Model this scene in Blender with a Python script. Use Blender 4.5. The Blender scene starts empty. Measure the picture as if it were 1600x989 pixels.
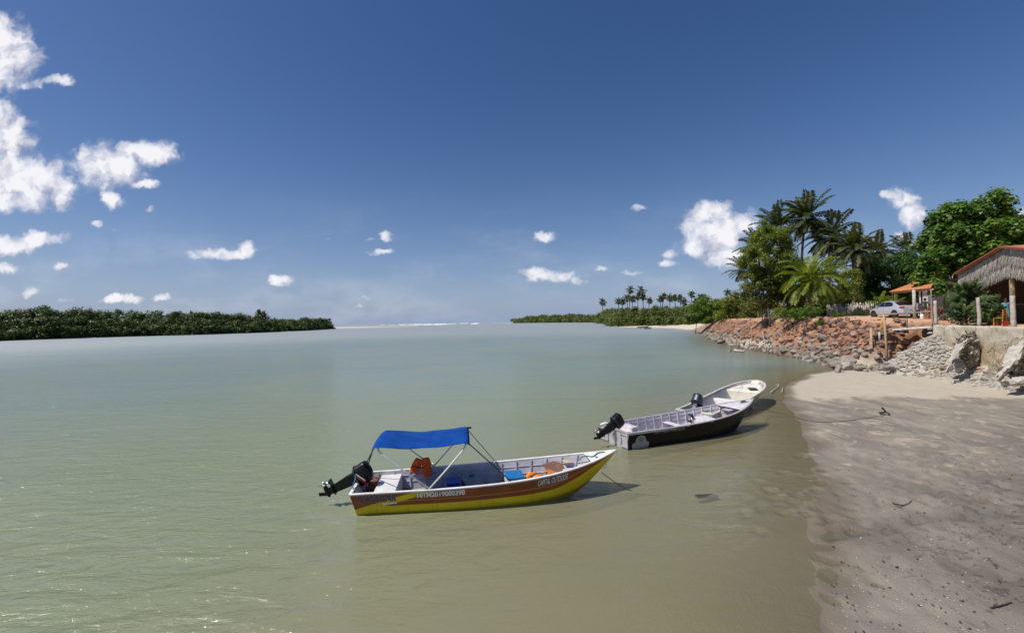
import bpy, bmesh, math, random
import numpy as np
from mathutils import Vector, Matrix, Euler, noise as mnoise

random.seed(7)
RNG = np.random.default_rng(7)
SC = bpy.context.scene
COL = SC.collection
R = math.radians

# ------------------------------------------------------------------ camera
F = 700.0                      # focal length in pixels of a 1600 px wide frame
CAM_H = 4.2
cam_d = bpy.data.cameras.new("camera")
cam = bpy.data.objects.new("camera", cam_d)
COL.objects.link(cam)
cam_d.sensor_width = 36.0
cam_d.lens = 36.0 * F / 1600.0
cam_d.clip_start = 0.1
cam_d.clip_end = 40000.0
CR = Matrix.Rotation(R(90) + math.atan(8.0 / F), 4, 'X') @ Matrix.Rotation(R(-1.0), 4, 'Z')
cam.matrix_world = Matrix.Translation((0, 0, CAM_H)) @ CR
SC.camera = cam
CR3 = CR.to_3x3()

def ray(px, py):
    return CR3 @ Vector(((px - 800.0) / F, -(py - 494.5) / F, -1.0))

def at(px, py, z=0.0):
    """the place in the world at height z that was surveyed at this pixel of the photograph"""
    d = ray(px, py)
    t = (z - CAM_H) / d.z
    return Vector((d.x * t, d.y * t, z))

def atd(px, py, y):
    """the place in the world at the distance y ahead"""
    d = ray(px, py)
    t = y / d.y
    return Vector((d.x * t, y, CAM_H + d.z * t))

# ------------------------------------------------------------------ light
SUN = Vector((-0.68, -0.20, 1.0)).normalized()
SUN_EL = math.asin(SUN.z)
SUN_ROT = math.atan2(SUN.x, SUN.y)
sun_d = bpy.data.lights.new("sun", 'SUN')
sun_d.energy = 4.3
sun_d.angle = R(0.53)
sun_d.color = (1.0, 0.95, 0.87)
sun = bpy.data.objects.new("sun", sun_d)
COL.objects.link(sun)
sun.rotation_euler = SUN.to_track_quat('Z', 'Y').to_euler()
sun.location = (-30, 0, 60)

vs = SC.view_settings
vs.view_transform = 'Standard'
vs.look = 'None'
vs.gamma = 1.0
vs.exposure = 0.06
try:
    vs.use_curve_mapping = False
except Exception:
    pass

cy = SC.cycles
cy.max_bounces = 6; cy.diffuse_bounces = 3; cy.glossy_bounces = 2; cy.transmission_bounces = 4; cy.transparent_max_bounces = 12
cy.sample_clamp_indirect = 4.0
cy.caustics_reflective = False; cy.caustics_refractive = False

# ------------------------------------------------------------------ node helper
class NT:
    def __init__(self, tree):
        self.t = tree
        self.n = tree.nodes
        self.l = tree.links
    def new(self, kind, **kw):
        n = self.n.new(kind)
        for k, v in kw.items():
            setattr(n, k, v)
        return n
    def put(self, sock, v):
        if isinstance(v, bpy.types.NodeSocket):
            self.l.new(v, sock)
        elif v is not None:
            if sock.type == 'RGBA' and hasattr(v, '__len__') and len(v) == 3:
                v = (*v, 1.0)
            sock.default_value = v
    def math(self, op, a, b=None, c=None, clamp=False):
        n = self.new('ShaderNodeMath', operation=op, use_clamp=clamp)
        self.put(n.inputs[0], a)
        if b is not None: self.put(n.inputs[1], b)
        if c is not None: self.put(n.inputs[2], c)
        return n.outputs[0]
    def vmath(self, op, a, b=None, out=0):
        n = self.new('ShaderNodeVectorMath', operation=op)
        self.put(n.inputs[0], a)
        if b is not None: self.put(n.inputs[1], b)
        return n.outputs[out]
    def mix(self, f, a, b, blend='MIX'):
        n = self.new('ShaderNodeMix', data_type='RGBA', blend_type=blend)
        self.put(n.inputs[0], f)
        self.put(n.inputs[6], a)
        self.put(n.inputs[7], b)
        return n.outputs[2]
    def ramp(self, f, stops, interp='LINEAR'):
        n = self.new('ShaderNodeValToRGB')
        cr = n.color_ramp
        cr.interpolation = interp
        while len(cr.elements) < len(stops):
            cr.elements.new(0.5)
        for e, (p, c) in zip(cr.elements, stops):
            e.position = p
            e.color = (*c, 1.0) if hasattr(c, '__len__') else (c, c, c, 1.0)
        self.put(n.inputs[0], f)
        return n.outputs[0]
    def smooth(self, v, lo, hi):
        n = self.new('ShaderNodeMapRange', interpolation_type='SMOOTHSTEP')
        self.put(n.inputs[0], v)
        n.inputs[1].default_value = lo
        n.inputs[2].default_value = hi
        return n.outputs[0]
    def noise(self, vec, scale, detail=4, rough=0.5, dist=0.0, color=False):
        n = self.new('ShaderNodeTexNoise')
        if vec is not None: self.put(n.inputs['Vector'], vec)
        n.inputs['Scale'].default_value = scale
        n.inputs['Detail'].default_value = detail
        n.inputs['Roughness'].default_value = rough
        n.inputs['Distortion'].default_value = dist
        return n.outputs['Color' if color else 0]
    def scale(self, vec, s):
        return self.vmath('MULTIPLY', vec, s)
    def pos(self):
        return self.new('ShaderNodeNewGeometry').outputs['Position']
    def attr(self, name, out='Fac'):
        return self.new('ShaderNodeAttribute', attribute_name=name).outputs[out]
    def bump(self, h, strength=0.5, dist=0.02, normal=None):
        n = self.new('ShaderNodeBump')
        n.inputs['Strength'].default_value = strength
        n.inputs['Distance'].default_value = dist
        self.put(n.inputs['Height'], h)
        if normal is not None: self.put(n.inputs['Normal'], normal)
        return n.outputs[0]

def new_mat(name):
    m = bpy.data.materials.new(name)
    m.use_nodes = True
    t = NT(m.node_tree)
    t.n.clear()
    out = t.new('ShaderNodeOutputMaterial')
    return m, t, out

def principled(t, out, color, rough=0.6, metal=0.0, normal=None, spec=0.5, coat=0.0):
    b = t.new('ShaderNodeBsdfPrincipled')
    t.put(b.inputs['Base Color'], color)
    t.put(b.inputs['Roughness'], rough)
    t.put(b.inputs['Metallic'], metal)
    b.inputs['Specular IOR Level'].default_value = spec
    b.inputs['Coat Weight'].default_value = coat
    if normal is not None: t.put(b.inputs['Normal'], normal)
    t.l.new(b.outputs[0], out.inputs[0])
    return b

MATS = {}
def surf(name, color, rough=0.6, metal=0.0, var=0.18, nscale=6.0, bump=0.15, bdist=0.01, spec=0.5, coat=0.0, dark=None):
    """worn surface: base colour broken by two scales of blotches, with fine bumps"""
    if name in MATS: return MATS[name]
    m, t, out = new_mat(name)
    tc = t.new('ShaderNodeTexCoord').outputs['Object']
    a = t.noise(tc, nscale, 6, 0.6)
    b = t.noise(tc, nscale * 6.3, 4, 0.6)
    f = t.math('ADD', t.math('MULTIPLY', a, 0.65), t.math('MULTIPLY', b, 0.35))
    f = t.smooth(f, 0.32, 0.68)
    d = dark or tuple(c * (1 - 1.6 * var) for c in color)
    l = tuple(min(1, c * (1 + var)) for c in color)
    c = t.mix(f, d, l)
    rr = t.math('ADD', rough - 0.08, t.math('MULTIPLY', b, 0.16))
    nm = t.bump(b, bump, bdist) if bump else None
    principled(t, out, c, rr, metal, nm, spec, coat)
    MATS[name] = m
    return m

# ------------------------------------------------------------------ sky and clouds
world = bpy.data.worlds.new("World")
SC.world = world
world.use_nodes = True
world.cycles.sampling_method = 'MANUAL'
world.cycles.sample_map_resolution = 256
wt = NT(world.node_tree)
wt.n.clear()
w_out = wt.new('ShaderNodeOutputWorld')
sky = wt.new('ShaderNodeTexSky', sky_type='NISHITA')
sky.sun_disc = False
sky.sun_elevation = SUN_EL
sky.sun_rotation = SUN_ROT
sky.altitude = 0
sky.air_density = 1.0
sky.dust_density = 0.7
sky.ozone_density = 3.0
SKY_STRENGTH = 0.082
bg_sky = wt.new('ShaderNodeBackground')
hs = wt.new('ShaderNodeHueSaturation')
hs.inputs['Saturation'].default_value = 1.24
hs.inputs['Value'].default_value = 0.97
wt.l.new(sky.outputs[0], hs.inputs['Color'])
HS = wt.mix(1.0, hs.outputs[0], (1.02, 0.90, 1.0), 'MULTIPLY')
bg_sky.inputs[1].default_value = SKY_STRENGTH

# cumulus: soft puffs at bearings over the estuary (u = x/y, v = z/y of the viewing direction), broken up by noise
def puff_group():
    g = bpy.data.node_groups.new("cloud_puff", 'ShaderNodeTree')
    for nm, st in (("uv", 'NodeSocketVector'), ("centre", 'NodeSocketVector'), ("inv", 'NodeSocketVector'), ("w", 'NodeSocketFloat'), ("prev", 'NodeSocketFloat')):
        g.interface.new_socket(nm, in_out='INPUT', socket_type=st)
    g.interface.new_socket("val", in_out='OUTPUT', socket_type='NodeSocketFloat')
    t = NT(g)
    i = t.new('NodeGroupInput'); o = t.new('NodeGroupOutput')
    d = t.vmath('SUBTRACT', i.outputs['uv'], i.outputs['centre'])
    d = t.vmath('MULTIPLY', d, i.outputs['inv'])
    r2 = t.vmath('DOT_PRODUCT', d, d, out=1)
    k = t.math('DIVIDE', i.outputs['w'], t.math('ADD', 1.0, t.math('POWER', r2, 1.6)))
    s = t.math('SMOOTH_MAX', i.outputs['prev'], k, 0.25)
    t.l.new(s, o.inputs['val'])
    return g
PUFF = puff_group()
PUFFS = [  # px, py, rx, ry, weight
 (18,85,44,42,1),(0,60,40,40,1),(86,126,30,9,.8),(52,132,30,9,.7),(-30,100,60,60,1),
 (22,212,36,30,1),(-5,185,28,40,1),(-30,230,60,60,1),(40,285,78,36,1),(98,302,24,24,.95),(15,315,60,18,.95),(0,262,60,30,1),
 (172,262,62,30,1),(242,243,36,22,1),(150,240,36,18,.9),(228,291,26,8,.85),(174,312,19,17,.9),(200,235,30,14,.9),
 (64,373,40,16,.95),(12,386,34,18,.95),(8,422,24,16,.8),(92,413,12,8,.7),(42,456,16,10,.75),(152,352,14,5,.65),(180,358,9,4,.6),(237,327,11,6,.65),
 (346,396,52,11,.85),(388,390,18,13,.9),(300,400,16,7,.6),(190,468,40,7,.75),(258,465,20,6,.7),(437,438,23,9,.85),(105,470,18,5,.6),
 (593,392,26,6,.75),(606,366,14,10,.75),(578,371,12,4,.6),(850,367,23,9,.8),(862,431,46,11,.85),(832,424,22,9,.8),(905,440,14,7,.6),(997,326,16,7,.7),
 (1118,366,56,32,1),(1113,335,34,20,1),(1162,352,32,22,.95),(1142,404,44,22,.9),(1092,384,24,16,.9),
 (1412,310,26,18,.9),(1426,342,24,26,.9),(1388,302,16,9,.8),(1412,372,14,16,.75),(1592,348,22,22,.9),(1040,410,26,8,.55),(942,422,30,5,.5),
 (570,466,13,6,.6),(510,374,12,4,.5),(985,424,22,5,.5),(560,478,8,4,.5),(1050,395,14,8,.55),
]
geo = wt.new('ShaderNodeTexCoord').outputs['Generated']
sep = wt.new('ShaderNodeSeparateXYZ'); wt.l.new(geo, sep.inputs[0])
ysafe = wt.math('MAXIMUM', sep.outputs[1], 0.02)
u = wt.math('DIVIDE', sep.outputs[0], ysafe)
v = wt.math('DIVIDE', sep.outputs[2], ysafe)
cmb = wt.new('ShaderNodeCombineXYZ'); wt.l.new(u, cmb.inputs[0]); wt.l.new(v, cmb.inputs[1])
uv0 = cmb.outputs[0]
el = sep.outputs[2]
sea_air = wt.math('POWER', wt.math('SUBTRACT', 1.0, wt.math('MINIMUM', wt.math('MAXIMUM', el, 0.0), 1.0)), 7.0)
skyc = wt.mix(wt.math('MULTIPLY', sea_air, 0.74), HS, (3.3, 4.8, 7.5))
wt.l.new(skyc, bg_sky.inputs[0])
warp = wt.noise(uv0, 16.0, 5, 0.62, color=True)
warp = wt.scale(wt.vmath('SUBTRACT', warp, (0.5, 0.5, 0.5)), (0.058, 0.042, 0.0))
warp2 = wt.noise(uv0, 70.0, 4, 0.6, color=True)
warp2 = wt.scale(wt.vmath('SUBTRACT', warp2, (0.5, 0.5, 0.5)), (0.012, 0.009, 0.0))
uvw = wt.vmath('ADD', wt.vmath('ADD', uv0, warp), warp2)
def cloud_field(uv, thin=False):
    prev = 0.0
    for px, py, rx, ry, w in PUFFS:
        d = ray(px, py)
        n = wt.new('ShaderNodeGroup'); n.node_tree = PUFF
        wt.l.new(uv, n.inputs['uv'])
        n.inputs['centre'].default_value = (d.x / d.y, d.z / d.y, 0)
        n.inputs['inv'].default_value = (F / rx, F / ry, 0)
        n.inputs['w'].default_value = w
        wt.put(n.inputs['prev'], prev)
        prev = n.outputs[0]
    return prev
D0 = cloud_field(uvw)
D1 = cloud_field(wt.vmath('ADD', wt.vmath('ADD', uv0, warp), (-0.016, 0.024, 0.0)))
billow = wt.noise(uvw, 24.0, 6, 0.52)
billow_s = wt.noise(wt.vmath('ADD', uvw, (-0.007, 0.009, 0)), 26.0, 3, 0.56)
dens = wt.math('ADD', D0, wt.math('MULTIPLY', wt.math('MULTIPLY', wt.math('SUBTRACT', billow, 0.5), 1.45), wt.smooth(D0, 0.10, 0.55)))
mask = wt.math('MULTIPLY', wt.smooth(dens, 0.30, 1.00), 0.97)
front = wt.smooth(sep.outputs[1], 0.03, 0.12)
# thin veil low over the sea
veil = wt.noise(wt.scale(uv0, (1.0, 3.2, 1.0)), 3.0, 6, 0.6)
veil = wt.math('MULTIPLY', wt.smooth(veil, 0.42, 0.75), wt.math('SUBTRACT', 1.0, wt.smooth(v, 0.05, 0.34)))
veil = wt.math('MULTIPLY', veil, 0.18)
mask = wt.math('MULTIPLY', wt.math('MAXIMUM', mask, veil), front)
# the sun stands high to the side: whatever has cloud between it and the sun is greyer
lit = wt.math('ADD', 0.66, wt.math('MULTIPLY', wt.math('SUBTRACT', D0, D1), 1.15))
lit = wt.math('ADD', lit, wt.math('MULTIPLY', wt.math('SUBTRACT', billow, billow_s), 1.6))
lit = wt.math('ADD', lit, wt.math('MULTIPLY', wt.math('SUBTRACT', 1.0, wt.smooth(dens, 0.4, 1.0)), 0.15))
ccol = wt.ramp(lit, [(0.10, (0.42, 0.43, 0.54)), (0.45, (0.63, 0.63, 0.72)), (0.80, (0.90, 0.89, 0.93))])
bg_cl = wt.new('ShaderNodeBackground')
wt.l.new(ccol, bg_cl.inputs[0]); bg_cl.inputs[1].default_value = 1.0
mx = wt.new('ShaderNodeMixShader')
wt.l.new(mask, mx.inputs[0]); wt.l.new(bg_sky.outputs[0], mx.inputs[1]); wt.l.new(bg_cl.outputs[0], mx.inputs[2])
wt.l.new(mx.outputs[0], w_out.inputs[0])

# ------------------------------------------------------------------ objects and tags
def tag(o, label=None, cat=None, group=None, kind=None):
    if label: o['label'] = label
    if cat: o['category'] = cat
    if group: o['group'] = group
    if kind: o['kind'] = kind
    return o

def empty(name, loc=(0, 0, 0), rz=0.0, label=None, cat=None, group=None):
    o = bpy.data.objects.new(name, None)
    o.empty_display_size = 0.2
    COL.objects.link(o)
    o.location = loc
    o.rotation_euler = (0, 0, rz)
    return tag(o, label, cat, group)

def link_mesh(name, me, mats, parent=None, smooth=False, loc=None):
    o = bpy.data.objects.new(name, me)
    COL.objects.link(o)
    for m in (mats if isinstance(mats, (list, tuple)) else [mats]):
        me.materials.append(m)
    if smooth:
        me.polygons.foreach_set('use_smooth', np.ones(len(me.polygons), dtype=bool))
    if parent is not None: o.parent = parent
    if loc is not None: o.location = loc
    return o

def copy_tree(o, parent=None):
    c = o.copy(); COL.objects.link(c); c.parent = parent
    for ch in list(o.children): copy_tree(ch, c)
    return c

class MB:
    """collects boxes, tubes, grids ... and links them as one mesh object"""
    def __init__(self):
        self.v = []; self.f = []; self.m = []; self.mi = 0; self.attr = None
    def add(self, vs, fs):
        b = len(self.v)
        self.v += [tuple(p) for p in vs]
        self.f += [tuple(i + b for i in f) for f in fs]
        self.m += [self.mi] * len(fs)
        return self
    def box(self, c, s, rot=None, taper=1.0):
        x, y, z = (k / 2 for k in s)
        vs = []
        for dz, k in ((-z, 1.0), (z, taper)):
            for dx, dy in ((-x, -y), (x, -y), (x, y), (-x, y)):
                vs.append(Vector((dx * k, dy * k, dz)))
        if rot is not None:
            M = rot if isinstance(rot, Matrix) else Euler(rot).to_matrix()
            vs = [M @ p for p in vs]
        c = Vector(c)
        return self.add([p + c for p in vs], [(3, 2, 1, 0), (4, 5, 6, 7), (0, 1, 5, 4), (1, 2, 6, 5), (2, 3, 7, 6), (3, 0, 4, 7)])
    def beam(self, a, b, w, h, up=(0, 0, 1)):
        a = Vector(a); b = Vector(b); d = (b - a)
        L = d.length; d.normalize()
        s = d.cross(Vector(up))
        if s.length < 1e-5: s = d.cross(Vector((0, 1, 0)))
        s.normalize(); uu = s.cross(d)
        M = Matrix((d, s, uu)).transposed()
        return self.box((a + b) / 2, (L, w, h), M)
    def tube(self, pts, r, n=8, cap=True):
        pts = [Vector(p) for p in pts]
        k = len(pts)
        rs = r if hasattr(r, '__len__') else [r] * k
        vs = []; fs = []
        prev = None
        for i, p in enumerate(pts):
            d = (pts[min(i + 1, k - 1)] - pts[max(i - 1, 0)])
            if d.length < 1e-9: d = Vector((0, 0, 1))
            d.normalize()
            if prev is None:
                a = Vector((0, 0, 1)) if abs(d.z) < 0.9 else Vector((1, 0, 0))
                s = d.cross(a).normalized()
            else:
                s = (prev - d * prev.dot(d))
                if s.length < 1e-6: s = d.orthogonal()
                s.normalize()
            prev = s
            q = d.cross(s)
            for j in range(n):
                t = 2 * math.pi * j / n
                vs.append(p + (s * math.cos(t) + q * math.sin(t)) * rs[i])
        for i in range(k - 1):
            for j in range(n):
                j2 = (j + 1) % n
                fs.append((i * n + j, i * n + j2, (i + 1) * n + j2, (i + 1) * n + j))
        if cap:
            fs.append(tuple(range(n - 1, -1, -1)))
            fs.append(tuple((k - 1) * n + j for j in range(n)))
        return self.add(vs, fs)
    def lathe(self, prof, n=20, M=None):
        """prof: (radius, height) pairs about z; M a 4x4"""
        vs = []; fs = []
        for r, z in prof:
            for j in range(n):
                t = 2 * math.pi * j / n
                vs.append(Vector((r * math.cos(t), r * math.sin(t), z)))
        k = len(prof)
        for i in range(k - 1):
            for j in range(n):
                j2 = (j + 1) % n
                fs.append((i * n + j, i * n + j2, (i + 1) * n + j2, (i + 1) * n + j))
        fs.append(tuple(range(n - 1, -1, -1)))
        fs.append(tuple((k - 1) * n + j for j in range(n)))
        if M is not None: vs = [M @ p for p in vs]
        return self.add(vs, fs)
    def prism(self, poly, w, M=None, taper=None):
        """polygon in x,z extruded +-w/2 along y; taper: width factor per vertex"""
        n = len(poly)
        tp = taper or [1.0] * n
        vs = [Vector((x, -w / 2 * k, z)) for (x, z), k in zip(poly, tp)] + [Vector((x, w / 2 * k, z)) for (x, z), k in zip(poly, tp)]
        if M is not None: vs = [M @ p for p in vs]
        fs = [tuple(range(n)), tuple(range(2 * n - 1, n - 1, -1))]
        for i in range(n):
            j = (i + 1) % n
            fs.append((i, i + n, j + n, j))
        return self.add(vs, fs)
    def grid(self, fn, nu, nv, closed_u=False):
        vs = [fn(i / (nu - 1), j / (nv - 1)) for i in range(nu) for j in range(nv)]
        fs = [(i * nv + j, (i + 1) * nv + j, (i + 1) * nv + j + 1, i * nv + j + 1) for i in range(nu - 1) for j in range(nv - 1)]
        return self.add(vs, fs)
    def build(self, name, mats, parent=None, smooth=False, loc=None, bevel=0.0, seg=2, subsurf=0, solid=0.0, angle=None):
        me = bpy.data.meshes.new(name)
        me.from_pydata(self.v, [], self.f)
        me.validate()
        o = link_mesh(name, me, mats, parent, smooth, loc)
        if len(self.m) == len(me.polygons) and max(self.m, default=0) > 0:
            me.polygons.foreach_set('material_index', np.array(self.m, dtype=np.int32))
        bm = bmesh.new(); bm.from_mesh(me)
        bmesh.ops.recalc_face_normals(bm, faces=bm.faces)
        bm.to_mesh(me); bm.free()
        if solid:
            md = o.modifiers.new('solid', 'SOLIDIFY'); md.thickness = solid; md.offset = 0
        if bevel:
            md = o.modifiers.new('bevel', 'BEVEL'); md.width = bevel; md.segments = seg
            md.limit_method = 'ANGLE'; md.angle_limit = R(35)
            me.polygons.foreach_set('use_smooth', np.ones(len(me.polygons), dtype=bool))
            md = o.modifiers.new('wn', 'WEIGHTED_NORMAL')
        if subsurf:
            md = o.modifiers.new('sub', 'SUBSURF'); md.levels = subsurf; md.render_levels = subsurf
        return o

def fast_quads(name, V, nper, mats, parent=None, attr=None):
    """V: (N*nper, 3) array, every nper verts one face"""
    n = len(V) // nper
    me = bpy.data.meshes.new(name)
    me.vertices.add(len(V))
    me.vertices.foreach_set('co', np.ascontiguousarray(V, dtype=np.float32).ravel())
    me.loops.add(len(V))
    me.loops.foreach_set('vertex_index', np.arange(len(V), dtype=np.int32))
    me.polygons.add(n)
    me.polygons.foreach_set('loop_start', np.arange(0, len(V), nper, dtype=np.int32))
    me.update(calc_edges=True)
    return link_mesh(name, me, mats, parent)
# ------------------------------------------------------------------ the lie of the land
def wpix(lst, z=0.0):
    return [tuple(at(px, py, z)[:2]) for px, py in lst]

NEAR_WL = [(1.2, -30), (2.2, -8), (3.2, 2)] + wpix([(1283, 989), (1289, 880), (1285, 760), (1268, 690), (1242, 652), (1222, 625),
          (1229, 601), (1262, 585), (1310, 577), (1340, 571.5), (1300, 562.5), (1240, 556), (1180, 547), (1150, 543), (1110, 529), (1083, 516)])
LAND = NEAR_WL + [(72, 196), (66, 235), (62, 262), (75, 330), (98, 430), (120, 560), (150, 720), (170, 900), (100, 1180), (-60, 1240), (-70, 1275), (120, 1330), (900, 1500), (2500, 1500), (2500, -30)]
ISLE = wpix([(-420, 556), (-200, 543), (0, 532.5), (100, 529.5), (200, 526), (300, 523.5), (400, 520), (470, 517), (515, 514.3)]) + \
       [(-150, 560), (-118, 640), (-200, 700), (-420, 640), (-900, 420), (-900, 60)]
WALL_LINE = [(28.9, 30.8), (27.9, 27.9), (26.4, 23.6), (25.0, 19.0), (23.3, 12.0), (22.0, 2.0)]
TOE = [(19, -30)] + WALL_LINE[::-1] + [(28.3, 31.6), (26.7, 32.6)] + wpix([(1366, 575), (1330, 572)], 0.35) + \
      wpix([(1270, 560.5), (1240, 554.5)], 0.2) + wpix([(1180, 546.5), (1150, 542), (1110, 528), (1083, 515.3)], 0.0) + [(80, 200), (90, 235), (110, 300), (140, 420), (190, 700), (230, 900)]
BANK = TOE + [(2500, 900), (2500, -30)]

def seg_dist(line, X, Y):
    best = np.full(X.shape, 1e18)
    for (ax, ay), (bx, by) in zip(line[:-1], line[1:]):
        dx, dy = bx - ax, by - ay
        L = dx * dx + dy * dy + 1e-12
        t = np.clip(((X - ax) * dx + (Y - ay) * dy) / L, 0, 1)
        best = np.minimum(best, (X - ax - t * dx) ** 2 + (Y - ay - t * dy) ** 2)
    return np.sqrt(best)

def inside(poly, X, Y):
    res = np.zeros(X.shape, dtype=bool)
    n = len(poly)
    for i in range(n):
        (ax, ay), (bx, by) = poly[i], poly[(i + 1) % n]
        if ay == by: continue
        c = ((ay > Y) != (by > Y)) & (X < (bx - ax) * (Y - ay) / (by - ay) + ax)
        res ^= c
    return res

def sdist(poly, X, Y, open_line=None):
    d = seg_dist(open_line if open_line is not None else poly + poly[:1], X, Y)
    return np.where(inside(poly, X, Y), d, -d)

def sm(x, a, b):
    t = np.clip((x - a) / (b - a), 0, 1)
    return t * t * (3 - 2 * t)

# cheap smooth value noise for the ground relief
_tab = RNG.random((256, 256))
def vnoise(X, Y, s):
    x = X * s; y = Y * s
    xi = np.floor(x).astype(int); yi = np.floor(y).astype(int)
    fx = x - xi; fy = y - yi
    fx = fx * fx * (3 - 2 * fx); fy = fy * fy * (3 - 2 * fy)
    a = _tab[xi & 255, yi & 255]; b = _tab[(xi + 1) & 255, yi & 255]
    c = _tab[xi & 255, (yi + 1) & 255]; d = _tab[(xi + 1) & 255, (yi + 1) & 255]
    return (a * (1 - fx) + b * fx) * (1 - fy) + (c * (1 - fx) + d * fx) * fy - 0.5
def fbm(X, Y, s, o=4):
    r = 0; k = 1.0
    for i in range(o):
        r = r + k * vnoise(X + 17.3 * i, Y - 9.1 * i, s); s *= 2.1; k *= 0.5
    return r

MOUND = at(1185, 500, 4.0)
PILE = Vector((28.35, 30.7, 0))
CHANNEL = wpix([(1296, 826), (1330, 822), (1380, 818), (1420, 812), (1450, 803), (1500, 804), (1545, 800), (1600, 806), (1660, 800)], 0.15)
PRINTS = []
_pr = random.Random(77)
for _k in range(9):
    _x, _y = _pr.uniform(5, 11), _pr.uniform(5.2, 10); _a = _pr.uniform(0.5, 1.9)
    for _j in range(16):
        _s = (-1) ** _j * 0.12
        PRINTS.append((_x + math.cos(_a) * .62 * _j - math.sin(_a) * _s + _pr.gauss(0, .04), _y + math.sin(_a) * .62 * _j + math.cos(_a) * _s + _pr.gauss(0, .04), .19, .11, _a + _pr.gauss(0, .15), _pr.uniform(.035, .065)))
for _k in range(330):
    PRINTS.append((_pr.uniform(4.6, 15), 5 + 9 * _pr.random() ** 1.6, _pr.uniform(.12, .26), _pr.uniform(.09, .16), _pr.uniform(0, 3.14), _pr.uniform(.02, .07)))
def ground_fields(X, Y):
    dl = sdist(LAND, X, Y, NEAR_WL + LAND[len(NEAR_WL):-3])
    di = sdist(ISLE, X, Y)
    db = sdist(BANK, X, Y, TOE)
    wig = fbm(X, Y, 0.45, 3) * np.exp(-np.abs(dl) * 0.8) * 0.10
    d = dl + fbm(X, Y, 0.5, 3) * 0.35 * np.exp(-np.abs(dl) * 0.25)
    land = 0.052 * np.maximum(d, 0)
    land = 0.62 * (1 - np.exp(-land / 0.62 * 1.0)) 
    water = -0.055 * np.maximum(-d, 0) - 0.0030 * np.maximum(-d, 0) ** 2
    z = np.where(d > 0, land, np.maximum(water, -2.2))
    # ripples and prints on the flats
    rel = fbm(X, Y, 0.9, 4) * 0.05 + fbm(X, Y, 4.0, 3) * 0.018
    z = z + (rel + 0.035 * fbm(X * 1.0, Y * 2.2, 1.6, 3) + 0.02 * fbm(X, Y, 5.0, 2)) * sm(d, 0.2, 3.0)
    # trodden prints, a drag channel and the low swash steps
    for (qx, qy, ra, rb, ang, dep) in PRINTS:
        m_ = (np.abs(X - qx) < .5) & (np.abs(Y - qy) < .5)
        if not m_.any(): continue
        dx = X[m_] - qx; dy = Y[m_] - qy
        e = ((dx * math.cos(ang) + dy * math.sin(ang)) / ra) ** 2 + ((-dx * math.sin(ang) + dy * math.cos(ang)) / rb) ** 2
        z[m_] += -dep * np.exp(-e) + 0.45 * dep * np.exp(-(np.sqrt(e) - 1.5) ** 2 * 3)
    ch = seg_dist(CHANNEL, X, Y)
    z = z - 0.05 * np.exp(-(ch / 0.16) ** 2) + 0.02 * np.exp(-((ch - .35) / 0.15) ** 2)
    # the left bank island
    zi = np.where(di > 0, np.minimum(0.12 * di, 0.8), -3)
    z = np.maximum(z, np.where(di > -5, zi, -3))
    # revetment and terrace
    w = np.where(Y < 31.2, 0.9, 0.9 + 3.0 * sm(Y, 31.2, 32.5))
    topz = 3.42 + 0.30 * sm(Y, 30, 36) + 0.25 * sm(Y, 36, 44)
    topz = topz * (1 - 0.55 * sm(Y, 100, 180))
    db = np.where(db > 0, np.maximum(db - 2.3 * np.exp(-((Y - 32.9) / 1.3) ** 4), 0.02), db)
    slope = np.clip((db - 0.1) / w, 0, 1)
    wallside = 1 - sm(Y, 31.0, 32.2)
    slope = np.where(Y < 31.6, sm(slope, 0.35, 1.0), slope ** 0.85)
    plateau = topz + 0.035 * np.clip(db - w, 0, 12) + fbm(X, Y, 0.5, 3) * 0.10
    zb = z * (1 - slope) + plateau * slope + np.where((slope > 0.02) & (slope < 0.98), fbm(X, Y, 1.2, 4) * 0.35, 0) * (1 - wallside)
    z = np.where(db > 0, zb, z)
    z = z + 0.55 * np.exp(-((X - MOUND.x - 1.5) ** 2 + (Y - MOUND.y - 5) ** 2) / 30.0) * (db > 0)
    # pile of rubble at the foot of the wall end
    pile = 2.25 * np.maximum(0, 1 - np.sqrt(((X - PILE.x) / 2.3) ** 2 + ((Y - PILE.y) / 2.5) ** 2))
    z = np.where(pile > 0, np.where(db < 1.6, np.maximum(z, 0.35 + pile), z), z)
    # debris banked against the foot of the wall
    z = np.where((Y < 30.5) & (Y > 12) & (db < 0.5), np.maximum(z, z + (0.75 + 0.5 * fbm(X, Y, 0.7, 3)) * np.exp(np.minimum(0, db) / 0.75) * sm(Y, 12, 20)), z)
    dirt = sm(db + fbm(X, Y, 0.6, 3) * 0.8, 0.3, 1.3)
    return z, d, db, di, dirt

def axis(dense, lo, hi, grow=1.22):
    a, b, st = dense[0], dense[-1], None
    out = list(dense)
    s = dense[1] - dense[0]; x = a
    left = []
    while x > lo:
        s *= grow; x -= s; left.append(x)
    s = dense[-1] - dense[-2]; x = b
    right = []
    while x < hi:
        s *= grow; x += s; right.append(x)
    return np.array(left[::-1] + out + right)

xs = np.concatenate([np.arange(2.5, 14.5, 0.095), np.arange(14.5, 46, 0.27)])
ys = np.concatenate([np.arange(4.8, 17, 0.095), np.arange(17, 21, 0.14), np.arange(21, 44, 0.25), np.arange(44, 98, 0.6)])
xs = axis(list(xs), -12000, 14000); ys = axis(list(ys), -400, 20000, 1.12)
GX, GY = np.meshgrid(xs, ys, indexing='ij')
GZ, GD, GDB, GDI, GDIRT = ground_fields(GX, GY)

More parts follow.
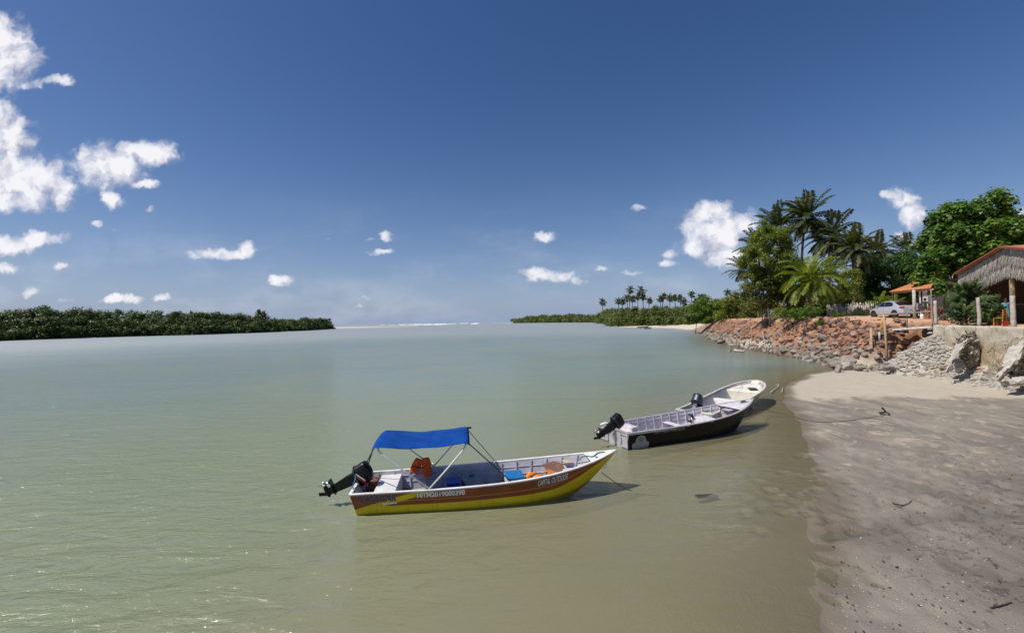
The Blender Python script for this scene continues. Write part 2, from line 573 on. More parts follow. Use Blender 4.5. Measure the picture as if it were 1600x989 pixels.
def H(x, y):
    """height of the ground sheet at one place (bilinear on its own grid)"""
    i = int(np.clip(np.searchsorted(xs, x) - 1, 0, len(xs) - 2)); j = int(np.clip(np.searchsorted(ys, y) - 1, 0, len(ys) - 2))
    fx = (x - xs[i]) / (xs[i + 1] - xs[i]); fy = (y - ys[j]) / (ys[j + 1] - ys[j])
    return float((GZ[i, j] * (1 - fx) + GZ[i + 1, j] * fx) * (1 - fy) + (GZ[i, j + 1] * (1 - fx) + GZ[i + 1, j + 1] * fx) * fy)

def sheet(name, GX, GY, GZ, mat, attrs, keep=None):
    nx, ny = GX.shape
    me = bpy.data.meshes.new(name)
    V = np.stack([GX, GY, GZ], -1).reshape(-1, 3).astype(np.float32)
    idx = np.arange(nx * ny).reshape(nx, ny)
    Q = np.stack([idx[:-1, :-1], idx[1:, :-1], idx[1:, 1:], idx[:-1, 1:]], -1).reshape(-1, 4)
    if keep is not None:
        Q = Q[keep.reshape(-1)]
    me.vertices.add(len(V)); me.vertices.foreach_set('co', V.ravel())
    me.loops.add(Q.size); me.loops.foreach_set('vertex_index', Q.ravel().astype(np.int32))
    me.polygons.add(len(Q)); me.polygons.foreach_set('loop_start', np.arange(0, Q.size, 4, dtype=np.int32))
    me.update(calc_edges=True)
    for k, a in attrs.items():
        at_ = me.attributes.new(k, 'FLOAT', 'POINT')
        at_.data.foreach_set('value', a.reshape(-1).astype(np.float32))
    o = link_mesh(name, me, mat, smooth=True)
    return tag(o, kind='structure')

# ground material: wet and dry sand, rust-red bank, sandy orange terrace; the zones are what lies there
m, t, out = new_mat('ground')
P_ = t.pos()
dirt = t.attr('dirt'); shore = t.attr('shore'); far = t.attr('sparse')
n1 = t.noise(P_, 0.35, 5, 0.6); n2 = t.noise(P_, 2.6, 6, 0.65); n3 = t.noise(P_, 22.0, 4, 0.6); n4 = t.noise(t.scale(P_, (1.0, 0.35, 1)), 1.1, 6, 0.65, 0.6)
sand_dry = t.mix(n2, (0.38, 0.330, 0.252), (0.55, 0.490, 0.390))
sand_damp = t.mix(t.smooth(n4, 0.35, 0.66), (0.200, 0.178, 0.147), (0.298, 0.262, 0.212))
tanstreak = t.smooth(t.noise(t.scale(P_, (0.9, 0.5, 1)), 1.3, 6, 0.75, 1.2), 0.52, 0.66)
sand_damp = t.mix(t.math('MULTIPLY', tanstreak, t.attr('tan')), sand_damp, (0.46, 0.385, 0.275))
mud = t.smooth(t.noise(P_, 5.5, 7, 0.72, 0.3), 0.54, 0.66)
sand_damp = t.mix(t.math('MULTIPLY', t.attr('mud'), 0.95), sand_damp, t.mix(1.0, sand_damp, (0.66, 0.65, 0.66), 'MULTIPLY'))
sand_damp = t.mix(t.math('MULTIPLY', t.math('MULTIPLY', mud, 0.8), t.attr('mud')), sand_damp, (0.10, 0.088, 0.078))
sand_damp = t.mix(t.math('MULTIPLY', t.attr('channel'), 0.55), sand_damp, (0.13, 0.11, 0.095))
speck = t.smooth(n3, 0.62, 0.74)
sand_damp = t.mix(t.math('MULTIPLY', speck, 0.65), sand_damp, (0.12, 0.105, 0.09))
dryness = t.smooth(t.math('ADD', t.attr('dry'), t.math('MULTIPLY', t.math('SUBTRACT', n4, 0.5), 1.3)), 0.32, 0.68)
sand = t.mix(dryness, sand_damp, sand_dry)
wet = t.math('SUBTRACT', 1.0, t.smooth(t.math('ADD', shore, t.math('MULTIPLY', t.math('SUBTRACT', n1, 0.5), 1.6)), -0.05, 0.75))
sand = t.mix(t.math('MULTIPLY', wet, 0.75), sand, (0.165, 0.130, 0.088))
bed = t.mix(t.smooth(shore, -3.0, -0.1), (0.29, 0.26, 0.15), (0.20, 0.165, 0.115))
sand = t.mix(t.smooth(shore, -0.15, 0.05), bed, sand)
ter = t.mix(t.smooth(n2, 0.3, 0.7), (0.50, 0.285, 0.165), (0.66, 0.41, 0.265))
ter = t.mix(t.smooth(n4, 0.60, 0.75), ter, (0.33, 0.20, 0.12))
red = t.mix(t.smooth(n2, 0.35, 0.65), (0.16, 0.080, 0.048), (0.44, 0.225, 0.125))
red = t.mix(t.smooth(n3, 0.55, 0.7), red, (0.42, 0.28, 0.19))
ter = t.mix(t.attr('bank'), ter, red)
scrub = t.mix(n2, (0.045, 0.06, 0.018), (0.13, 0.12, 0.05))
ter = t.mix(t.attr('green'), ter, scrub)
colr = t.mix(dirt, sand, ter)
colr = t.mix(far, colr, t.mix(n1, (0.56, 0.48, 0.36), (0.70, 0.62, 0.49)))
n5 = t.noise(P_, 70.0, 3, 0.7)
h = t.math('ADD', t.math('MULTIPLY', n2, 0.6), t.math('ADD', t.math('MULTIPLY', n3, 0.34), t.math('MULTIPLY', n5, 0.16)))
h = t.math('ADD', h, t.math('MULTIPLY', mud, t.math('MULTIPLY', t.attr('mud'), 0.35)))
rough = t.math('SUBTRACT', 0.88, t.math('MULTIPLY', wet, 0.42))
b = principled(t, out, colr, rough, 0, t.bump(h, 0.8, 0.07), 0.35)
GROUND = m

dry = np.zeros_like(GX)
c1 = at(1400, 600, .4)
chan = np.exp(-(seg_dist(CHANNEL, GX, GY) / 0.22) ** 2)
dry = sm(GY + 0.30 * (GX - 16) + 3.2 * fbm(GX, GY, 0.28, 4), 19.0, 24.5) * (1 - sm(GY, 60, 70)) * sm(GD, -0.2, 1.0)
tan = sm(GY, 9, 13)
mudm = (1 - sm(GY - 0.55 * (GX - 6), 4.5, 11.5)) * sm(GX, 4.8, 7.5)
bank = sm(GDB, 0.0, 0.5) * (1 - sm(GDB, 3.2, 4.4)) * sm(GY, 31, 32)
green = sm(GY + fbm(GX, GY, 0.3, 3) * 10, 58, 70) * sm(GDB, 9, 13) + sm(GY, 95, 120) * sm(GDB, 4, 9)
farsand = np.maximum(sm(GY, 150, 175), sm(GDI, -10, 2) * (GX < 0))
ground = sheet('ground', GX, GY, GZ, GROUND, dict(dirt=GDIRT, shore=GD, dry=dry, tan=tan, mud=np.clip(mudm, 0, 1), channel=chan, bank=bank, green=np.clip(green, 0, 1), sparse=farsand * np.where(GDI > -10, 1, 1 - np.clip(green, 0, 1))))

# ------------------------------------------------------------------ water: turbid estuary, clearer over the shallows
m, t, out = new_mat('estuary_water')
P_ = t.pos()
depth = t.attr('depth')
clouding = t.noise(P_, 0.10, 5, 0.6, 0.5)
streak = t.noise(t.scale(P_, (0.035, 0.16, 1)), 1.0, 6, 0.6, 0.4)
deepc = t.mix(t.smooth(depth, 0.10, 0.95), (0.315, 0.288, 0.170), (0.240, 0.274, 0.166))
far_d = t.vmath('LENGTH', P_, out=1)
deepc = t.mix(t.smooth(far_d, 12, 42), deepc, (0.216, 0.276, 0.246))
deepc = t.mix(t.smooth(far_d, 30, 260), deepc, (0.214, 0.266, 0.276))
deepc = t.mix(t.math('MULTIPLY', t.smooth(clouding, 0.42, 0.72), 0.45), deepc, (0.268, 0.280, 0.190))
deepc = t.mix(t.math('MULTIPLY', t.smooth(streak, 0.5, 0.75), 0.35), deepc, (0.16, 0.21, 0.165))
dif = t.new('ShaderNodeBsdfDiffuse'); t.put(dif.inputs['Color'], deepc)
tr = t.new('ShaderNodeBsdfTransparent'); tr.inputs[0].default_value = (0.93, 0.94, 0.84, 1)
murk = t.math('SUBTRACT', 1.0, t.math('POWER', 2.718, t.math('MULTIPLY', depth, -3.4)))
murk = t.math('MULTIPLY', murk, t.math('ADD', 0.90, t.math('MULTIPLY', clouding, 0.12)), clamp=True)
body = t.new('ShaderNodeMixShader')
t.put(body.inputs[0], murk); t.l.new(tr.outputs[0], body.inputs[1]); t.l.new(dif.outputs[0], body.inputs[2])
gust = t.smooth(t.noise(t.scale(P_, (0.05, 0.10, 1)), 1.0, 4, 0.6, 1.0), 0.38, 0.66)
w1 = t.noise(t.scale(P_, (0.9, 2.1, 1)), 1.0, 5, 0.58, 0.6)
w2 = t.noise(t.scale(P_, (3.2, 6.5, 1)), 1.0, 4, 0.6, 0.5)
w3 = t.noise(t.scale(P_, (0.22, 0.5, 1)), 1.0, 3, 0.5, 0.4)
wh = t.math('ADD', t.math('MULTIPLY', w1, 0.27), t.math('MULTIPLY', w2, t.math('ADD', 0.045, t.math('MULTIPLY', gust, 0.085))))
wh = t.math('ADD', wh, t.math('MULTIPLY', w3, 0.25))
nb = t.new('ShaderNodeBump'); t.put(nb.inputs['Height'], wh)
t.put(nb.inputs['Strength'], t.math('ADD', 0.14, t.math('MULTIPLY', t.smooth(depth, 0.0, 0.8), 0.62)))
nb.inputs['Distance'].default_value = 1.0
gl = t.new('ShaderNodeBsdfGlossy'); t.put(gl.inputs['Roughness'], t.math('ADD', 0.07, t.math('MULTIPLY', t.smooth(far_d, 35, 170), 0.46)))
gl.inputs['Color'].default_value = (1, 1, 1, 1)
t.l.new(nb.outputs[0], gl.inputs['Normal'])
fr = t.new('ShaderNodeFresnel'); fr.inputs['IOR'].default_value = 1.33
t.l.new(nb.outputs[0], fr.inputs['Normal'])
mixs = t.new('ShaderNodeMixShader')
t.put(mixs.inputs[0], t.math('MINIMUM', fr.outputs[0], 0.33)); t.l.new(body.outputs[0], mixs.inputs[1]); t.l.new(gl.outputs[0], mixs.inputs[2])
t.l.new(mixs.outputs[0], out.inputs[0])
WATER = m
low = np.minimum(np.minimum(GZ[:-1, :-1], GZ[1:, :-1]), np.minimum(GZ[:-1, 1:], GZ[1:, 1:]))
water = sheet('water', GX, GY, np.zeros_like(GX), WATER, dict(depth=np.maximum(-GZ, 0)), keep=(low < 0.02))
# ------------------------------------------------------------------ boats
WHITE = surf('white_paint', (0.78, 0.77, 0.75), 0.35, var=0.10, nscale=3, bump=0.05)
ALU = surf('bare_aluminium', (0.56, 0.54, 0.57), 0.42, 0.25, var=0.16, nscale=5, bump=0.12)
ALU_BRIGHT = surf('polished_tube', (0.82, 0.82, 0.82), 0.35, 0.15, var=0.05, bump=0)
INNER = surf('inner_grey_paint', (0.50, 0.485, 0.53), 0.55, var=0.16, nscale=3.5, bump=0.10)
INNER_FLOOR = surf('floor_grey', (0.36, 0.345, 0.36), 0.65, var=0.25, nscale=4, bump=0.2)
BLACKP = surf('black_gelcoat', (0.007, 0.007, 0.008), 0.35, var=0.25, nscale=2.5, bump=0.05, spec=0.18)
MOTOR = surf('motor_black', (0.009, 0.009, 0.010), 0.34, var=0.25, nscale=8, bump=0.05, spec=0.3)
NAVY = surf('motor_navy', (0.022, 0.03, 0.05), 0.30, var=0.25, nscale=8, bump=0.05)
STEEL = surf('bright_steel', (0.72, 0.72, 0.72), 0.22, 0.85, var=0.06, bump=0)
ROPE_D = surf('dark_rope', (0.05, 0.045, 0.04), 0.85, var=0.3, nscale=40, bump=0.3)
ROPE_G = surf('green_rope', (0.02, 0.22, 0.13), 0.8, var=0.3, nscale=40, bump=0.3)
ROPE_T = surf('teal_rope', (0.03, 0.18, 0.28), 0.8, var=0.3, nscale=40, bump=0.3)
STRAP = surf('black_webbing', (0.012, 0.015, 0.015), 0.8, var=0.2, bump=0)
RUST = surf('brown_board', (0.20, 0.095, 0.065), 0.75, var=0.3, nscale=9, bump=0.3)
BLUE_LID = surf('blue_plastic', (0.012, 0.16, 0.42), 0.38, var=0.12, bump=0.05)
BLUE_DARK = surf('deep_blue_plastic', (0.008, 0.045, 0.36), 0.4, var=0.15, bump=0.05)
ORANGE = surf('orange_foam', (0.78, 0.24, 0.02), 0.75, var=0.16, nscale=14, bump=0.35)
REDORANGE = surf('red_orange_nylon', (0.82, 0.115, 0.016), 0.8, var=0.2, nscale=14, bump=0.35)
YELLOW_FOAM = surf('yellow_foam', (0.80, 0.50, 0.06), 0.75, var=0.16, nscale=14, bump=0.35)
GREYBOX = surf('grey_fibre', (0.34, 0.34, 0.38), 0.7, var=0.15, bump=0.1)
LETTER_W = surf('white_vinyl', (0.80, 0.78, 0.80), 0.5, var=0.15, nscale=25, bump=0)
LETTER_N = surf('navy_vinyl', (0.018, 0.02, 0.045), 0.45, var=0.1, bump=0)
LETTER_G = surf('grey_vinyl', (0.40, 0.38, 0.38), 0.5, var=0.3, nscale=25, bump=0)
RED = surf('red_paint', (0.55, 0.02, 0.03), 0.4, var=0.1, bump=0)
PALE = surf('pale_cream_gelcoat', (0.76, 0.71, 0.58), 0.35, var=0.14, nscale=3, bump=0.05)

def canvas_mat():
    m, t, out = new_mat('blue_canvas')
    tc = t.new('ShaderNodeTexCoord').outputs['Object']
    n = t.noise(tc, 3.0, 5, 0.6)
    weave = t.noise(tc, 160, 2, 0.5)
    c = t.mix(t.smooth(n, 0.3, 0.7), (0.004, 0.055, 0.28), (0.006, 0.080, 0.38))
    wr = t.noise(t.scale(tc, (1.2, 6, 1)), 2.0, 4, 0.6)
    d = t.new('ShaderNodeBsdfPrincipled')
    sx = t.new('ShaderNodeSeparateXYZ'); t.l.new(tc, sx.inputs[0])
    seam = t.math('ABSOLUTE', t.math('SUBTRACT', t.math('FRACT', t.math('MULTIPLY', sx.outputs[0], 1.45)), 0.5))
    c = t.mix(t.math('MULTIPLY', t.math('SUBTRACT', 1.0, t.smooth(seam, 0.0, 0.016)), 0.55), c, (0.003, 0.03, 0.14))
    fade = t.smooth(t.noise(tc, 1.6, 5, 0.7), 0.5, 0.75)
    c = t.mix(t.math('MULTIPLY', fade, 0.30), c, (0.03, 0.13, 0.42))
    t.put(d.inputs['Base Color'], c); d.inputs['Roughness'].default_value = 0.9; d.inputs['Specular IOR Level'].default_value = 0.15
    t.put(d.inputs['Normal'], t.bump(t.math('ADD', wr, t.math('MULTIPLY', weave, 0.1)), 0.6, 0.03))
    tl = t.new('ShaderNodeBsdfTranslucent'); t.put(tl.inputs[0], (0.01, 0.10, 0.5))
    mxs = t.new('ShaderNodeMixShader'); mxs.inputs[0].default_value = 0.15
    t.l.new(d.outputs[0], mxs.inputs[1]); t.l.new(tl.outputs[0], mxs.inputs[2]); t.l.new(mxs.outputs[0], out.inputs[0])
    return m
CANVAS = canvas_mat()

def yellow_hull_mat():
    m, t, out = new_mat('yellow_and_rust_hull_paint')
    co = t.attr('hullco', 'Vector')
    sp = t.new('ShaderNodeSeparateXYZ'); t.l.new(co, sp.inputs[0])
    s, v = sp.outputs[0], sp.outputs[1]
    tc = t.new('ShaderNodeTexCoord').outputs['Object']
    n = t.noise(t.scale(tc, (0.6, 1, 2.2)), 2.4, 6, 0.6); fine = t.noise(tc, 30, 3, 0.6)
    yel = t.mix(t.smooth(n, 0.3, 0.7), (0.60, 0.45, 0.004), (0.74, 0.58, 0.008))
    grime = t.math('MULTIPLY', t.math('SUBTRACT', 1.0, t.smooth(v, 0.16, 0.36)), t.smooth(n, 0.25, 0.6))
    yel = t.mix(t.math('MULTIPLY', grime, 0.45), yel, (0.20, 0.17, 0.03))
    rust = t.mix(t.smooth(n, 0.3, 0.7), (0.175, 0.036, 0.010), (0.275, 0.062, 0.013))
    edge = t.math('ADD', 0.50, t.math('MULTIPLY', t.smooth(s, 0.72, 1.0), 0.42))
    band = t.smooth(t.math('SUBTRACT', v, edge), -0.006, 0.006)
    # the yellow flash that cuts the band near the stern
    dg = t.math('SUBTRACT', v, t.math('ADD', 0.42, t.math('MULTIPLY', s, 2.5)))
    flash_l = t.smooth(dg, -0.006, 0.006)            # 1 = stern wedge
    dg2 = t.math('SUBTRACT', v, t.math('ADD', 0.22, t.math('MULTIPLY', s, 2.5)))
    right = t.math('SUBTRACT', 1.0, t.smooth(dg2, -0.006, 0.006))
    isr = t.math('MAXIMUM', flash_l, t.math('MULTIPLY', band, right))
    line = t.math('SUBTRACT', 1.0, t.smooth(t.math('ABSOLUTE', t.math('SUBTRACT', v, t.math('ADD', edge, 0.16))), 0.012, 0.022))
    line = t.math('MULTIPLY', t.math('MULTIPLY', line, right), t.math('MULTIPLY', t.smooth(s, 0.1, 0.2), t.math('SUBTRACT', 1.0, t.smooth(s, 0.84, 0.9))))
    rust = t.mix(line, rust, (0.46, 0.17, 0.03))
    c = t.mix(isr, yel, rust)
    scr = t.smooth(t.noise(t.scale(tc, (0.5, 2, 9)), 6, 5, 0.7), 0.66, 0.74)
    c = t.mix(t.math('MULTIPLY', scr, 0.40), c, (0.46, 0.40, 0.28))
    drip = t.smooth(t.noise(t.scale(tc, (7, 1, 0.5)), 2.2, 4, 0.65), 0.56, 0.70)
    c = t.mix(t.math('MULTIPLY', t.math('MULTIPLY', drip, t.math('SUBTRACT', 1.0, t.smooth(v, 0.3, 0.95))), 0.35), c, (0.13, 0.10, 0.04))
    wl = t.math('SUBTRACT', 1.0, t.smooth(t.math('ADD', v, t.math('MULTIPLY', n, 0.08)), 0.22, 0.30))
    c = t.mix(t.math('MULTIPLY', wl, 0.55), c, (0.11, 0.105, 0.03))
    seam = t.math('SUBTRACT', 1.0, t.smooth(t.math('ABSOLUTE', t.math('SUBTRACT', t.math('FRACT', t.math('MULTIPLY', s, 5.0)), 0.5)), 0.0, 0.010))
    c = t.mix(t.math('MULTIPLY', seam, 0.35), c, (0.14, 0.09, 0.02))
    principled(t, out, c, t.math('ADD', 0.26, t.math('MULTIPLY', fine, 0.2)), 0, t.bump(n, 0.15, 0.03), 0.5)
    return m
HULL_Y = yellow_hull_mat()

class Hull:
    def __init__(s, L, bt, bm, zs, zb, pointed=2.3, rake=0.95, zc=-0.12, flare=0.80, power=1.0, tumble=0.16, sheer=2.6, qs=0.42):
        s.L, s.bt, s.bm, s.zs, s.zb, s.pt, s.rake, s.zc0, s.fl, s.pw, s.tt, s.sh, s.qs = L, bt, bm, zs, zb, pointed, rake, zc, flare, power, tumble, sheer, qs
    def b(s, t):
        if t < s.qs:
            k = t / s.qs; k = k * k * (3 - 2 * k)
            return s.bt + (s.bm - s.bt) * k
        q = (t - s.qs) / (1 - s.qs)
        return s.bm * max(0.0, 1 - q ** s.pt) ** s.pw
    def zg(s, t): return s.zs + (s.zb - s.zs) * (0.12 * t + 0.88 * t ** s.sh)
    def zc(s, t): return s.zc0 + 0.42 * max(0, (t - 0.60) / 0.40) ** 2.4
    def p(s, t, v, side, off=0.0):
        b = s.b(t)
        fl = s.fl * (1 - 0.45 * t ** 4)
        y = b * (fl + (1 - fl) * v ** 0.8)
        z = s.zc(t) + (s.zg(t) - s.zc(t)) * v
        x = s.L * t - s.rake * (1 - v) ** 1.25 * t ** 5 + s.tt * (1 - v) * (1 - t) ** 6
        return Vector((x, side * max(0, y - off) if off >= 0 else side * (y - off), z))
    def at_z(s, t, z, side, off=0.0):
        zc, zg = s.zc(t), s.zg(t)
        return s.p(t, min(1, max(0, (z - zc) / (zg - zc))), side, off)

NS = 44
def hull_shell(hu, name, mat, parent):
    """outer skin with both sides, bottom and transom as one mesh; hullco = (s, v) of the paint scheme"""
    vs, fs, co = [], [], []
    nv = 9
    for side in (-1, 1):
        base = len(vs)
        for i in range(NS):
            t = i / (NS - 1)
            for j in range(nv):
                v = j / (nv - 1)
                vs.append(hu.p(t, v, side)); co.append((t, v, 0))
        for i in range(NS - 1):
            for j in range(nv - 1):
                a = base + i * nv + j
                fs.append((a, a + nv, a + nv + 1, a + 1))
    o2 = NS * nv
    base = len(vs)
    for i in range(NS):                         # bottom with a keel line
        t = i / (NS - 1)
        k = (hu.p(t, 0, -1) + hu.p(t, 0, 1)) / 2 + Vector((0, 0, -0.07 * (1 - t)))
        vs.append(k); co.append((t, 0, 0))
    for i in range(NS - 1):
        fs.append((i * nv, base + i, base + i + 1, (i + 1) * nv))
        fs.append((o2 + i * nv, o2 + (i + 1) * nv, base + i + 1, base + i))
    for j in range(nv - 1):
        fs.append((j, j + 1, o2 + j + 1, o2 + j))
    fs.append((0, o2, base))
    me = bpy.data.meshes.new(name); me.from_pydata([tuple(p) for p in vs], [], fs); me.validate()
    a = me.attributes.new('hullco', 'FLOAT_VECTOR', 'POINT')
    a.data.foreach_set('vector', np.array(co, dtype=np.float32).ravel())
    bm = bmesh.new(); bm.from_mesh(me)
    bmesh.ops.recalc_face_normals(bm, faces=bm.faces)
    bm.to_mesh(me); bm.free()
    o = link_mesh(name, me, mat, parent, smooth=True)
    me.set_sharp_from_angle(angle=R(40))
    return o

def hull_inside(hu, parent, mat, fmat, zf=0.05, t1=0.965, off=0.035):
    mb = MB()
    n = NS
    rows = 6
    for side in (-1, 1):
        def fn(u, w, side=side):
            t = 0.006 + (t1 - 0.006) * u
            z0 = max(zf, hu.zc(t) + 0.03)
            return hu.at_z(t, z0 + (hu.zg(t) - 0.004 - z0) * w, side, off) + Vector((0.03 if u == 0 else 0, 0, 0))
        mb.grid(fn, n, rows)
    t = 0.006
    a = [hu.at_z(t, zf, -1, off), hu.at_z(t, zf, 1, off), hu.at_z(t, hu.zg(t), 1, off), hu.at_z(t, hu.zg(t), -1, off)]
    mb.add([p + Vector((0.035, 0, 0)) for p in a], [(0, 1, 2, 3)])
    lin = mb.build('hull_lining', mat, parent, smooth=True)
    lin.data.set_sharp_from_angle(angle=R(35))
    fb = MB()
    def ff(u, w):
        t = 0.006 + (t1 - 0.006) * u
        z0 = max(zf, hu.zc(t) + 0.03)
        p = hu.at_z(t, z0, 1, off)
        return Vector((p.x, p.y * (2 * w - 1), z0 + 0.004 + 0.006 * math.sin(w * 40)))
    fb.grid(ff, n, 13)
    fb.build('floor', fmat, parent, smooth=True)

def gunwale(hu, parent, mat, w=0.055, h=0.04, stern=True, name='gunwale'):
    mb = MB()
    def prof(p, d):
        s = Vector((d.y, -d.x, 0))
        if s.length < 1e-6: s = Vector((0, 1, 0))
        s.normalize()
        return [p + s * a + Vector((0, 0, b)) for a, b in ((-w / 2, -h / 2), (w / 2, -h / 2), (w / 2 + .006, 0.2 * h), (w / 2 - .008, h / 2), (-w / 2 + .008, h / 2), (-w / 2 - .006, 0.2 * h))]
    pts = [hu.p(i / 60, 1, -1, 0.012) for i in range(61)] + [hu.p(i / 60, 1, 1, 0.012) for i in range(59, -1, -1)]
    rings = []
    for i, p in enumerate(pts):
        d = pts[min(i + 1, len(pts) - 1)] - pts[max(0, i - 1)]
        rings.append(prof(p, d))
    k = 6; vs = [q for r in rings for q in r]; fs = []
    for i in range(len(rings) - 1):
        for j in range(k):
            fs.append((i * k + j, i * k + (j + 1) % k, (i + 1) * k + (j + 1) % k, (i + 1) * k + j))
    fs.append(tuple(range(k))); fs.append(tuple((len(rings) - 1) * k + j for j in range(k)))
    mb.add(vs, fs)
    if stern:
        a, b = hu.p(0, 1, -1), hu.p(0, 1, 1)
        mb.beam(a + Vector((0.01, 0.02, 0.003)), b + Vector((0.01, -0.02, 0.003)), 0.07, h)
    o = mb.build(name, mat, parent, smooth=True)
    o.data.set_sharp_from_angle(angle=R(45))
    return o

def ribs(hu, parent, mat, ts, zf=0.05, off=0.035, w=0.035, dep=0.028):
    for t in ts:
        for side in (-1, 1):
            mb = MB()
            z0 = max(zf, hu.zc(t) + 0.03)
            pts = [hu.at_z(t, z0 + (hu.zg(t) - 0.02 - z0) * k / 4, side, off + dep / 2) for k in range(5)]
            for a, b in zip(pts[:-1], pts[1:]):
                mb.beam(a, b + (b - a) * 0.02, dep, w, up=(1, 0, 0))
            mb.build('rib', mat, parent)

def stringers(hu, parent, mat, fr=(0.42, 0.72), off=0.035, t0=0.02, t1=0.93, r=0.011):
    for side in (-1, 1):
        for f in fr:
            mb = MB()
            pts = []
            for i in range(26):
                t = t0 + (t1 - t0) * i / 25
                z0 = max(0.05, hu.zc(t) + 0.03)
                pts.append(hu.at_z(t, z0 + (hu.zg(t) - z0) * f, side, off + 0.008))
            mb.tube(pts, r, 6)
            mb.build('stringer', mat, parent, smooth=True)

def cross_seat(hu, parent, name, mat, x0, x1, z, zf=0.05, box=True, off=0.045, th=0.035):
    t0, t1 = x0 / hu.L, x1 / hu.L
    def q(t, zz, s):
        p = hu.at_z(t, zz, s, off); return p
    zb_ = zf + 0.012 if box else z - th
    pts = []
    for zz in (zb_, z):
        for t, s in ((t0, -1), (t1, -1), (t1, 1), (t0, 1)):
            p = q(t, max(zz, hu.zc(t) + 0.04), s); pts.append(Vector((p.x, p.y, zz)))
    mb = MB(); mb.add(pts, [(3, 2, 1, 0), (4, 5, 6, 7), (0, 1, 5, 4), (1, 2, 6, 5), (2, 3, 7, 6), (3, 0, 4, 7)])
    return mb.build(name, mat, parent, bevel=0.012)

def lettering(text, hu, parent, mat, x0, x1, v0, v1, side=-1, off=0.006, bold=0.02, name='lettering', label=None, slant=0.0):
    cu = bpy.data.curves.new('lettering', 'FONT')
    cu.body = text; cu.offset = bold; cu.resolution_u = 3; cu.shear = slant
    tmp = bpy.data.objects.new('lettering_tmp', cu)
    COL.objects.link(tmp)
    dg = bpy.context.evaluated_depsgraph_get()
    me0 = tmp.evaluated_get(dg).to_mesh()
    V = [v.co.copy() for v in me0.vertices]; Fs = [tuple(p.vertices) for p in me0.polygons]
    tmp.evaluated_get(dg).to_mesh_clear()
    bpy.data.objects.remove(tmp); bpy.data.curves.remove(cu)
    xa, xb = min(v.x for v in V), max(v.x for v in V); ya, yb = min(v.y for v in V), max(v.y for v in V)
    pts = []
    for v in V:
        x = x0 + (x1 - x0) * (v.x - xa) / (xb - xa); vv = v0 + (v1 - v0) * (v.y - ya) / (yb - ya)
        if side == 0:                                   # flat patch on a transom
            pts.append((x, vv))
        else:
            pts.append(hu.p(x / hu.L, vv, side, -off))
    me = bpy.data.meshes.new(name); me.from_pydata([tuple(p) for p in pts], [], Fs)
    o = link_mesh(name, me, mat, parent)
    if label: o['label'] = label
    return o

def patch(hu, parent, mat, poly, side=-1, off=0.004, name='sticker'):
    """polygon in (x, v) laid on the hull side"""
    me = bpy.data.meshes.new(name)
    me.from_pydata([tuple(hu.p(x / hu.L, v, side, -off)) for x, v in poly], [], [tuple(range(len(poly)))])
    return link_mesh(name, me, mat, parent)

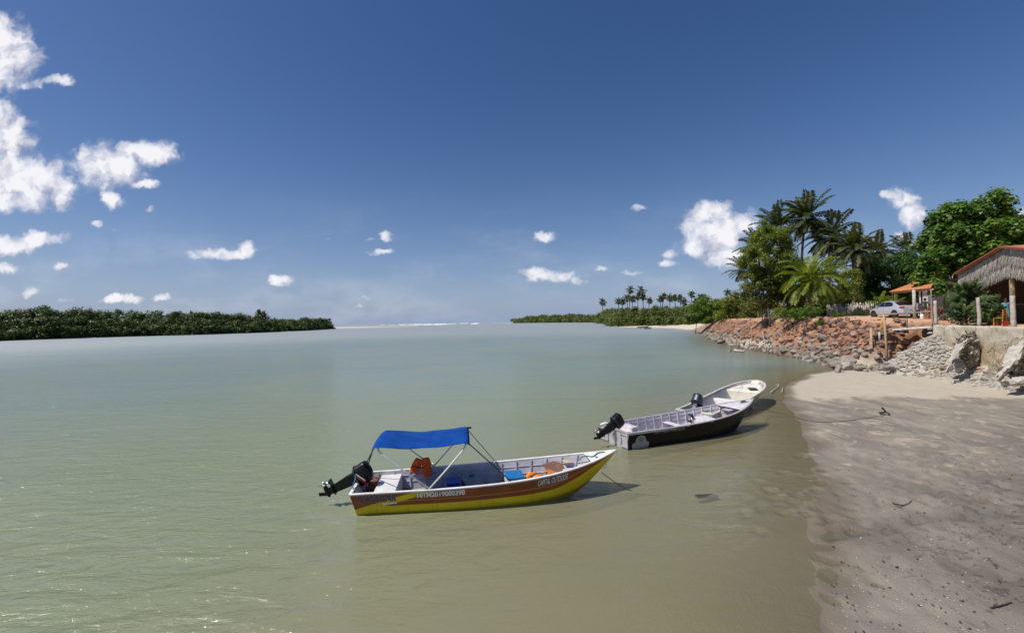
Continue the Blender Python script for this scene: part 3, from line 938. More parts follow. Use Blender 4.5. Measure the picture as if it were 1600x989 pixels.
def outboard(parent, loc, tilt, mat, size=1.0, badge=True, tiller=True, cowl_len=0.36):
    """upright frame: leg down -z, front +x; turned about the clamp by tilt"""
    M = Matrix.Translation(loc) @ Matrix.Rotation(-tilt, 4, 'Y') @ Matrix.Scale(size, 4) if False else Matrix.Translation(loc) @ Matrix.Rotation(tilt, 4, 'Y') @ Matrix.Scale(size, 4)
    leg = MB()
    leg.prism([(-0.20, 0.06), (0.10, 0.06), (0.06, -0.12), (0.035, -0.52), (0.03, -0.66), (-0.13, -0.66), (-0.15, -0.52), (-0.20, -0.12)], 0.13, M, [1.3, 1.3, 1.0, .7, .6, .45, .5, 1.0])
    leg.prism([(-0.30, -0.535), (0.06, -0.535), (0.07, -0.515), (-0.28, -0.515)], 0.20, M)
    leg.prism([(-0.06, -0.72), (0.02, -0.74), (-0.05, -0.90), (-0.13, -0.88)], 0.022, M)
    Mg = M @ Matrix.Translation((0.08, 0, -0.69)) @ Matrix.Rotation(R(-90), 4, 'Y')
    leg.lathe([(0.004, 0.0), (0.03, 0.02), (0.052, 0.08), (0.055, 0.2), (0.045, 0.28)], 14, Mg)
    lo = leg.build('outboard_motor', mat, parent, bevel=0.012)
    cw = MB()
    def fn(u_, w_):
        a = 2 * math.pi * w_
        z = -0.02 + 0.40 * u_
        k = 1.0
        if u_ > 0.72: k = math.sqrt(max(0.0, 1 - ((u_ - 0.72) / 0.29) ** 2.4))
        if u_ < 0.10: k = 0.80 + 2.0 * u_
        rx, ry = 0.245 * k, 0.165 * k
        ca, sa = math.cos(a), math.sin(a)
        e = 0.62
        x = rx * math.copysign(abs(ca) ** e, ca); y = ry * math.copysign(abs(sa) ** e, sa)
        return M @ Vector((x - 0.06 - 0.10 * u_ * 0.5, y, z + 0.06 + 0.05 * x))
    cw.grid(fn, 14, 25)
    co = cw.build('cowling', mat, lo, smooth=True)
    rim = MB()
    ring = [M @ Vector((0.262 * math.copysign(abs(math.cos(a)) ** .62, math.cos(a)) - 0.06, 0.178 * math.copysign(abs(math.sin(a)) ** .62, math.sin(a)), 0.085)) for a in [2 * math.pi * i / 28 for i in range(29)]]
    rim.tube(ring, 0.012 * size, 6, cap=False); rim.build('cowling_band', surf('dark_grey_trim', (0.06, 0.06, 0.065), 0.5), lo, smooth=True)
    if badge:
        for s in (-1, 1):
            bd = MB()
            bd.mi = 0
            bd.add([M @ Vector(q) for q in ((-0.20, s * 0.176, 0.12), (0.02, s * 0.178, 0.25), (0.08, s * 0.176, 0.25), (-0.14, s * 0.178, 0.12))], [(0, 1, 2, 3)])
            bd.mi = 1
            bd.add([M @ Vector(q) for q in ((-0.12, s * 0.177, 0.115), (0.10, s * 0.177, 0.245), (0.125, s * 0.176, 0.225), (-0.08, s * 0.177, 0.11))], [(0, 1, 2, 3)])
            bd.build('decal', [LETTER_W, RED], lo)
    br = MB()
    br.mi = 0
    for s in (-1, 1):
        br.beam(M @ Vector((0.07, s * 0.10, 0.05)), M @ Vector((0.16, s * 0.10, -0.22)), 0.03 * size, 0.07 * size)
    br.tube([M @ Vector((0.09, -0.16, -0.02)), M @ Vector((0.09, 0.16, -0.02))], 0.022 * size, 10)
    br.build('clamp_bracket', surf('bracket_grey', (0.30, 0.30, 0.30), 0.45, 0.5), lo, bevel=0.006)
    pr = MB()
    Mp = M @ Matrix.Translation((-0.20, 0, -0.69)) @ Matrix.Rotation(R(-90), 4, 'Y')
    pr.lathe([(0.035, 0.0), (0.042, 0.03), (0.036, 0.09), (0.015, 0.115), (0.004, 0.12)], 12, Mp)
    for k in range(3):
        a0 = 2 * math.pi * k / 3 + 0.35
        pts = []
        for rr, wd, ph in ((0.03, 0.035, 0.0), (0.075, 0.075, 0.1), (0.115, 0.085, 0.22), (0.14, 0.03, 0.34)):
            for sgn in (-1, 1):
                aa = a0 + ph + sgn * wd / max(rr, .05) * 0.38
                pts.append(Mp @ Vector((rr * math.cos(aa), rr * math.sin(aa), 0.045 + sgn * wd * 0.42)))
        pr.add(pts, [(0, 1, 3, 2), (2, 3, 5, 4), (4, 5, 7, 6)])
    po = pr.build('propeller', STEEL, lo, smooth=True, solid=0.006)
    if tiller:
        tl = MB()
        tl.tube([M @ Vector((0.14, 0.0, 0.02)), M @ Vector((0.34, 0.0, 0.05)), M @ Vector((0.55, 0.0, 0.06))], [0.022 * size, 0.018 * size, 0.022 * size], 10)
        tl.build('tiller', mat, lo, smooth=True)
    return lo

def bow_plate(hu, parent, mat, t0, dz=-0.012, name='bow_deck', t1=0.985):
    mb = MB()
    def fn(u, w):
        t = t0 + (t1 - t0) * u
        p = hu.p(t, 1, 1, 0.02)
        return Vector((p.x, p.y * (2 * w - 1), hu.zg(t) + dz + 0.012 * (1 - (2 * w - 1) ** 2)))
    mb.grid(fn, 16, 9)
    return mb.build(name, mat, parent, smooth=True, solid=0.02)

def coil(path_fn, n, r, name, mat, label=None, cat='rope', parent=None):
    mb = MB(); mb.tube([path_fn(i / (n - 1)) for i in range(n)], r, 6)
    o = mb.build(name, mat, parent, smooth=True)
    if label: tag(o, label, cat)
    return o

def bx(name, mat, M, s, parent=None, bevel=0.01, taper=1.0):
    """bevelled box placed by a 4x4"""
    mb = MB(); mb.box((0, 0, 0), s, None, taper)
    mb.v = [tuple(M @ Vector(p)) for p in mb.v]
    return mb.build(name, mat, parent, bevel=bevel)

def boat_frame(stern_px, bow_px, zbow):
    s = at(*stern_px[:2], stern_px[2]); b = at(*bow_px, zbow)
    a = math.atan2(b.y - s.y, b.x - s.x)
    return Vector((s.x, s.y, 0)), a, math.hypot(b.x - s.x, b.y - s.y)

# ---- the yellow boat
nc, fc = at(539, 773, 0.5), at(574.5, 738, 0.5)
ys_ = (nc + fc) / 2; bowy = at(962, 703, 0.95)
ang_y = math.atan2(bowy.y - ys_.y, bowy.x - ys_.x); Ly = math.hypot(bowy.x - ys_.x, bowy.y - ys_.y)
BY = empty('motorboat', (ys_.x, ys_.y, 0), ang_y, 'yellow and rust-brown motorboat with a blue sun canopy', 'boat', 'open motorboats moored by the beach')
MY = Matrix.Translation((ys_.x, ys_.y, 0)) @ Matrix.Rotation(ang_y, 4, 'Z')
hy = Hull(Ly, 0.735, 0.81, 0.50, 0.95, pointed=2.9, rake=0.62, sheer=3.6, qs=0.40)
def in_boat(M, px, py, z): return M.inverted() @ at(px, py, z)
hull_shell(hy, 'hull', HULL_Y, BY)
hull_inside(hy, BY, INNER, INNER_FLOOR)
gunwale(hy, BY, WHITE)
ribs(hy, BY, INNER, [0.055 + 0.062 * i for i in range(14)])
stringers(hy, BY, INNER)
cross_seat(hy, BY, 'stern_seat', WHITE, 0.44, 0.93, 0.43)
cross_seat(hy, BY, 'middle_seat', INNER, 3.52, 3.84, 0.36)
cross_seat(hy, BY, 'bow_seat', surf('seat_lilac', (0.60, 0.585, 0.62), 0.5), 5.02, 5.42, 0.46)
bow_plate(hy, BY, WHITE, 0.885)
# transom pad of wood the motor clamps to
bx('transom_pad', surf('transom_wood', (0.19, 0.12, 0.07), 0.75, var=0.3, nscale=12), Matrix.Translation((0.055, 0, 0.40)), (0.05, 0.42, 0.26), BY)
outboard(BY, Vector((-0.03, 0.02, 0.55)), R(66), MOTOR, 0.98)
lettering('NAVEGAR', hy, BY, LETTER_G, 0.12, 0.985, 0.66, 0.92, bold=0.05, off=0.004, slant=0.15, name='lettering_outline')
lettering('NAVEGAR', hy, BY, LETTER_N, 0.13, 0.975, 0.67, 0.91, bold=0.012, off=0.009, slant=0.15)
patch(hy, BY, LETTER_W, [(0.66, 0.565), (0.98, 0.575), (0.985, 0.625), (0.665, 0.615)])
lettering('161M2019000398', hy, BY, LETTER_W, 1.44, 2.50, 0.74, 0.94, bold=0.045, off=0.006)
lettering('CAPITAL OUTDOOR', hy, BY, LETTER_N, 4.155, 4.93, 0.715, 0.935, bold=0.085, off=0.004, name='lettering_outline')
lettering('CAPITAL OUTDOOR', hy, BY, LETTER_W, 4.165, 4.92, 0.725, 0.925, bold=0.02, off=0.008)
# bow eye and vent
eye = MB(); pe = hy.p(0.93, 0.25, -1)
stem = hy.p(1.0, 0.42, 1)
eye.tube([stem + Vector((0.02 + 0.05 * math.cos(a), 0, 0.05 * math.sin(a))) for a in [2 * math.pi * i / 12 for i in range(13)]], 0.010, 6, cap=False)
eye.build('bow_eye', STEEL, BY, smooth=True)
bx('fairlead', MOTOR, Matrix.Translation((5.72, -0.16, hy.zg(.915) + .005)), (0.06, 0.05, 0.03), BY)

# sun canopy
CX0, CX1, CW, CZ = 0.50, 2.62, 0.80, 1.56
def can(u, w):
    x = CX0 + (CX1 - CX0) * u; y = CW * (2 * w - 1)
    z = CZ - 0.075 * abs(2 * w - 1) ** 3.0 + 0.03 - 0.075 * math.sin(math.pi * u) ** 1.3 + 0.010 * math.sin(u * 15 + w * 5) * abs(2 * w - 1) * math.sin(math.pi * u) - (0.05 * max(0, (u - 0.95) / 0.05) ** 2 + 0.05 * max(0, (0.05 - u) / 0.05) ** 2)
    return Vector((x, y * (1 - 0.02 * math.sin(math.pi * u)), z))
cm = MB(); cm.grid(can, 30, 25)
canopy = cm.build('canopy', CANVAS, BY, smooth=True, solid=0.006)
PIV = 1.72
for x_top, nm in ((CX0 + 0.10, 0), (CX1 - 0.08, 1)):
    fm = MB()
    side_pts = []
    k = 0.80
    zt = CZ + 0.008
    L_ = [Vector((PIV, -hy.b(PIV / Ly) + 0.02, hy.zg(PIV / Ly) + 0.03))]
    dx = x_top - PIV
    L_ += [Vector((PIV + dx * 0.5, -0.78, 0.53 + (zt - 0.17 - 0.53) * 0.52)), Vector((PIV + dx * 0.88, -0.775, zt - 0.24)), Vector((PIV + dx * 0.97, -0.745, zt - 0.15)), Vector((x_top, -0.66, zt - 0.085)), Vector((x_top, -0.45, zt - 0.055))]
    pts = L_ + [Vector((p.x, -p.y, p.z)) for p in L_[::-1]]
    fm.tube(pts, 0.019, 8)
    fm.build('frame_bow', ALU_BRIGHT, canopy, smooth=True)
def strap(a, b, r=0.011):
    s = MB(); s.tube([Vector(a), Vector(b)], r, 5); s.build('strap', STRAP, canopy)
strap((CX0 + 0.02, -0.74, CZ - 0.07), (0.06, 0.70, 0.53), 0.014); strap((CX0 + 0.02, 0.05, CZ - 0.02), (-0.02, 0.55, 0.55), 0.014)
strap((CX1 - 0.01, -0.74, CZ - 0.08), (3.55, -hy.b(3.55 / Ly) + .03, hy.zg(3.55 / Ly)), 0.013); strap((CX1 - 0.01, 0.72, CZ - 0.12), (3.45, 0.66, 0.42), 0.009)
cap_ = MB(); cap_.tube([(CX1 - 0.03, 0.56, CZ - 0.02), (CX1 + 0.06, 0.66, CZ - 0.05)], 0.022, 8); cap_.build('frame_cap', STRAP, canopy)

def placed(M, x, y, z, rz=0.0, rx=0.0, ry=0.0):
    return M @ Matrix.Translation((x, y, z)) @ Euler((rx, ry, rz)).to_matrix().to_4x4()
FL = 0.065
# things lying in the yellow boat
def flotation_vest(name, M, mat, label, collar=False):
    t = empty(name, (0, 0, 0)); t.matrix_world = M; tag(t, label, 'life jacket', 'life jackets in the yellow boat')
    for s in (-1, 1):
        mb = MB()
        def fn(u, w, s=s):
            a = 2 * math.pi * w
            k = math.sin(math.pi * min(max(u, .02), .98)) ** 0.35
            bend = 0.05 * math.sin(u * 3.0)
            return Vector((s * (0.11 + 0.03 * math.sin(u * 3)) + 0.085 * k * math.cos(a), -0.28 + 0.56 * u, 0.06 + 0.055 * k * math.sin(a) + bend))
        mb.grid(fn, 14, 13)
        mb.build('foam_panel', mat, t, smooth=True)
    mb = MB()
    if collar: mb.grid(lambda u, w: Vector((-0.14 + 0.28 * u, 0.30 + 0.05 * math.cos(2 * math.pi * w) - 0.10 * (2 * u - 1) ** 2, 0.085 + 0.05 * math.sin(2 * math.pi * w))), 12, 11)
    if collar: mb.build('collar', mat, t, smooth=True)
    mb = MB(); mb.beam((-0.2, -0.05, 0.125), (0.2, -0.05, 0.125), 0.04, 0.006); mb.build('strap', STRAP, t)
    return t
q = in_boat(MY, 803, 752, 0.40)
ck = empty('cooler_box'); ck.matrix_world = placed(MY, 3.66, -0.30, 0.38, 0.05); tag(ck, 'white cool box with a bright blue lid in the yellow boat', 'cool box')
bx('body', WHITE, Matrix.Translation((0, 0, 0.09)), (0.40, 0.52, 0.18), ck, 0.02)
bx('lid', BLUE_LID, Matrix.Translation((0, 0, 0.205)), (0.43, 0.55, 0.045), ck, 0.018)
ck2 = empty('storage_crate'); ck2.matrix_world = placed(MY, 2.22, 0.10, FL + .05, 0.06); tag(ck2, 'deep blue plastic crate on the floor in the canopy shade', 'crate')
mb = MB()
for a_, b_, s_ in (((0, -.19), 0, (.30, .02, .26)), ((0, .19), 0, (.30, .02, .26)), ((-.14, 0), 0, (.02, .36, .26)), ((.14, 0), 0, (.02, .36, .26))):
    mb.box((a_[0], a_[1], 0.135), s_)
mb.box((0, 0, 0.012), (.30, .40, .02)); mb.build('crate_wall', BLUE_DARK, ck2)
bx('lid', BLUE_DARK, Matrix.Translation((0, 0, 0.275)), (0.32, 0.42, 0.02), ck2, 0.005)
gb = empty('equipment_box'); gb.matrix_world = placed(MY, 2.66, 0.12, FL + .14, 0.35); tag(gb, 'grey wedge-topped box beside the deep blue crate', 'box')
mb = MB(); mb.prism([(-.2, 0), (.2, 0), (.2, .2), (.08, .27), (-.2, .2)], 0.34); mb.build('case', GREYBOX, gb, bevel=0.012)
mb = MB(); mb.beam((-.06, 0, .26), (.08, 0, .29), .03, .02); mb.build('handle', MOTOR, gb)
v1 = flotation_vest('life_jacket', placed(MY, 4.16, -0.04, 0.34, -0.95, 0.15) @ Matrix.Scale(0.85, 4), ORANGE, 'bright orange life jacket sprawled beside the blue-lidded cool box')
v2 = flotation_vest('life_jacket', placed(MY, 4.60, -0.10, 0.46, 1.9, 0.2, 0.1) @ Matrix.Scale(0.62, 4), ORANGE, 'orange life jacket heaped under the brown board near the bow')
v3 = flotation_vest('life_jacket', placed(MY, 4.02, -0.28, 0.30, 0.5, 0.1) @ Matrix.Scale(0.55, 4), YELLOW_FOAM, 'yellow-orange life jacket wedged against the cool box')
v4 = flotation_vest('life_jacket', placed(MY, 3.60, 0.40, 0.37, 1.2, 0.0) @ Matrix.Scale(0.30, 4), YELLOW_FOAM, 'small yellow life jacket behind the blue-lidded cool box')
# the red-orange jacket hung over the far gunwale at the canopy pivot
hj = empty('life_jacket'); hj.matrix_world = placed(MY, 1.40, hy.b(1.40 / Ly) - 0.03, 0.60); tag(hj, 'red-orange life jacket hung over the gunwale by the canopy frame', 'life jacket', 'life jackets in the yellow boat')
for k, (dx, rot, ln) in enumerate(((-0.11, 0.45, 0.36), (0.15, -0.12, 0.46))):
    mb = MB()
    def fn(u, w, dx=dx, rot=rot, ln=ln):
        a = 2 * math.pi * w; kk = math.sin(math.pi * min(max(u, .02), .98)) ** 0.12
        x = 0.118 * kk * math.copysign(abs(math.cos(a)) ** .4, math.cos(a)); y = 0.05 * kk * math.copysign(abs(math.sin(a)) ** .6, math.sin(a)); z = 0.20 - ln * u
        return Vector((dx + x * math.cos(rot) + z * math.sin(rot), y - 0.075 - 0.15 * max(0, 0.05 - z), x * -math.sin(rot) + z * math.cos(rot)))
    mb.grid(fn, 14, 17); mb.build('foam_panel', REDORANGE, hj, smooth=True)
mb = MB(); mb.beam((-0.2, -0.13, 0.02), (0.22, -0.13, -0.06), 0.006, 0.035); mb.build('strap', STRAP, hj)
bd = tag(bx('plank', RUST, placed(MY, 4.82, 0.20, 0.40, 0.25, R(24), R(-8)), (0.46, 0.80, 0.03), None, 0.006), 'brown board leaning across the bow of the yellow boat', 'board')
bd2 = tag(bx('plank', surf('tan_board', (0.46, 0.37, 0.30), 0.7, var=0.2, nscale=9), placed(MY, 5.12, 0.42, 0.60, 0.1, R(10)), (0.24, 0.20, 0.03), None, 0.006), 'small tan board against the gunwale near the bow', 'board')
tk = empty('fuel_tank'); tk.matrix_world = placed(MY, 0.40, -0.34, FL, 0.2); tag(tk, 'black portable fuel tank with a red cap in the stern', 'fuel tank')
bx('body', MOTOR, Matrix.Translation((0, 0, 0.12)), (0.32, 0.24, 0.22), tk, 0.04)
mb = MB(); mb.lathe([(.035, .235), (.035, .27), (.02, .275)], 12); mb.build('cap', RED, tk)
mb = MB(); mb.tube([(-.09, .05, .235), (-.05, .05, .29), (.05, .05, .29), (.09, .05, .235)], .014, 8); mb.build('handle', MOTOR, tk, smooth=True)
# battery and starter box by the transom
bt = empty('battery'); bt.matrix_world = placed(MY, 0.30, 0.38, FL, 0.05); tag(bt, 'brown battery case standing by the transom of the yellow boat', 'battery')
bx('case', RUST, Matrix.Translation((0, 0, 0.19)), (0.22, 0.30, 0.38), bt, 0.012)
for s in (-.08, .08):
    mb = MB(); mb.lathe([(.018, .38), (.018, .43), (.008, .435)], 8, Matrix.Translation((0, s, 0))); mb.build('terminal', STEEL, bt)
def teal(u): return MY @ Vector((-0.02 + 0.05 * u + 0.02 * math.sin(6 * u), -0.12 - 0.36 * u, 0.74 - 0.22 * u))
coil(teal, 12, 0.012, 'tiller_line', ROPE_T, 'blue-green cord from the yellow boat motor to its gunwale')
def grn(u):
    return MY @ Vector((5.98 - 0.62 * u, 0.02 + 0.12 * math.sin(u * 9) * (0.3 + u), hy.zg(0.955 - 0.1 * u) + 0.025 - 0.34 * max(0, u - 0.72) ** 1.2))
coil(grn, 40, 0.016, 'bow_rope', ROPE_G, 'green rope coiled on the white bow deck of the yellow boat')
def ylw(u):
    a = MY @ Vector((Ly - 0.38, 0, 0.42)); b = at(1030, 774, -0.08)
    return a.lerp(b, u) + Vector((0, 0, -0.16 * math.sin(math.pi * u)))
coil(ylw, 20, 0.009, 'mooring_line', ROPE_D, 'thin dark mooring line from the yellow bow into the water')

# ---- the black boat
nc, fc = at(974, 679, 0.55), at(947, 661, 0.55)
bs_ = (nc + fc) / 2; bowb = at(1177, 622.5, 1.0)
ang_b = math.atan2(bowb.y - bs_.y, bowb.x - bs_.x); Lb = math.hypot(bowb.x - bs_.x, bowb.y - bs_.y)
MBk = Matrix.Translation((bs_.x, bs_.y, 0)) @ Matrix.Rotation(ang_b, 4, 'Z')
BB = empty('motorboat', (bs_.x, bs_.y, 0), ang_b, 'black-hulled aluminium motorboat with pale lilac-grey ribbed inside', 'boat', 'open motorboats moored by the beach')
hb = Hull(Lb, 0.76, 0.86, 0.55, 1.0, tumble=0.04, flare=0.84, pointed=2.8, rake=0.75, sheer=3.4)
hull_shell(hb, 'hull', BLACKP, BB)
LIL = surf('lilac_grey_paint', (0.66, 0.615, 0.645), 0.55, var=0.14, nscale=3, bump=0.1)
hull_inside(hb, BB, LIL, surf('lilac_floor', (0.47, 0.44, 0.46), 0.6, var=0.22, nscale=4))
gunwale(hb, BB, ALU)
ribs(hb, BB, LIL, [0.12 + 0.058 * i for i in range(13)])
stringers(hb, BB, LIL, (0.55, 0.8))
cross_seat(hb, BB, 'stern_seat', LIL, 0.10, 0.72, 0.36)
cross_seat(hb, BB, 'middle_seat', LIL, 2.75, 3.02, 0.34, box=False)
cross_seat(hb, BB, 'forward_seat', surf('seat_white_lilac', (0.66, 0.64, 0.66), 0.5), 4.25, 4.75, 0.40)
bx('console', LIL, Matrix.Translation((0.86, 0.30, 0.30)), (0.30, 0.62, 0.44), BB, 0.05)
bow_plate(hb, BB, LIL, 0.80)
bx('hatch', ALU, Matrix.Translation((5.35, 0.02, hb.zg(.77) - 0.06)) @ Euler((0, R(-6), 0)).to_matrix().to_4x4(), (0.42, 0.34, 0.03), BB, 0.02)
# pale strip and marks on the side
patch(hb, BB, ALU, [(0.02, 0.90), (1.9, 0.90), (1.9, 0.985), (0.02, 0.985)], name='side_strip')
patch(hb, BB, ALU, [(2.35, 0.93), (3.6, 0.93), (3.6, 0.985), (2.35, 0.985)], name='side_strip')
lettering('161M2017000030', hb, BB, LETTER_G, 1.02, 2.28, 0.80, 0.97, bold=0.0, off=0.007)
ring = [(0.16, 0.18), (0.80, 0.18), (0.84, 0.30), (0.82, 0.46), (0.72, 0.50)] + [(0.50 + 0.20 * math.cos(a), 0.60 + 0.22 * math.sin(a)) for a in [0.1 + 0.30 * i for i in range(10)]] + [(0.28, 0.50), (0.15, 0.44)]
patch(hb, BB, LETTER_G, ring)
patch(hb, BB, surf('sticker_teal', (0.14, 0.22, 0.22), 0.5), [(0.50 + 0.11 * math.cos(a), 0.63 + 0.12 * math.sin(a)) for a in [2 * math.pi * i / 16 for i in range(16)]], off=0.008, name='sticker_emblem')
patch(hb, BB, LETTER_W, [(0.14, 0.08), (0.80, 0.09), (0.80, 0.115), (0.14, 0.105)], name='pinstripe')
patch(hb, BB, LETTER_G, [(3.3, 0.42), (5.4, 0.52), (5.4, 0.535), (3.3, 0.435)], name='pinstripe')
# bare metal transom with two sunk panels
tr_ = MB()
tz = lambda v: hb.p(0, v, 1)
tr_.add([hb.p(0, 0.02, -1) + Vector((-.006, 0, 0)), hb.p(0, 0.02, 1) + Vector((-.006, 0, 0)), hb.p(0, 0.98, 1) + Vector((-.006, 0, 0)), hb.p(0, 0.98, -1) + Vector((-.006, 0, 0))], [(0, 1, 2, 3)])
tr_.build('transom', ALU, BB)
for s in (-1, 1):
    fr_ = MB()
    for a_, b_ in (((-.012, s * .70, .05), (-.012, s * .70, .50)), ((-.012, s * .36, .05), (-.012, s * .36, .50)), ((-.012, s * .36, .08), (-.012, s * .70, .08)), ((-.012, s * .36, .46), (-.012, s * .70, .46))):
        fr_.beam(a_, b_, .03, .03)
    fr_.build('transom_rib', ALU, BB)
outboard(BB, Vector((-0.02, 0.0, 0.62)), R(63), MOTOR, 0.95, badge=False)
mb = MB(); mb.tube([MBk.inverted() @ (MBk @ Vector((-0.25, 0.40, 0.62))), Vector((-0.05, 0.40, 0.66)), Vector((0.02, 0.32, 0.60))], 0.05, 8); mb.build('hand_grip', LETTER_W, BB, smooth=True)
def tyre_path(u): return MBk @ Vector((5.02 + 0.20 * math.cos(2 * math.pi * u), -0.02 + 0.20 * math.sin(2 * math.pi * u), 0.30))
mb = MB(); mb.tube([tyre_path(i / 24) for i in range(25)], 0.05, 8, cap=False)
tag(mb.build('rope_coil', ROPE_D, None, smooth=True), 'dark hose coil lying by the black boat bow hatch', 'rope')
tag(bx('paddle', ALU, placed(MBk, 1.95, 0.10, 0.18, 1.5, 0.1), (0.9, 0.10, 0.03)), 'grey paddle blade on the black boat floor', 'paddle')
tag(bx('paddle', LIL, placed(MBk, 3.45, 0.28, 0.26, 0.4, 0.35), (0.7, 0.10, 0.03)), 'pale paddle propped by the forward seat of the black boat', 'paddle')
def blk(u):
    return MBk @ Vector((Lb - 0.55 + 0.25 * math.sin(u * 7), 0.10 - 0.22 * u, hb.zg(.92) + 0.03 + 0.01 * math.sin(20 * u)))
coil(blk, 30, 0.014, 'bow_rope', ROPE_D, 'dark rope looped on the bow plate of the black boat')

# ---- the white boat behind it
lc = at(1057, 639, 0.52); boww = at(1177, 594.5, 0.92)
rc = lc + (Vector((boww.y - lc.y, -(boww.x - lc.x), 0))).normalized() * 1.50
ws_ = (lc + rc) / 2
ang_w = math.atan2(boww.y - ws_.y, boww.x - ws_.x) - 0.02; Lw = math.hypot(boww.x - ws_.x, boww.y - ws_.y)
MW = Matrix.Translation((ws_.x, ws_.y, 0)) @ Matrix.Rotation(ang_w, 4, 'Z')
BW = empty('motorboat', (ws_.x, ws_.y, 0), ang_w, 'white round-bowed motorboat with white seats and navy outboard', 'boat', 'open motorboats moored by the beach')
hw = Hull(Lw, 0.74, 0.90, 0.52, 0.95, pointed=3.6, power=0.62, rake=1.9, flare=0.52, sheer=2.0, qs=0.5)
hull_shell(hw, 'hull', PALE, BW)
hull_inside(hw, BW, surf('mid_grey_paint', (0.36, 0.34, 0.36), 0.6, var=0.15, nscale=3), surf('mid_grey_floor', (0.38, 0.37, 0.38), 0.6, var=0.2), t1=0.985)
gunwale(hw, BW, PALE, w=0.06)
cross_seat(hw, BW, 'stern_seat', WHITE, 1.30, 1.75, 0.40)
cross_seat(hw, BW, 'middle_seat', WHITE, 3.9, 4.25, 0.44)
fd = MB()
def fdk(u, w):
    t = 0.74 + 0.235 * u
    p = hw.at_z(t, hw.zg(t) - 0.14, 1, 0.04)
    return Vector((p.x, p.y * (2 * w - 1), hw.zg(t) - 0.14))
fd.grid(fdk, 16, 11)
fd.build('bow_deck', surf('cream_deck', (0.80, 0.76, 0.66), 0.45, var=0.08), BW, smooth=True, solid=0.02)
a0, a1 = fdk(0, 0), fdk(0, 1)
mb = MB(); mb.add([a0 + Vector((-.01, 0, 0)), a1 + Vector((-.01, 0, 0)), Vector((a1.x - .05, a1.y * .8, .07)), Vector((a0.x - .05, a0.y * .8, .07))], [(0, 1, 2, 3)]); mb.build('bulkhead', PALE, BW, solid=0.02)
outboard(BW, Vector((0.14, -0.05, 0.68)), R(46), NAVY, 1.12, badge=False, tiller=False)
tag(bx('tarpaulin', surf('dark_green_cloth', (0.012, 0.06, 0.03), 0.8, var=0.5, nscale=8), placed(MW, Lw * 0.80, -0.28, hw.zg(.8) - 0.09, 0.5), (0.55, 0.36, 0.05), None, 0.02), 'dark green folded cloth on the white boat foredeck', 'cloth')
def wr(u):
    return MW @ Vector((Lw * (0.70 + 0.24 * u), 0.30 - 0.1 * math.sin(u * 6), hw.zg(0.70 + .24 * u) + 0.02 - 0.06 * math.sin(math.pi * u)))
coil(wr, 24, 0.008, 'bow_rope', ROPE_D, 'thin line slung over the white boat foredeck')
# ------------------------------------------------------------------ vegetation
def foliage(name, c1, c2, c3, trans=0.3, gloss=0.35):
    m, t, out = new_mat(name)
    g = t.new('ShaderNodeNewGeometry')
    rnd = g.outputs['Random Per Island']
    n = t.noise(g.outputs['Position'], 0.45, 3, 0.6)
    f = t.math('ADD', t.math('MULTIPLY', rnd, 0.6), t.math('MULTIPLY', t.smooth(n, 0.3, 0.7), 0.4))
    c = t.ramp(f, [(0.05, c1), (0.5, c2), (0.95, c3)])
    d = t.new('ShaderNodeBsdfPrincipled')
    t.put(d.inputs['Base Color'], c); d.inputs['Roughness'].default_value = 0.5
    d.inputs['Specular IOR Level'].default_value = gloss
    tl = t.new('ShaderNodeBsdfTranslucent')
    t.put(tl.inputs[0], t.mix(1.0, c, (1.0, 1.15, 0.35), 'MULTIPLY'))
    ad = t.new('ShaderNodeMixShader'); ad.inputs[0].default_value = trans
    t.l.new(d.outputs[0], ad.inputs[1]); t.l.new(tl.outputs[0], ad.inputs[2]); t.l.new(ad.outputs[0], out.inputs[0])
    return m

BARK = surf('grey_bark', (0.17, 0.135, 0.10), 0.9, var=0.35, nscale=7, bump=0.7, bdist=0.03)
PALM_BARK = surf('palm_bark', (0.21, 0.17, 0.135), 0.9, var=0.3, nscale=5, bump=0.6, bdist=0.03)
F_MANG = foliage('mangrove_leaves', (0.036, 0.064, 0.016), (0.085, 0.122, 0.026), (0.15, 0.18, 0.042), 0.22)
F_SCRUB = foliage('scrub_leaves', (0.060, 0.085, 0.020), (0.115, 0.150, 0.028), (0.20, 0.215, 0.06), 0.28)
F_ALMOND = foliage('almond_leaves', (0.045, 0.105, 0.018), (0.095, 0.19, 0.028), (0.24, 0.33, 0.034), 0.40, 0.5)
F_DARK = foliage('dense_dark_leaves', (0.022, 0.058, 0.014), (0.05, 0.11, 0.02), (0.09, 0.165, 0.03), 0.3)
F_FEATHER = foliage('feathery_leaves', (0.11, 0.155, 0.022), (0.185, 0.225, 0.032), (0.28, 0.30, 0.05), 0.42)
F_FEATHER_D = foliage('olive_leaves', (0.075, 0.10, 0.024), (0.135, 0.155, 0.034), (0.21, 0.215, 0.055), 0.38)
F_NEEDLE = foliage('needles', (0.055, 0.105, 0.035), (0.10, 0.165, 0.055), (0.17, 0.23, 0.075), 0.35)
F_PALM = foliage('palm_leaflets', (0.034, 0.055, 0.022), (0.075, 0.100, 0.032), (0.23, 0.22, 0.075), 0.34, 0.6)
F_PALM_Y = foliage('young_palm_leaflets', (0.10, 0.15, 0.016), (0.18, 0.235, 0.024), (0.34, 0.35, 0.04), 0.4, 0.5)
F_PALM_DRY = foliage('dry_fronds', (0.160, 0.110, 0.050), (0.260, 0.200, 0.090), (0.360, 0.300, 0.130), 0.2)
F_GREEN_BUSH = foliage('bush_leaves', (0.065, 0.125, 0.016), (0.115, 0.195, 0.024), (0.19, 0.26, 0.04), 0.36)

def unit(n):
    d = RNG.normal(size=(n, 3)); return d / np.linalg.norm(d, axis=1, keepdims=True)

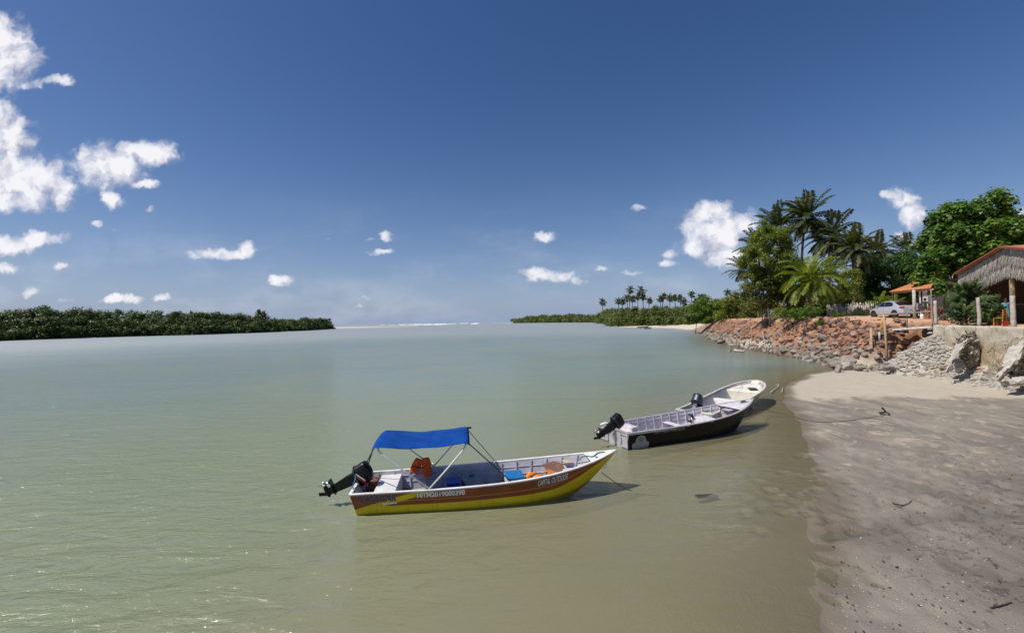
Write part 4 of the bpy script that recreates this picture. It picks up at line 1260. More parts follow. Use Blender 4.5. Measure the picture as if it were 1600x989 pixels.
def leaf_verts(P, N, size, aspect=0.55, jitter=0.35, axis=None):
    """diamond leaves at P facing roughly N"""
    n = len(P)
    N = N + unit(n) * jitter * 2
    N /= np.linalg.norm(N, axis=1, keepdims=True) + 1e-9
    A = unit(n) if axis is None else axis + unit(n) * 0.35
    A = A - N * np.sum(A * N, 1, keepdims=True)
    A /= np.linalg.norm(A, axis=1, keepdims=True) + 1e-9
    B = np.cross(N, A)
    s = size * RNG.uniform(0.65, 1.3, size=(n, 1))
    w = s * aspect
    V = np.stack([P - A * s * 0.5, P + B * w * 0.5 - N * s * 0.06, P + A * s * 0.5 - N * s * .12, P - B * w * 0.5 - N * s * 0.06], 1)
    return V.reshape(-1, 3)

def clump_points(clumps, per, flat=0.8, fill=2.6, up=0.85):
    P, N = [], []
    for c, r in clumps:
        n = max(6, int(per * (r ** 1.6)))
        d = unit(n)
        u = RNG.random((n, 1)) ** (1 / fill)
        rr = r * u * (1 + 0.18 * RNG.normal(size=(n, 1)))
        p = np.array(c) + d * rr * np.array([1, 1, flat])
        P.append(p); nn = d + np.array([0, 0, up]); N.append(nn)
    return np.concatenate(P), np.concatenate(N)

def crown_clumps(c, rx, ry, rz, n, rmin, rmax, lumps=0.16, low=-0.75, seed=0, shell=0.55):
    r = np.random.default_rng(seed)
    out_ = []
    c = np.array(c)
    k = 0
    while len(out_) < n and k < n * 30:
        k += 1
        d = r.normal(size=3); d /= np.linalg.norm(d)
        if d[2] < low: continue
        s = shell + (1 - shell) * r.random() ** 0.6
        s *= 1 + lumps * r.normal()
        p = c + d * np.array([rx, ry, rz]) * s
        out_.append((p, r.uniform(rmin, rmax)))
    return out_

def limb_tube(mb, a, b, r0, r1, bend=0.12, n=7, seed=0):
    rr = random.Random(seed)
    a = Vector(a); b = Vector(b); L = (b - a).length
    off = Vector((rr.uniform(-1, 1), rr.uniform(-1, 1), rr.uniform(-.3, .6))) * bend * L
    pts = []; rs = []
    for i in range(n):
        u = i / (n - 1)
        pts.append(a.lerp(b, u) + off * math.sin(math.pi * u) + Vector((rr.uniform(-1, 1), rr.uniform(-1, 1), 0)) * 0.02 * L * (0 < i < n - 1))
        rs.append(r0 + (r1 - r0) * u)
    mb.tube(pts, rs, 8)
    return pts

def broad_tree(name, base, c, rx, ry, rz, nclump, rmin, rmax, per, leaf, mat, label, cat='tree', trunk_r=0.22, low=-0.75, seed=1, aspect=0.6, nlimb=9, group=None, shell=0.55, flat=0.8, stems=1, jitter=0.26, drop=0.0, extra=()):
    base = Vector(base); c = Vector(c)
    root = empty(name, base, 0, label, cat, group)
    nclump = int(nclump * 1.5)
    cl = crown_clumps(c - base, rx, ry, rz, nclump, rmin, rmax, seed=seed, low=low, shell=shell, lumps=0.11)
    for (ec, ex, ey, ez, en) in extra:
        cl += crown_clumps(Vector(ec) - base, ex, ey, ez, en, rmin * .8, rmax * .8, seed=seed + 1, low=-1, shell=.3)
    P, N = clump_points(cl, per * (1.6 if aspect < 0.4 else 1.3), flat)
    ax = None
    if drop:
        ax = np.zeros_like(P); ax[:, 2] = -drop; ax += unit(len(P)) * 0.5
    V = leaf_verts(P, N, leaf, aspect, jitter, ax)
    fast_quads('crown', V, 4, mat, root)
    mb = MB()
    rr = random.Random(seed)
    top = (c - base) + Vector((0, 0, -0.25 * rz))
    for k in range(stems):
        foot = Vector((rr.uniform(-.5, .5), rr.uniform(-.3, .3), -0.15)) * (0 if stems == 1 else 1) + Vector((0, 0, -0.15))
        pts = limb_tube(mb, foot, top + Vector((rr.uniform(-.4, .4) * rx * .4, rr.uniform(-.4, .4) * ry * .4, 0)), trunk_r / (stems ** .5), trunk_r * 0.45 / (stems ** .5), 0.06, 8, seed + k)
        for j in range(max(2, nlimb // stems)):
            p, r_ = cl[rr.randrange(len(cl))]
            s = pts[rr.randrange(3, len(pts))]
            limb_tube(mb, s, Vector(p) * 0.92 + Vector(s) * 0.08, trunk_r * 0.35, trunk_r * 0.06, 0.12, 6, seed * 7 + j + 31 * k)
    mb.build('trunk', BARK, root, smooth=True)
    return root

def frond(V, base, az, el, L, droop, nl=34, lw=0.065, ll=0.62, wind=(0, 0), twist=0.0):
    """rachis with two rows of hanging leaflets; appends triangles-as-quads into V"""
    d = np.array([math.cos(az) * math.cos(el), math.sin(az) * math.cos(el), math.sin(el)])
    p = np.array(base, dtype=float)
    n = 14
    st = L / n
    path = [p.copy()]
    dirs = [d.copy()]
    for i in range(n):
        d = d + np.array([wind[0], wind[1], -droop * (0.5 + i / n)]) * st
        d /= np.linalg.norm(d)
        p = p + d * st
        path.append(p.copy()); dirs.append(d.copy())
    path = np.array(path); dirs = np.array(dirs)
    side0 = np.cross(dirs, np.array([0, 0, 1.0]))
    nrm = np.linalg.norm(side0, axis=1, keepdims=True)
    side0 = np.where(nrm > 1e-3, side0 / (nrm + 1e-9), np.array([1.0, 0, 0]))
    # rachis strip
    for i in range(n):
        w0 = 0.035 * (1 - i / n) + 0.008; w1 = 0.035 * (1 - (i + 1) / n) + 0.008
        V.append([path[i] - side0[i] * w0, path[i] + side0[i] * w0, path[i + 1] + side0[i + 1] * w1, path[i + 1] - side0[i + 1] * w1])
    for k in range(nl):
        u = 0.10 + 0.90 * (k + RNG.random() * 0.6) / nl
        f = u * n; i = min(n - 1, int(f)); fr = f - i
        q = path[i] * (1 - fr) + path[i + 1] * fr
        dd = dirs[i]; ss = side0[i]
        upv = np.cross(ss, dd)
        ln = ll * (math.sin(math.pi * (0.12 + 0.80 * u)) ** 0.6) * RNG.uniform(0.8, 1.1)
        for s in (-1, 1):
            dv = ss * s * 0.85 + dd * 0.55 + upv * (0.18 + 0.3 * twist * s) + np.array([wind[0] * 2.2, wind[1] * 2.2, 0]) * 0.5 + RNG.normal(size=3) * 0.08
            dv /= np.linalg.norm(dv)
            m_ = q + dv * ln * 0.5
            dv2 = dv + np.array([0, 0, -0.75]) + np.array([wind[0], wind[1], 0]) * 1.3
            dv2 /= np.linalg.norm(dv2)
            e = m_ + dv2 * ln * 0.55
            wv = np.cross(dv, upv); wv /= np.linalg.norm(wv) + 1e-9
            wv = dd * 0.9 + wv * 0.2; wv /= np.linalg.norm(wv)
            V.append([q - wv * lw * .35, m_ - wv * lw, e, m_ + wv * lw])
    return path

def palm(base, crown, Rc, label, nf=22, seed=0, wind=(-0.10, 0.0), mat=None, dry=3, young=False, name='coconut_palm', group=None, lw=0.06, nl=34, ll=0.62, tr=0.13, flop=1.0):
    if nl > 20: lw *= 1.3; ll *= 1.2; nf = int(nf * 1.25)
    rr = random.Random(seed)
    base = Vector(base); crown = Vector(crown)
    root = empty(name, base, 0, label, 'palm tree', group)
    c = crown - base
    mb = MB()
    n = 14; pts = []; rs = []
    bx_ = Vector((rr.uniform(-1, 1), rr.uniform(-1, 1), 0)) * 0.06 * c.length
    for i in range(n + 1):
        u = i / n
        pts.append(Vector((c.x * u ** 1.4, c.y * u ** 1.4, c.z * u - 0.2 * (1 - u))) + bx_ * math.sin(math.pi * u))
        rs.append(tr * (1.35 - 0.55 * u + 0.5 * max(0, 0.08 - u) / 0.08) * (1 + 0.06 * (i % 2)))
    mb.tube(pts, rs, 9)
    mb.build('trunk', PALM_BARK, root, smooth=True)
    V = []
    for k in range(nf):
        az = 2 * math.pi * k * 0.381966 + rr.uniform(-.2, .2)
        q = k / (nf - 1)
        el = R(80 - 118 * q ** 0.9 + rr.uniform(-9, 9))
        L = Rc * rr.uniform(0.85, 1.12) * (0.8 + 0.2 * math.sin(math.pi * min(1, q + .2)))
        frond(V, (c.x, c.y, c.z + 0.1), az, el, L, (0.34 + 0.10 * q) * flop * 2.6 / max(Rc, .5), nl, lw, ll, wind=(wind[0] * rr.uniform(.7, 1.5), wind[1]), twist=rr.uniform(-1, 1))
    fast_quads('crown', np.array(V).reshape(-1, 3), 4, mat or (F_PALM_Y if young else F_PALM), root)
    if dry:
        V = []
        for k in range(dry):
            az = rr.uniform(0, 2 * math.pi)
            frond(V, (c.x, c.y, c.z - 0.1), az, R(rr.uniform(-45, -10)), Rc * 0.75, 0.5, max(12, nl // 2), lw, ll * 0.7, wind=wind)
        fast_quads('dry_frond', np.array(V).reshape(-1, 3), 4, F_PALM_DRY, root)
    if not young and nl > 20:
        nb_ = MB()
        for k in range(7):
            a = rr.uniform(0, 6.28); q = c + Vector((0.24 * math.cos(a), 0.24 * math.sin(a), -0.22 - rr.uniform(0, .2)))
            nb_.lathe([(0.01, -0.12), (0.09, -0.06), (0.11, 0.02), (0.07, 0.10), (0.01, 0.13)], 8, Matrix.Translation(q))
        nb_.build('coconut_bunch', surf('coconut', (0.16, 0.15, 0.04), 0.6), root, smooth=True)
    return root

def stand(px, y, dx=0.0):
    """a spot on the ground seen in column px at distance y"""
    d = ray(px, 495)
    x = d.x / d.y * y + dx
    return Vector((x, y, H(x, y)))

# ---- mangrove island on the far side of the water: one continuous wood
def profile(pts, x):
    return float(np.interp(x, [p[0] for p in pts], [p[1] for p in pts]))
TOPL = [(-160, 492), (-60, 488), (0, 487), (44, 482), (58, 479), (80, 478), (90, 483), (118, 480), (132, 480), (142, 484), (200, 485.5), (280, 484), (300, 486), (350, 489), (400, 491), (428, 497), (440, 498.5), (462, 499), (474, 495), (500, 497), (512, 498), (519, 504)]
def wood(name, spots, mat, lump, per, label, leaf_k=0.0026, kind='stuff', flat=0.85):
    cl = []; sizes = []
    for (x, y, zlo, zhi, r, n) in spots:
        for k in range(n):
            z = zlo + (zhi - zlo) * RNG.random() ** 0.8
            q = 1 - 0.45 * ((z - zlo) / max(.1, zhi - zlo)) ** 2
            cl.append(((x + RNG.normal() * r * 0.5 * q, y + RNG.normal() * r * 0.5 * q, min(z, zhi - r * lump * .6)), r * lump * RNG.uniform(0.6, 1.15)))
    PP, NN, SS = [], [], []
    for c, r in cl:
        dist = math.hypot(c[0], c[1])
        leaf = max(0.35, leaf_k * dist)
        n = int(np.clip(per * 2.2 * (r / leaf) ** 2, 12, 260))
        d = unit(n); p = np.array(c) + d * r * RNG.random((n, 1)) ** 0.33 * np.array([1, 1, flat]) * (1 + .12 * RNG.normal(size=(n, 1)))
        PP.append(p); NN.append(d + np.array([0, 0, .8])); SS.append(np.full((n, 1), leaf))
    P = np.concatenate(PP); N = np.concatenate(NN); S = np.concatenate(SS)
    P[:, 2] = np.maximum(P[:, 2], 0.05)
    V = leaf_verts(P, N, S, 0.8, 0.3)
    o = fast_quads(name, V, 4, mat)
    return tag(o, label, 'trees', None, kind)

def isle_edge(px):
    d = ray(px, 500)
    a = d.x / d.y
    # march out along the bearing until the island is reached
    ysr = np.linspace(60, 620, 1200)
    ins = inside(ISLE, ysr * a, ysr)
    k = np.argmax(ins)
    return (ysr[k] if ins.any() else None), a
spots = []
px = -170.0
while px < 519:
    y0, a = isle_edge(px)
    if y0 is None: px += 3; continue
    zt = atd(px, profile(TOPL, px), y0 + 14).z
    for row, (dy, hf, rk) in enumerate(((1.5, 0.42, 0.9), (6, 0.66, 1.0), (13, 0.92, 1.0), (20, 1.02, 1.0))):
        y = y0 + dy + RNG.uniform(-2, 2); x = a * y + RNG.uniform(-2, 2)
        z1 = max(2.5, zt * hf * RNG.choice([0.70, 0.84, 0.92, 1.0, 1.04]))
        if px > 514: z1 *= 0.6
        r = 3.1 * RNG.uniform(0.7, 1.4) * rk
        spots.append((x, y, 0.2 if row < 2 else z1 * 0.45, z1, r, 15 if row < 2 else 11))
    px += 5.2 * 200 / y0
wood('mangrove_wood', spots, F_MANG, 0.62, 2.4, 'long dark mangrove wood on the opposite bank')
# thin stems and roots at its waterline
# two palms over its low end, and a bare pole
for k, (px, py, lab) in enumerate(((406, 490.5, 'small wind-bent palm over the mangrove wood, nearer its middle'), (413.5, 493, 'small palm over the mangrove wood, nearer the sandbar'))):
    y0, a = isle_edge(px); y = y0 + 10
    c = atd(px, py, y); palm((c.x, y, 1.0), c, 3.4, lab, nf=13, seed=60 + k, nl=10, lw=0.34, ll=1.3, tr=0.2, dry=0)

# ---- scrub along the far coast behind the bank
TOPR = [(806, 497.5), (815, 496), (835, 491.5), (870, 490.5), (905, 489.5), (930, 492), (938, 486), (952, 479), (985, 480), (1000, 478), (1040, 476), (1062, 478), (1080, 474), (1096, 468), (1110, 466), (1130, 465), (1170, 467), (1200, 468)]
DEEP = [(800, 1190), (840, 1130), (880, 1000), (930, 800), (940, 560), (950, 400), (966, 275), (1000, 262), (1040, 256), (1062, 248), (1080, 232), (1130, 196), (1200, 175)]
spots = []
px = 806.0
while px < 1200:
    y0 = profile(DEEP, px); a = ray(px, 500); a = a.x / a.y
    zt = atd(px, profile(TOPR, px), y0).z
    st = y0 / 250.0
    for row, (dy, hf) in enumerate(((0, 0.5), (5 * st, 0.8), (10 * st, 1.0))):
        y = y0 + dy + RNG.uniform(-1.5, 1.5) * st; x = a * y + RNG.uniform(-1.5, 1.5) * st
        z1 = max(1.5, zt * hf * RNG.uniform(0.82, 1.04))
        spots.append((x, y, 0.15 if row < 2 else z1 * .4, z1, 3.0 * st ** 0.8 * RNG.uniform(.8, 1.25), 13))
    px += 3.6
wood('coastal_scrub', spots, F_SCRUB, 0.62, 2.4, 'low green scrub along the far sandy coast')

# ---- palms rising from that scrub
FARP = [(942, 472.5, 7), (966, 471.5, 6), (973, 472, 6), (985, 453.5, 8), (980, 466, 7), (989, 468, 6.5), (1002, 455, 8.5), (997, 463.5, 7), (1005, 465, 6), (1015, 470.5, 5.5), (1032, 468, 6), (1037, 464.5, 7), (1047, 466.5, 7), (1053.5, 466, 6.5), (1062, 466.5, 7), (1069, 473, 7), (1081, 460.5, 6.5), (1087, 471.5, 5), (1095, 464.5, 6), (1100, 465, 5), (1137, 458, 6)]
ORD = ['first', 'second', 'third', 'fourth', 'fifth', 'sixth', 'seventh', 'eighth', 'ninth', 'tenth', 'eleventh', 'twelfth', 'thirteenth', 'fourteenth', 'fifteenth', 'sixteenth', 'seventeenth', 'eighteenth', 'nineteenth', 'twentieth', 'twenty-first']
order = sorted(range(len(FARP)), key=lambda i: FARP[i][0])
for rank, i in enumerate(order):
    px, py, rp = FARP[i]
    y = profile(DEEP, px) + 14
    c = atd(px, py, y)
    s = y / 700.0
    palm((c.x + RNG.uniform(-1, 1), y, 1.2), c, rp * s * 1.15, ORD[rank] + ' palm of the far shore row, counting from the sandbar end', nf=12, seed=80 + i, nl=9, lw=0.0011 * y, ll=0.0055 * y, tr=0.0008 * y, dry=0, group='palms along the far shore', name='far_palm', wind=(-0.05, 0))

# ---- bushes where the bank ends
broad_tree('round_bush', stand(1112, 118), atd(1112, 487, 118), 6.0, 4.5, 3.4, 46, 0.9, 1.6, 120, 0.42, F_GREEN_BUSH, 'rounded bright green bush where the red bank meets the beach', 'bush', 0.15, -0.9, 11)
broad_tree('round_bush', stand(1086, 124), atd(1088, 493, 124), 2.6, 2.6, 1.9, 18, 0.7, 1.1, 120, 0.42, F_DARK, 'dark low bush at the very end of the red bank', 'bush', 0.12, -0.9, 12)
broad_tree('round_bush', stand(1148, 100), atd(1148, 482, 100), 4.4, 3.6, 2.9, 34, 0.8, 1.4, 120, 0.38, F_FEATHER, 'olive green bush behind the pale dirt mound', 'bush', 0.13, -0.9, 13)
broad_tree('round_bush', stand(1170, 88), atd(1172, 486, 88), 2.2, 2.0, 2.2, 20, 0.5, 0.9, 160, 0.30, F_FEATHER_D, 'dull olive bush beside the trunk of the leaning palm', 'bush', 0.1, -0.9, 14)

# ---- the grove behind the fence
palm(stand(1268, 66), atd(1259, 343, 66), 5.0, 'tallest coconut palm of the grove, crown above all others', nf=27, seed=1, nl=44, ll=0.85, lw=0.075, tr=0.17, dry=5, wind=(-0.09, 0.02), flop=1.15)
palm(stand(1222, 68), atd(1214, 356, 68), 4.1, 'coconut palm half hidden between the tallest palm and feathery tree', nf=22, seed=2, nl=36, ll=0.75, lw=0.075, tr=0.16, dry=3)
palm(stand(1302, 64), atd(1297, 372, 64), 4.2, 'coconut palm with drooping dry fronds beside the tallest one', nf=24, seed=3, nl=40, ll=0.8, lw=0.075, tr=0.16, dry=6, flop=1.3)
palm(stand(1186, 82), atd(1162, 424, 82), 3.8, 'slim palm leaning out over the water from the grove', nf=18, seed=4, nl=30, ll=0.7, lw=0.08, tr=0.12, dry=2)
palm(stand(1196, 76), atd(1183, 388, 76), 3.9, 'dark palm behind the feathery tree, over the leaning palm', nf=18, seed=5, nl=30, ll=0.7, lw=0.08, tr=0.14, dry=2)
palm(stand(1334, 60), atd(1333, 392, 60), 4.3, 'dark bushy coconut palm standing over the picket fence', nf=26, seed=6, nl=40, ll=0.8, lw=0.075, tr=0.17, dry=3, flop=1.3)
palm(stand(1372, 72), atd(1371, 394, 72), 3.9, 'coconut palm between the bushy palm and round dark tree', nf=20, seed=7, nl=32, ll=0.75, lw=0.08, tr=0.15, dry=3)
palm(stand(1418, 80), atd(1417, 393, 80), 4.2, 'wind-swept palm showing over the round dark tree', nf=17, seed=8, nl=30, ll=0.75, lw=0.085, tr=0.15, dry=0, wind=(-0.13, 0))
palm(stand(1352, 66), atd(1350, 424, 66), 2.8, 'small palm with thin trunk behind the parked car', nf=16, seed=9, nl=26, ll=0.6, lw=0.08, tr=0.11, dry=2)
palm(stand(1270, 52), atd(1266, 440, 52), 4.4, 'young yellow-green coconut palm arching down to the ground', nf=24, seed=10, nl=46, ll=0.75, lw=0.06, young=True, tr=0.2, dry=2, wind=(-0.03, -0.01), flop=1.75)
palm(stand(1374, 50), atd(1376, 479, 50), 1.7, 'little palm sprouting behind the car bonnet', nf=12, seed=15, nl=22, ll=0.4, lw=0.05, young=True, tr=0.08, dry=0)
palm(stand(1398, 50), atd(1398, 480, 50), 1.5, 'little palm sprouting behind the car roof', nf=11, seed=16, nl=22, ll=0.4, lw=0.05, young=True, tr=0.08, dry=0)
broad_tree('feathery_tree', stand(1204, 60), atd(1203, 398, 60), 3.2, 2.8, 4.2, 60, 0.55, 1.1, 300, 0.30, F_FEATHER, 'feathery light green tree at the water end of the grove', 'tree', 0.16, -0.95, 21, 0.40, 12, drop=0.5)
broad_tree('feathery_tree', stand(1196, 62), atd(1190, 455, 62), 3.0, 2.6, 3.0, 40, 0.6, 1.1, 300, 0.30, F_FEATHER_D, 'dull green shrubby tree below the feathery tree', 'tree', 0.12, -0.95, 22, 0.42, 10, stems=3)
broad_tree('feathery_tree', stand(1236, 62), atd(1234, 448, 62), 2.8, 2.6, 4.0, 44, 0.6, 1.1, 300, 0.30, F_FEATHER_D, 'dark olive tree filling the middle of the grove', 'tree', 0.16, -0.95, 23, 0.42, 10)
broad_tree('feathery_tree', stand(1302, 56), atd(1300, 446, 56), 2.9, 2.6, 2.7, 44, 0.5, 1.0, 300, 0.24, F_FEATHER, 'yellow-green feathery tree beside the young palm', 'tree', 0.14, -0.95, 24, 0.40, 10, drop=0.4)
broad_tree('leafy_shrub', stand(1262, 48), atd(1258, 489, 48), 1.5, 1.2, 0.8, 16, 0.35, 0.6, 300, 0.18, F_GREEN_BUSH, 'low green shrub at the foot of the young palm', 'shrub', 0.06, -0.6, 25)
broad_tree('leafy_shrub', stand(1232, 54), atd(1228, 490, 54), 1.7, 1.2, 0.7, 16, 0.35, 0.6, 300, 0.18, F_FEATHER, 'low olive shrub on the dirt near the feathery tree', 'shrub', 0.06, -0.6, 26)
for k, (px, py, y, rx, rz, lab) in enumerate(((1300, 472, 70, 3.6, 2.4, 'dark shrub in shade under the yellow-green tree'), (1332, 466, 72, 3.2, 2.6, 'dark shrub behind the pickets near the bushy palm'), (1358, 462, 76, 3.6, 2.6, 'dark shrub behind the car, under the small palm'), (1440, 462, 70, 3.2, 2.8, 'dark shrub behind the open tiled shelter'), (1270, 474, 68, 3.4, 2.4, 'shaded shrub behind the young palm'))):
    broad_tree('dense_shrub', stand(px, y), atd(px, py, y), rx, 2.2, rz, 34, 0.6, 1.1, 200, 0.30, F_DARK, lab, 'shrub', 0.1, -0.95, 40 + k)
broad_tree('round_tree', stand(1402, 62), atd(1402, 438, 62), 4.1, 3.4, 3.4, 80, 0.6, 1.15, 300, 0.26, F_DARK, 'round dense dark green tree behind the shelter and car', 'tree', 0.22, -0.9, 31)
# the big almond tree
broad_tree('almond_tree', stand(1471, 39.5), atd(1519, 386, 39.5), 3.75, 3.4, 4.0, 190, 0.5, 0.95, 240, 0.33, F_ALMOND, 'large broad-leaved tree towering over the thatched bar', 'tree', 0.26, -0.85, 32, 0.72, 16, shell=0.5, jitter=0.32, extra=((atd(1452, 424, 38.2), .8, .9, 1.4, 14), (atd(1462, 446, 37.6), .45, .5, .7, 6)))
# needle-leaved bushes on the wall top
def needle_bush(name, base, h, w, label, seed):
    base = Vector(base)
    root = empty(name, base, 0, label, 'bush')
    rr = random.Random(seed)
    mb = MB(); P = []; A = []
    mb.tube([(0, 0, -0.1), (0.03, 0, h * .5), (0, 0.02, h * .95)], [0.05, 0.035, 0.01], 6)
    for k in range(105):
        z = h * (0.06 + 0.86 * rr.random() ** 0.9)
        a = rr.uniform(0, 6.283); L = w * (1.05 - 0.62 * z / h) * rr.uniform(.5, 1.1)
        e = Vector((math.cos(a) * L, math.sin(a) * L, z + L * rr.uniform(0.25, 0.9)))
        s = Vector((0, 0, z))
        mb.tube([s, s.lerp(e, .5) + Vector((0, 0, -.04)), e], [0.014, 0.009, 0.004], 4)
        for j in range(95):
            u = rr.uniform(0.25, 1.05); q = s.lerp(e, u)
            P.append((q.x + rr.gauss(0, .05), q.y + rr.gauss(0, .05), q.z + rr.gauss(0, .06)))
            d = (e - s).normalized() + Vector((rr.gauss(0, .6), rr.gauss(0, .6), rr.gauss(0.25, .5)))
            A.append(tuple(d))
    P = np.array(P); A = np.array(A)
    V = leaf_verts(P, unit(len(P)) * 0.6 + np.array([-0.35, -0.25, 0.75]), 0.26, 0.14, 0.15, A)
    fast_quads('crown', V, 4, F_NEEDLE, root)
    mb.build('trunk', BARK, root, smooth=True)
    return root
needle_bush('needle_bush', stand(1510, 28.9), 2.9, 1.4, 'taller soft needle-leaved bush on the wall top', 51)
needle_bush('needle_bush', stand(1544, 27.4), 1.7, 0.78, 'shorter needle-leaved bush between two grey posts', 52)
# low plants by the fence
rr_ = random.Random(3)
for k, (px, y, r) in enumerate(((1285, 47, .5), (1309, 49, .45), (1345, 50, .4), (1232, 56, .6))):
    s = stand(px, y)
    broad_tree('grass_clump', s, s + Vector((0, 0, .25)), r * 1.6, r, 0.35, 8, .2, .35, 300, 0.16, F_GREEN_BUSH, ('grassy clump on the dirt edge beside the young palm', 'grassy clump at the near end of the fence', 'grassy clump midway along the pale fence', 'grassy clump on the dirt by the olive shrub')[k], 'plant', 0.02, -0.3, 70 + k, 0.25, 3, drop=-0.8)
# ------------------------------------------------------------------ bank: wall, deck, boulders, rubble
def stone_mat(name, c1, c2, c3, nscale=2.2):
    m, t, out = new_mat(name)
    tc = t.new('ShaderNodeTexCoord').outputs['Object']
    P = t.pos()
    r = t.new('ShaderNodeObjectInfo').outputs['Random']
    a = t.noise(t.vmath('ADD', tc, t.new('ShaderNodeObjectInfo').outputs['Location']), nscale, 6, 0.65)
    b = t.noise(P, 14, 5, 0.65)
    c = t.ramp(t.math('ADD', t.math('MULTIPLY', t.smooth(a, 0.3, 0.7), 0.55), t.math('MULTIPLY', r, 0.45)), [(0.05, c1), (0.5, c2), (0.95, c3)])
    c = t.mix(t.math('MULTIPLY', t.smooth(b, 0.55, 0.7), 0.4), c, tuple(k * 0.45 for k in c1))
    principled(t, out, c, 0.88, 0, t.bump(t.math('ADD', b, a), 0.6, 0.05), 0.3)
    return m
ST_RUST = stone_mat('rusty_stone', (0.17, 0.085, 0.055), (0.35, 0.19, 0.115), (0.48, 0.30, 0.20))
ST_GREY = stone_mat('grey_stone', (0.17, 0.145, 0.125), (0.30, 0.265, 0.225), (0.42, 0.38, 0.32))
ST_MAUVE = stone_mat('mauve_stone', (0.12, 0.075, 0.065), (0.22, 0.14, 0.12), (0.34, 0.235, 0.20))
ST_RUBBLE = stone_mat('rubble_stone', (0.25, 0.225, 0.19), (0.40, 0.37, 0.32), (0.52, 0.49, 0.43), 4)

def rock_mesh(name, seed, sub=3, rough=0.28, flat=0.8):
    bm = bmesh.new()
    bmesh.ops.create_icosphere(bm, subdivisions=sub, radius=0.5)
    rr = random.Random(seed)
    off = Vector((rr.uniform(-50, 50), rr.uniform(-50, 50), rr.uniform(-50, 50)))
    planes = []
    for k in range(11):
        d = Vector((rr.gauss(0, 1), rr.gauss(0, 1), rr.gauss(0, 1))).normalized()
        planes.append((d, rr.uniform(0.27, 0.44)))
    for v in bm.verts:
        p = v.co.copy()
        for d, h in planes:
            e = p.dot(d) - h
            if e > 0: p -= d * e * 0.9
        n = p.normalized()
        p += n * rough * 0.35 * mnoise.fractal(p * 2.6 + off, 0.9, 2.1, 4)
        p.z *= flat
        v.co = p
    me = bpy.data.meshes.new(name)
    bm.to_mesh(me); bm.free()
    me.polygons.foreach_set('use_smooth', np.ones(len(me.polygons), dtype=bool))
    me.set_sharp_from_angle(angle=R(28))
    return me
ROCKS = [rock_mesh('boulder', 100 + i, 3, 0.30, random.uniform(.7, .95)) for i in range(10)]
SMALL = [rock_mesh('rubble', 200 + i, 2, 0.25, random.uniform(.45, .75)) for i in range(8)]
_mcache = {}
def rock(name, meshes, mat, loc, s, label, cat, group, rr):
    k = rr.randrange(len(meshes)); key = (name, k, mat.name)
    if key not in _mcache:
        me = meshes[k].copy(); me.materials.append(mat); _mcache[key] = me
    o = bpy.data.objects.new(name, _mcache[key]); COL.objects.link(o)
    o.location = loc; o.scale = (s * rr.uniform(.8, 1.25), s * rr.uniform(.75, 1.2), s * rr.uniform(.75, 1.1))
    o.rotation_euler = (rr.uniform(-.5, .5), rr.uniform(-.5, .5), rr.uniform(0, 6.28))
    return tag(o, label, cat, group)

rr = random.Random(5)
seg = [p for p in TOE if 31.0 < p[1] < 200]
def along(L):
    """point and inland normal of the bank toe at arc length L"""
    acc = 0
    for (ax, ay), (bx_, by_) in zip(seg[:-1], seg[1:]):
        l = math.hypot(bx_ - ax, by_ - ay)
        if acc + l >= L:
            u = (L - acc) / l
            d = Vector((bx_ - ax, by_ - ay, 0)).normalized()
            return Vector((ax + (bx_ - ax) * u, ay + (by_ - ay) * u, 0)), Vector((d.y, -d.x, 0))
        acc += l
    return None, None
taken = []
count = 0
tries = 0
while count < 295 and tries < 20000:
    tries += 1
    L = 74.0 * rr.random() ** 1.7
    p, n = along(L)
    if p is None: continue
    q = rr.random() ** 1.15
    s = (0.92 - 0.12 * q) * rr.choice([.42, .55, .65, .8, .95, 1.25]) * (1.0 if L < 35 else 1.15)
    c = p + n * (-0.35 + 4.0 * q) + Vector((rr.gauss(0, .2), rr.gauss(0, .2), 0))
    if c.y < 33.0 and q > 0.35: continue
    if L > 20 and q > 0.62 - 0.004 * L: continue
    if any((c.x - a) ** 2 + (c.y - b) ** 2 < (0.36 * (s + r)) ** 2 for a, b, r in taken): continue
    z = H(c.x, c.y)
    taken.append((c.x, c.y, s))
    u = (z + rr.gauss(0, .35))
    if u < 1.25: mat, lab, grp = ST_GREY, 'pale grey boulder at the foot of the rock bank', 'grey boulders at the bank foot'
    elif u < 2.2 and rr.random() < 0.22: mat, lab, grp = ST_GREY, 'pale grey boulder wedged halfway up the rock bank', 'grey boulders halfway up the bank'
    elif rr.random() < 0.28: mat, lab, grp = ST_MAUVE, 'dark brownish mauve boulder on the rock bank slope', 'mauve boulders on the bank'
    else: mat, lab, grp = ST_RUST, 'rust-red boulder on the upper slope of the rock bank', 'rust-red boulders on the bank'
    rock('boulder', ROCKS, mat, (c.x, c.y, z + 0.24 * s), s, lab, 'boulder', grp, rr)
    count += 1
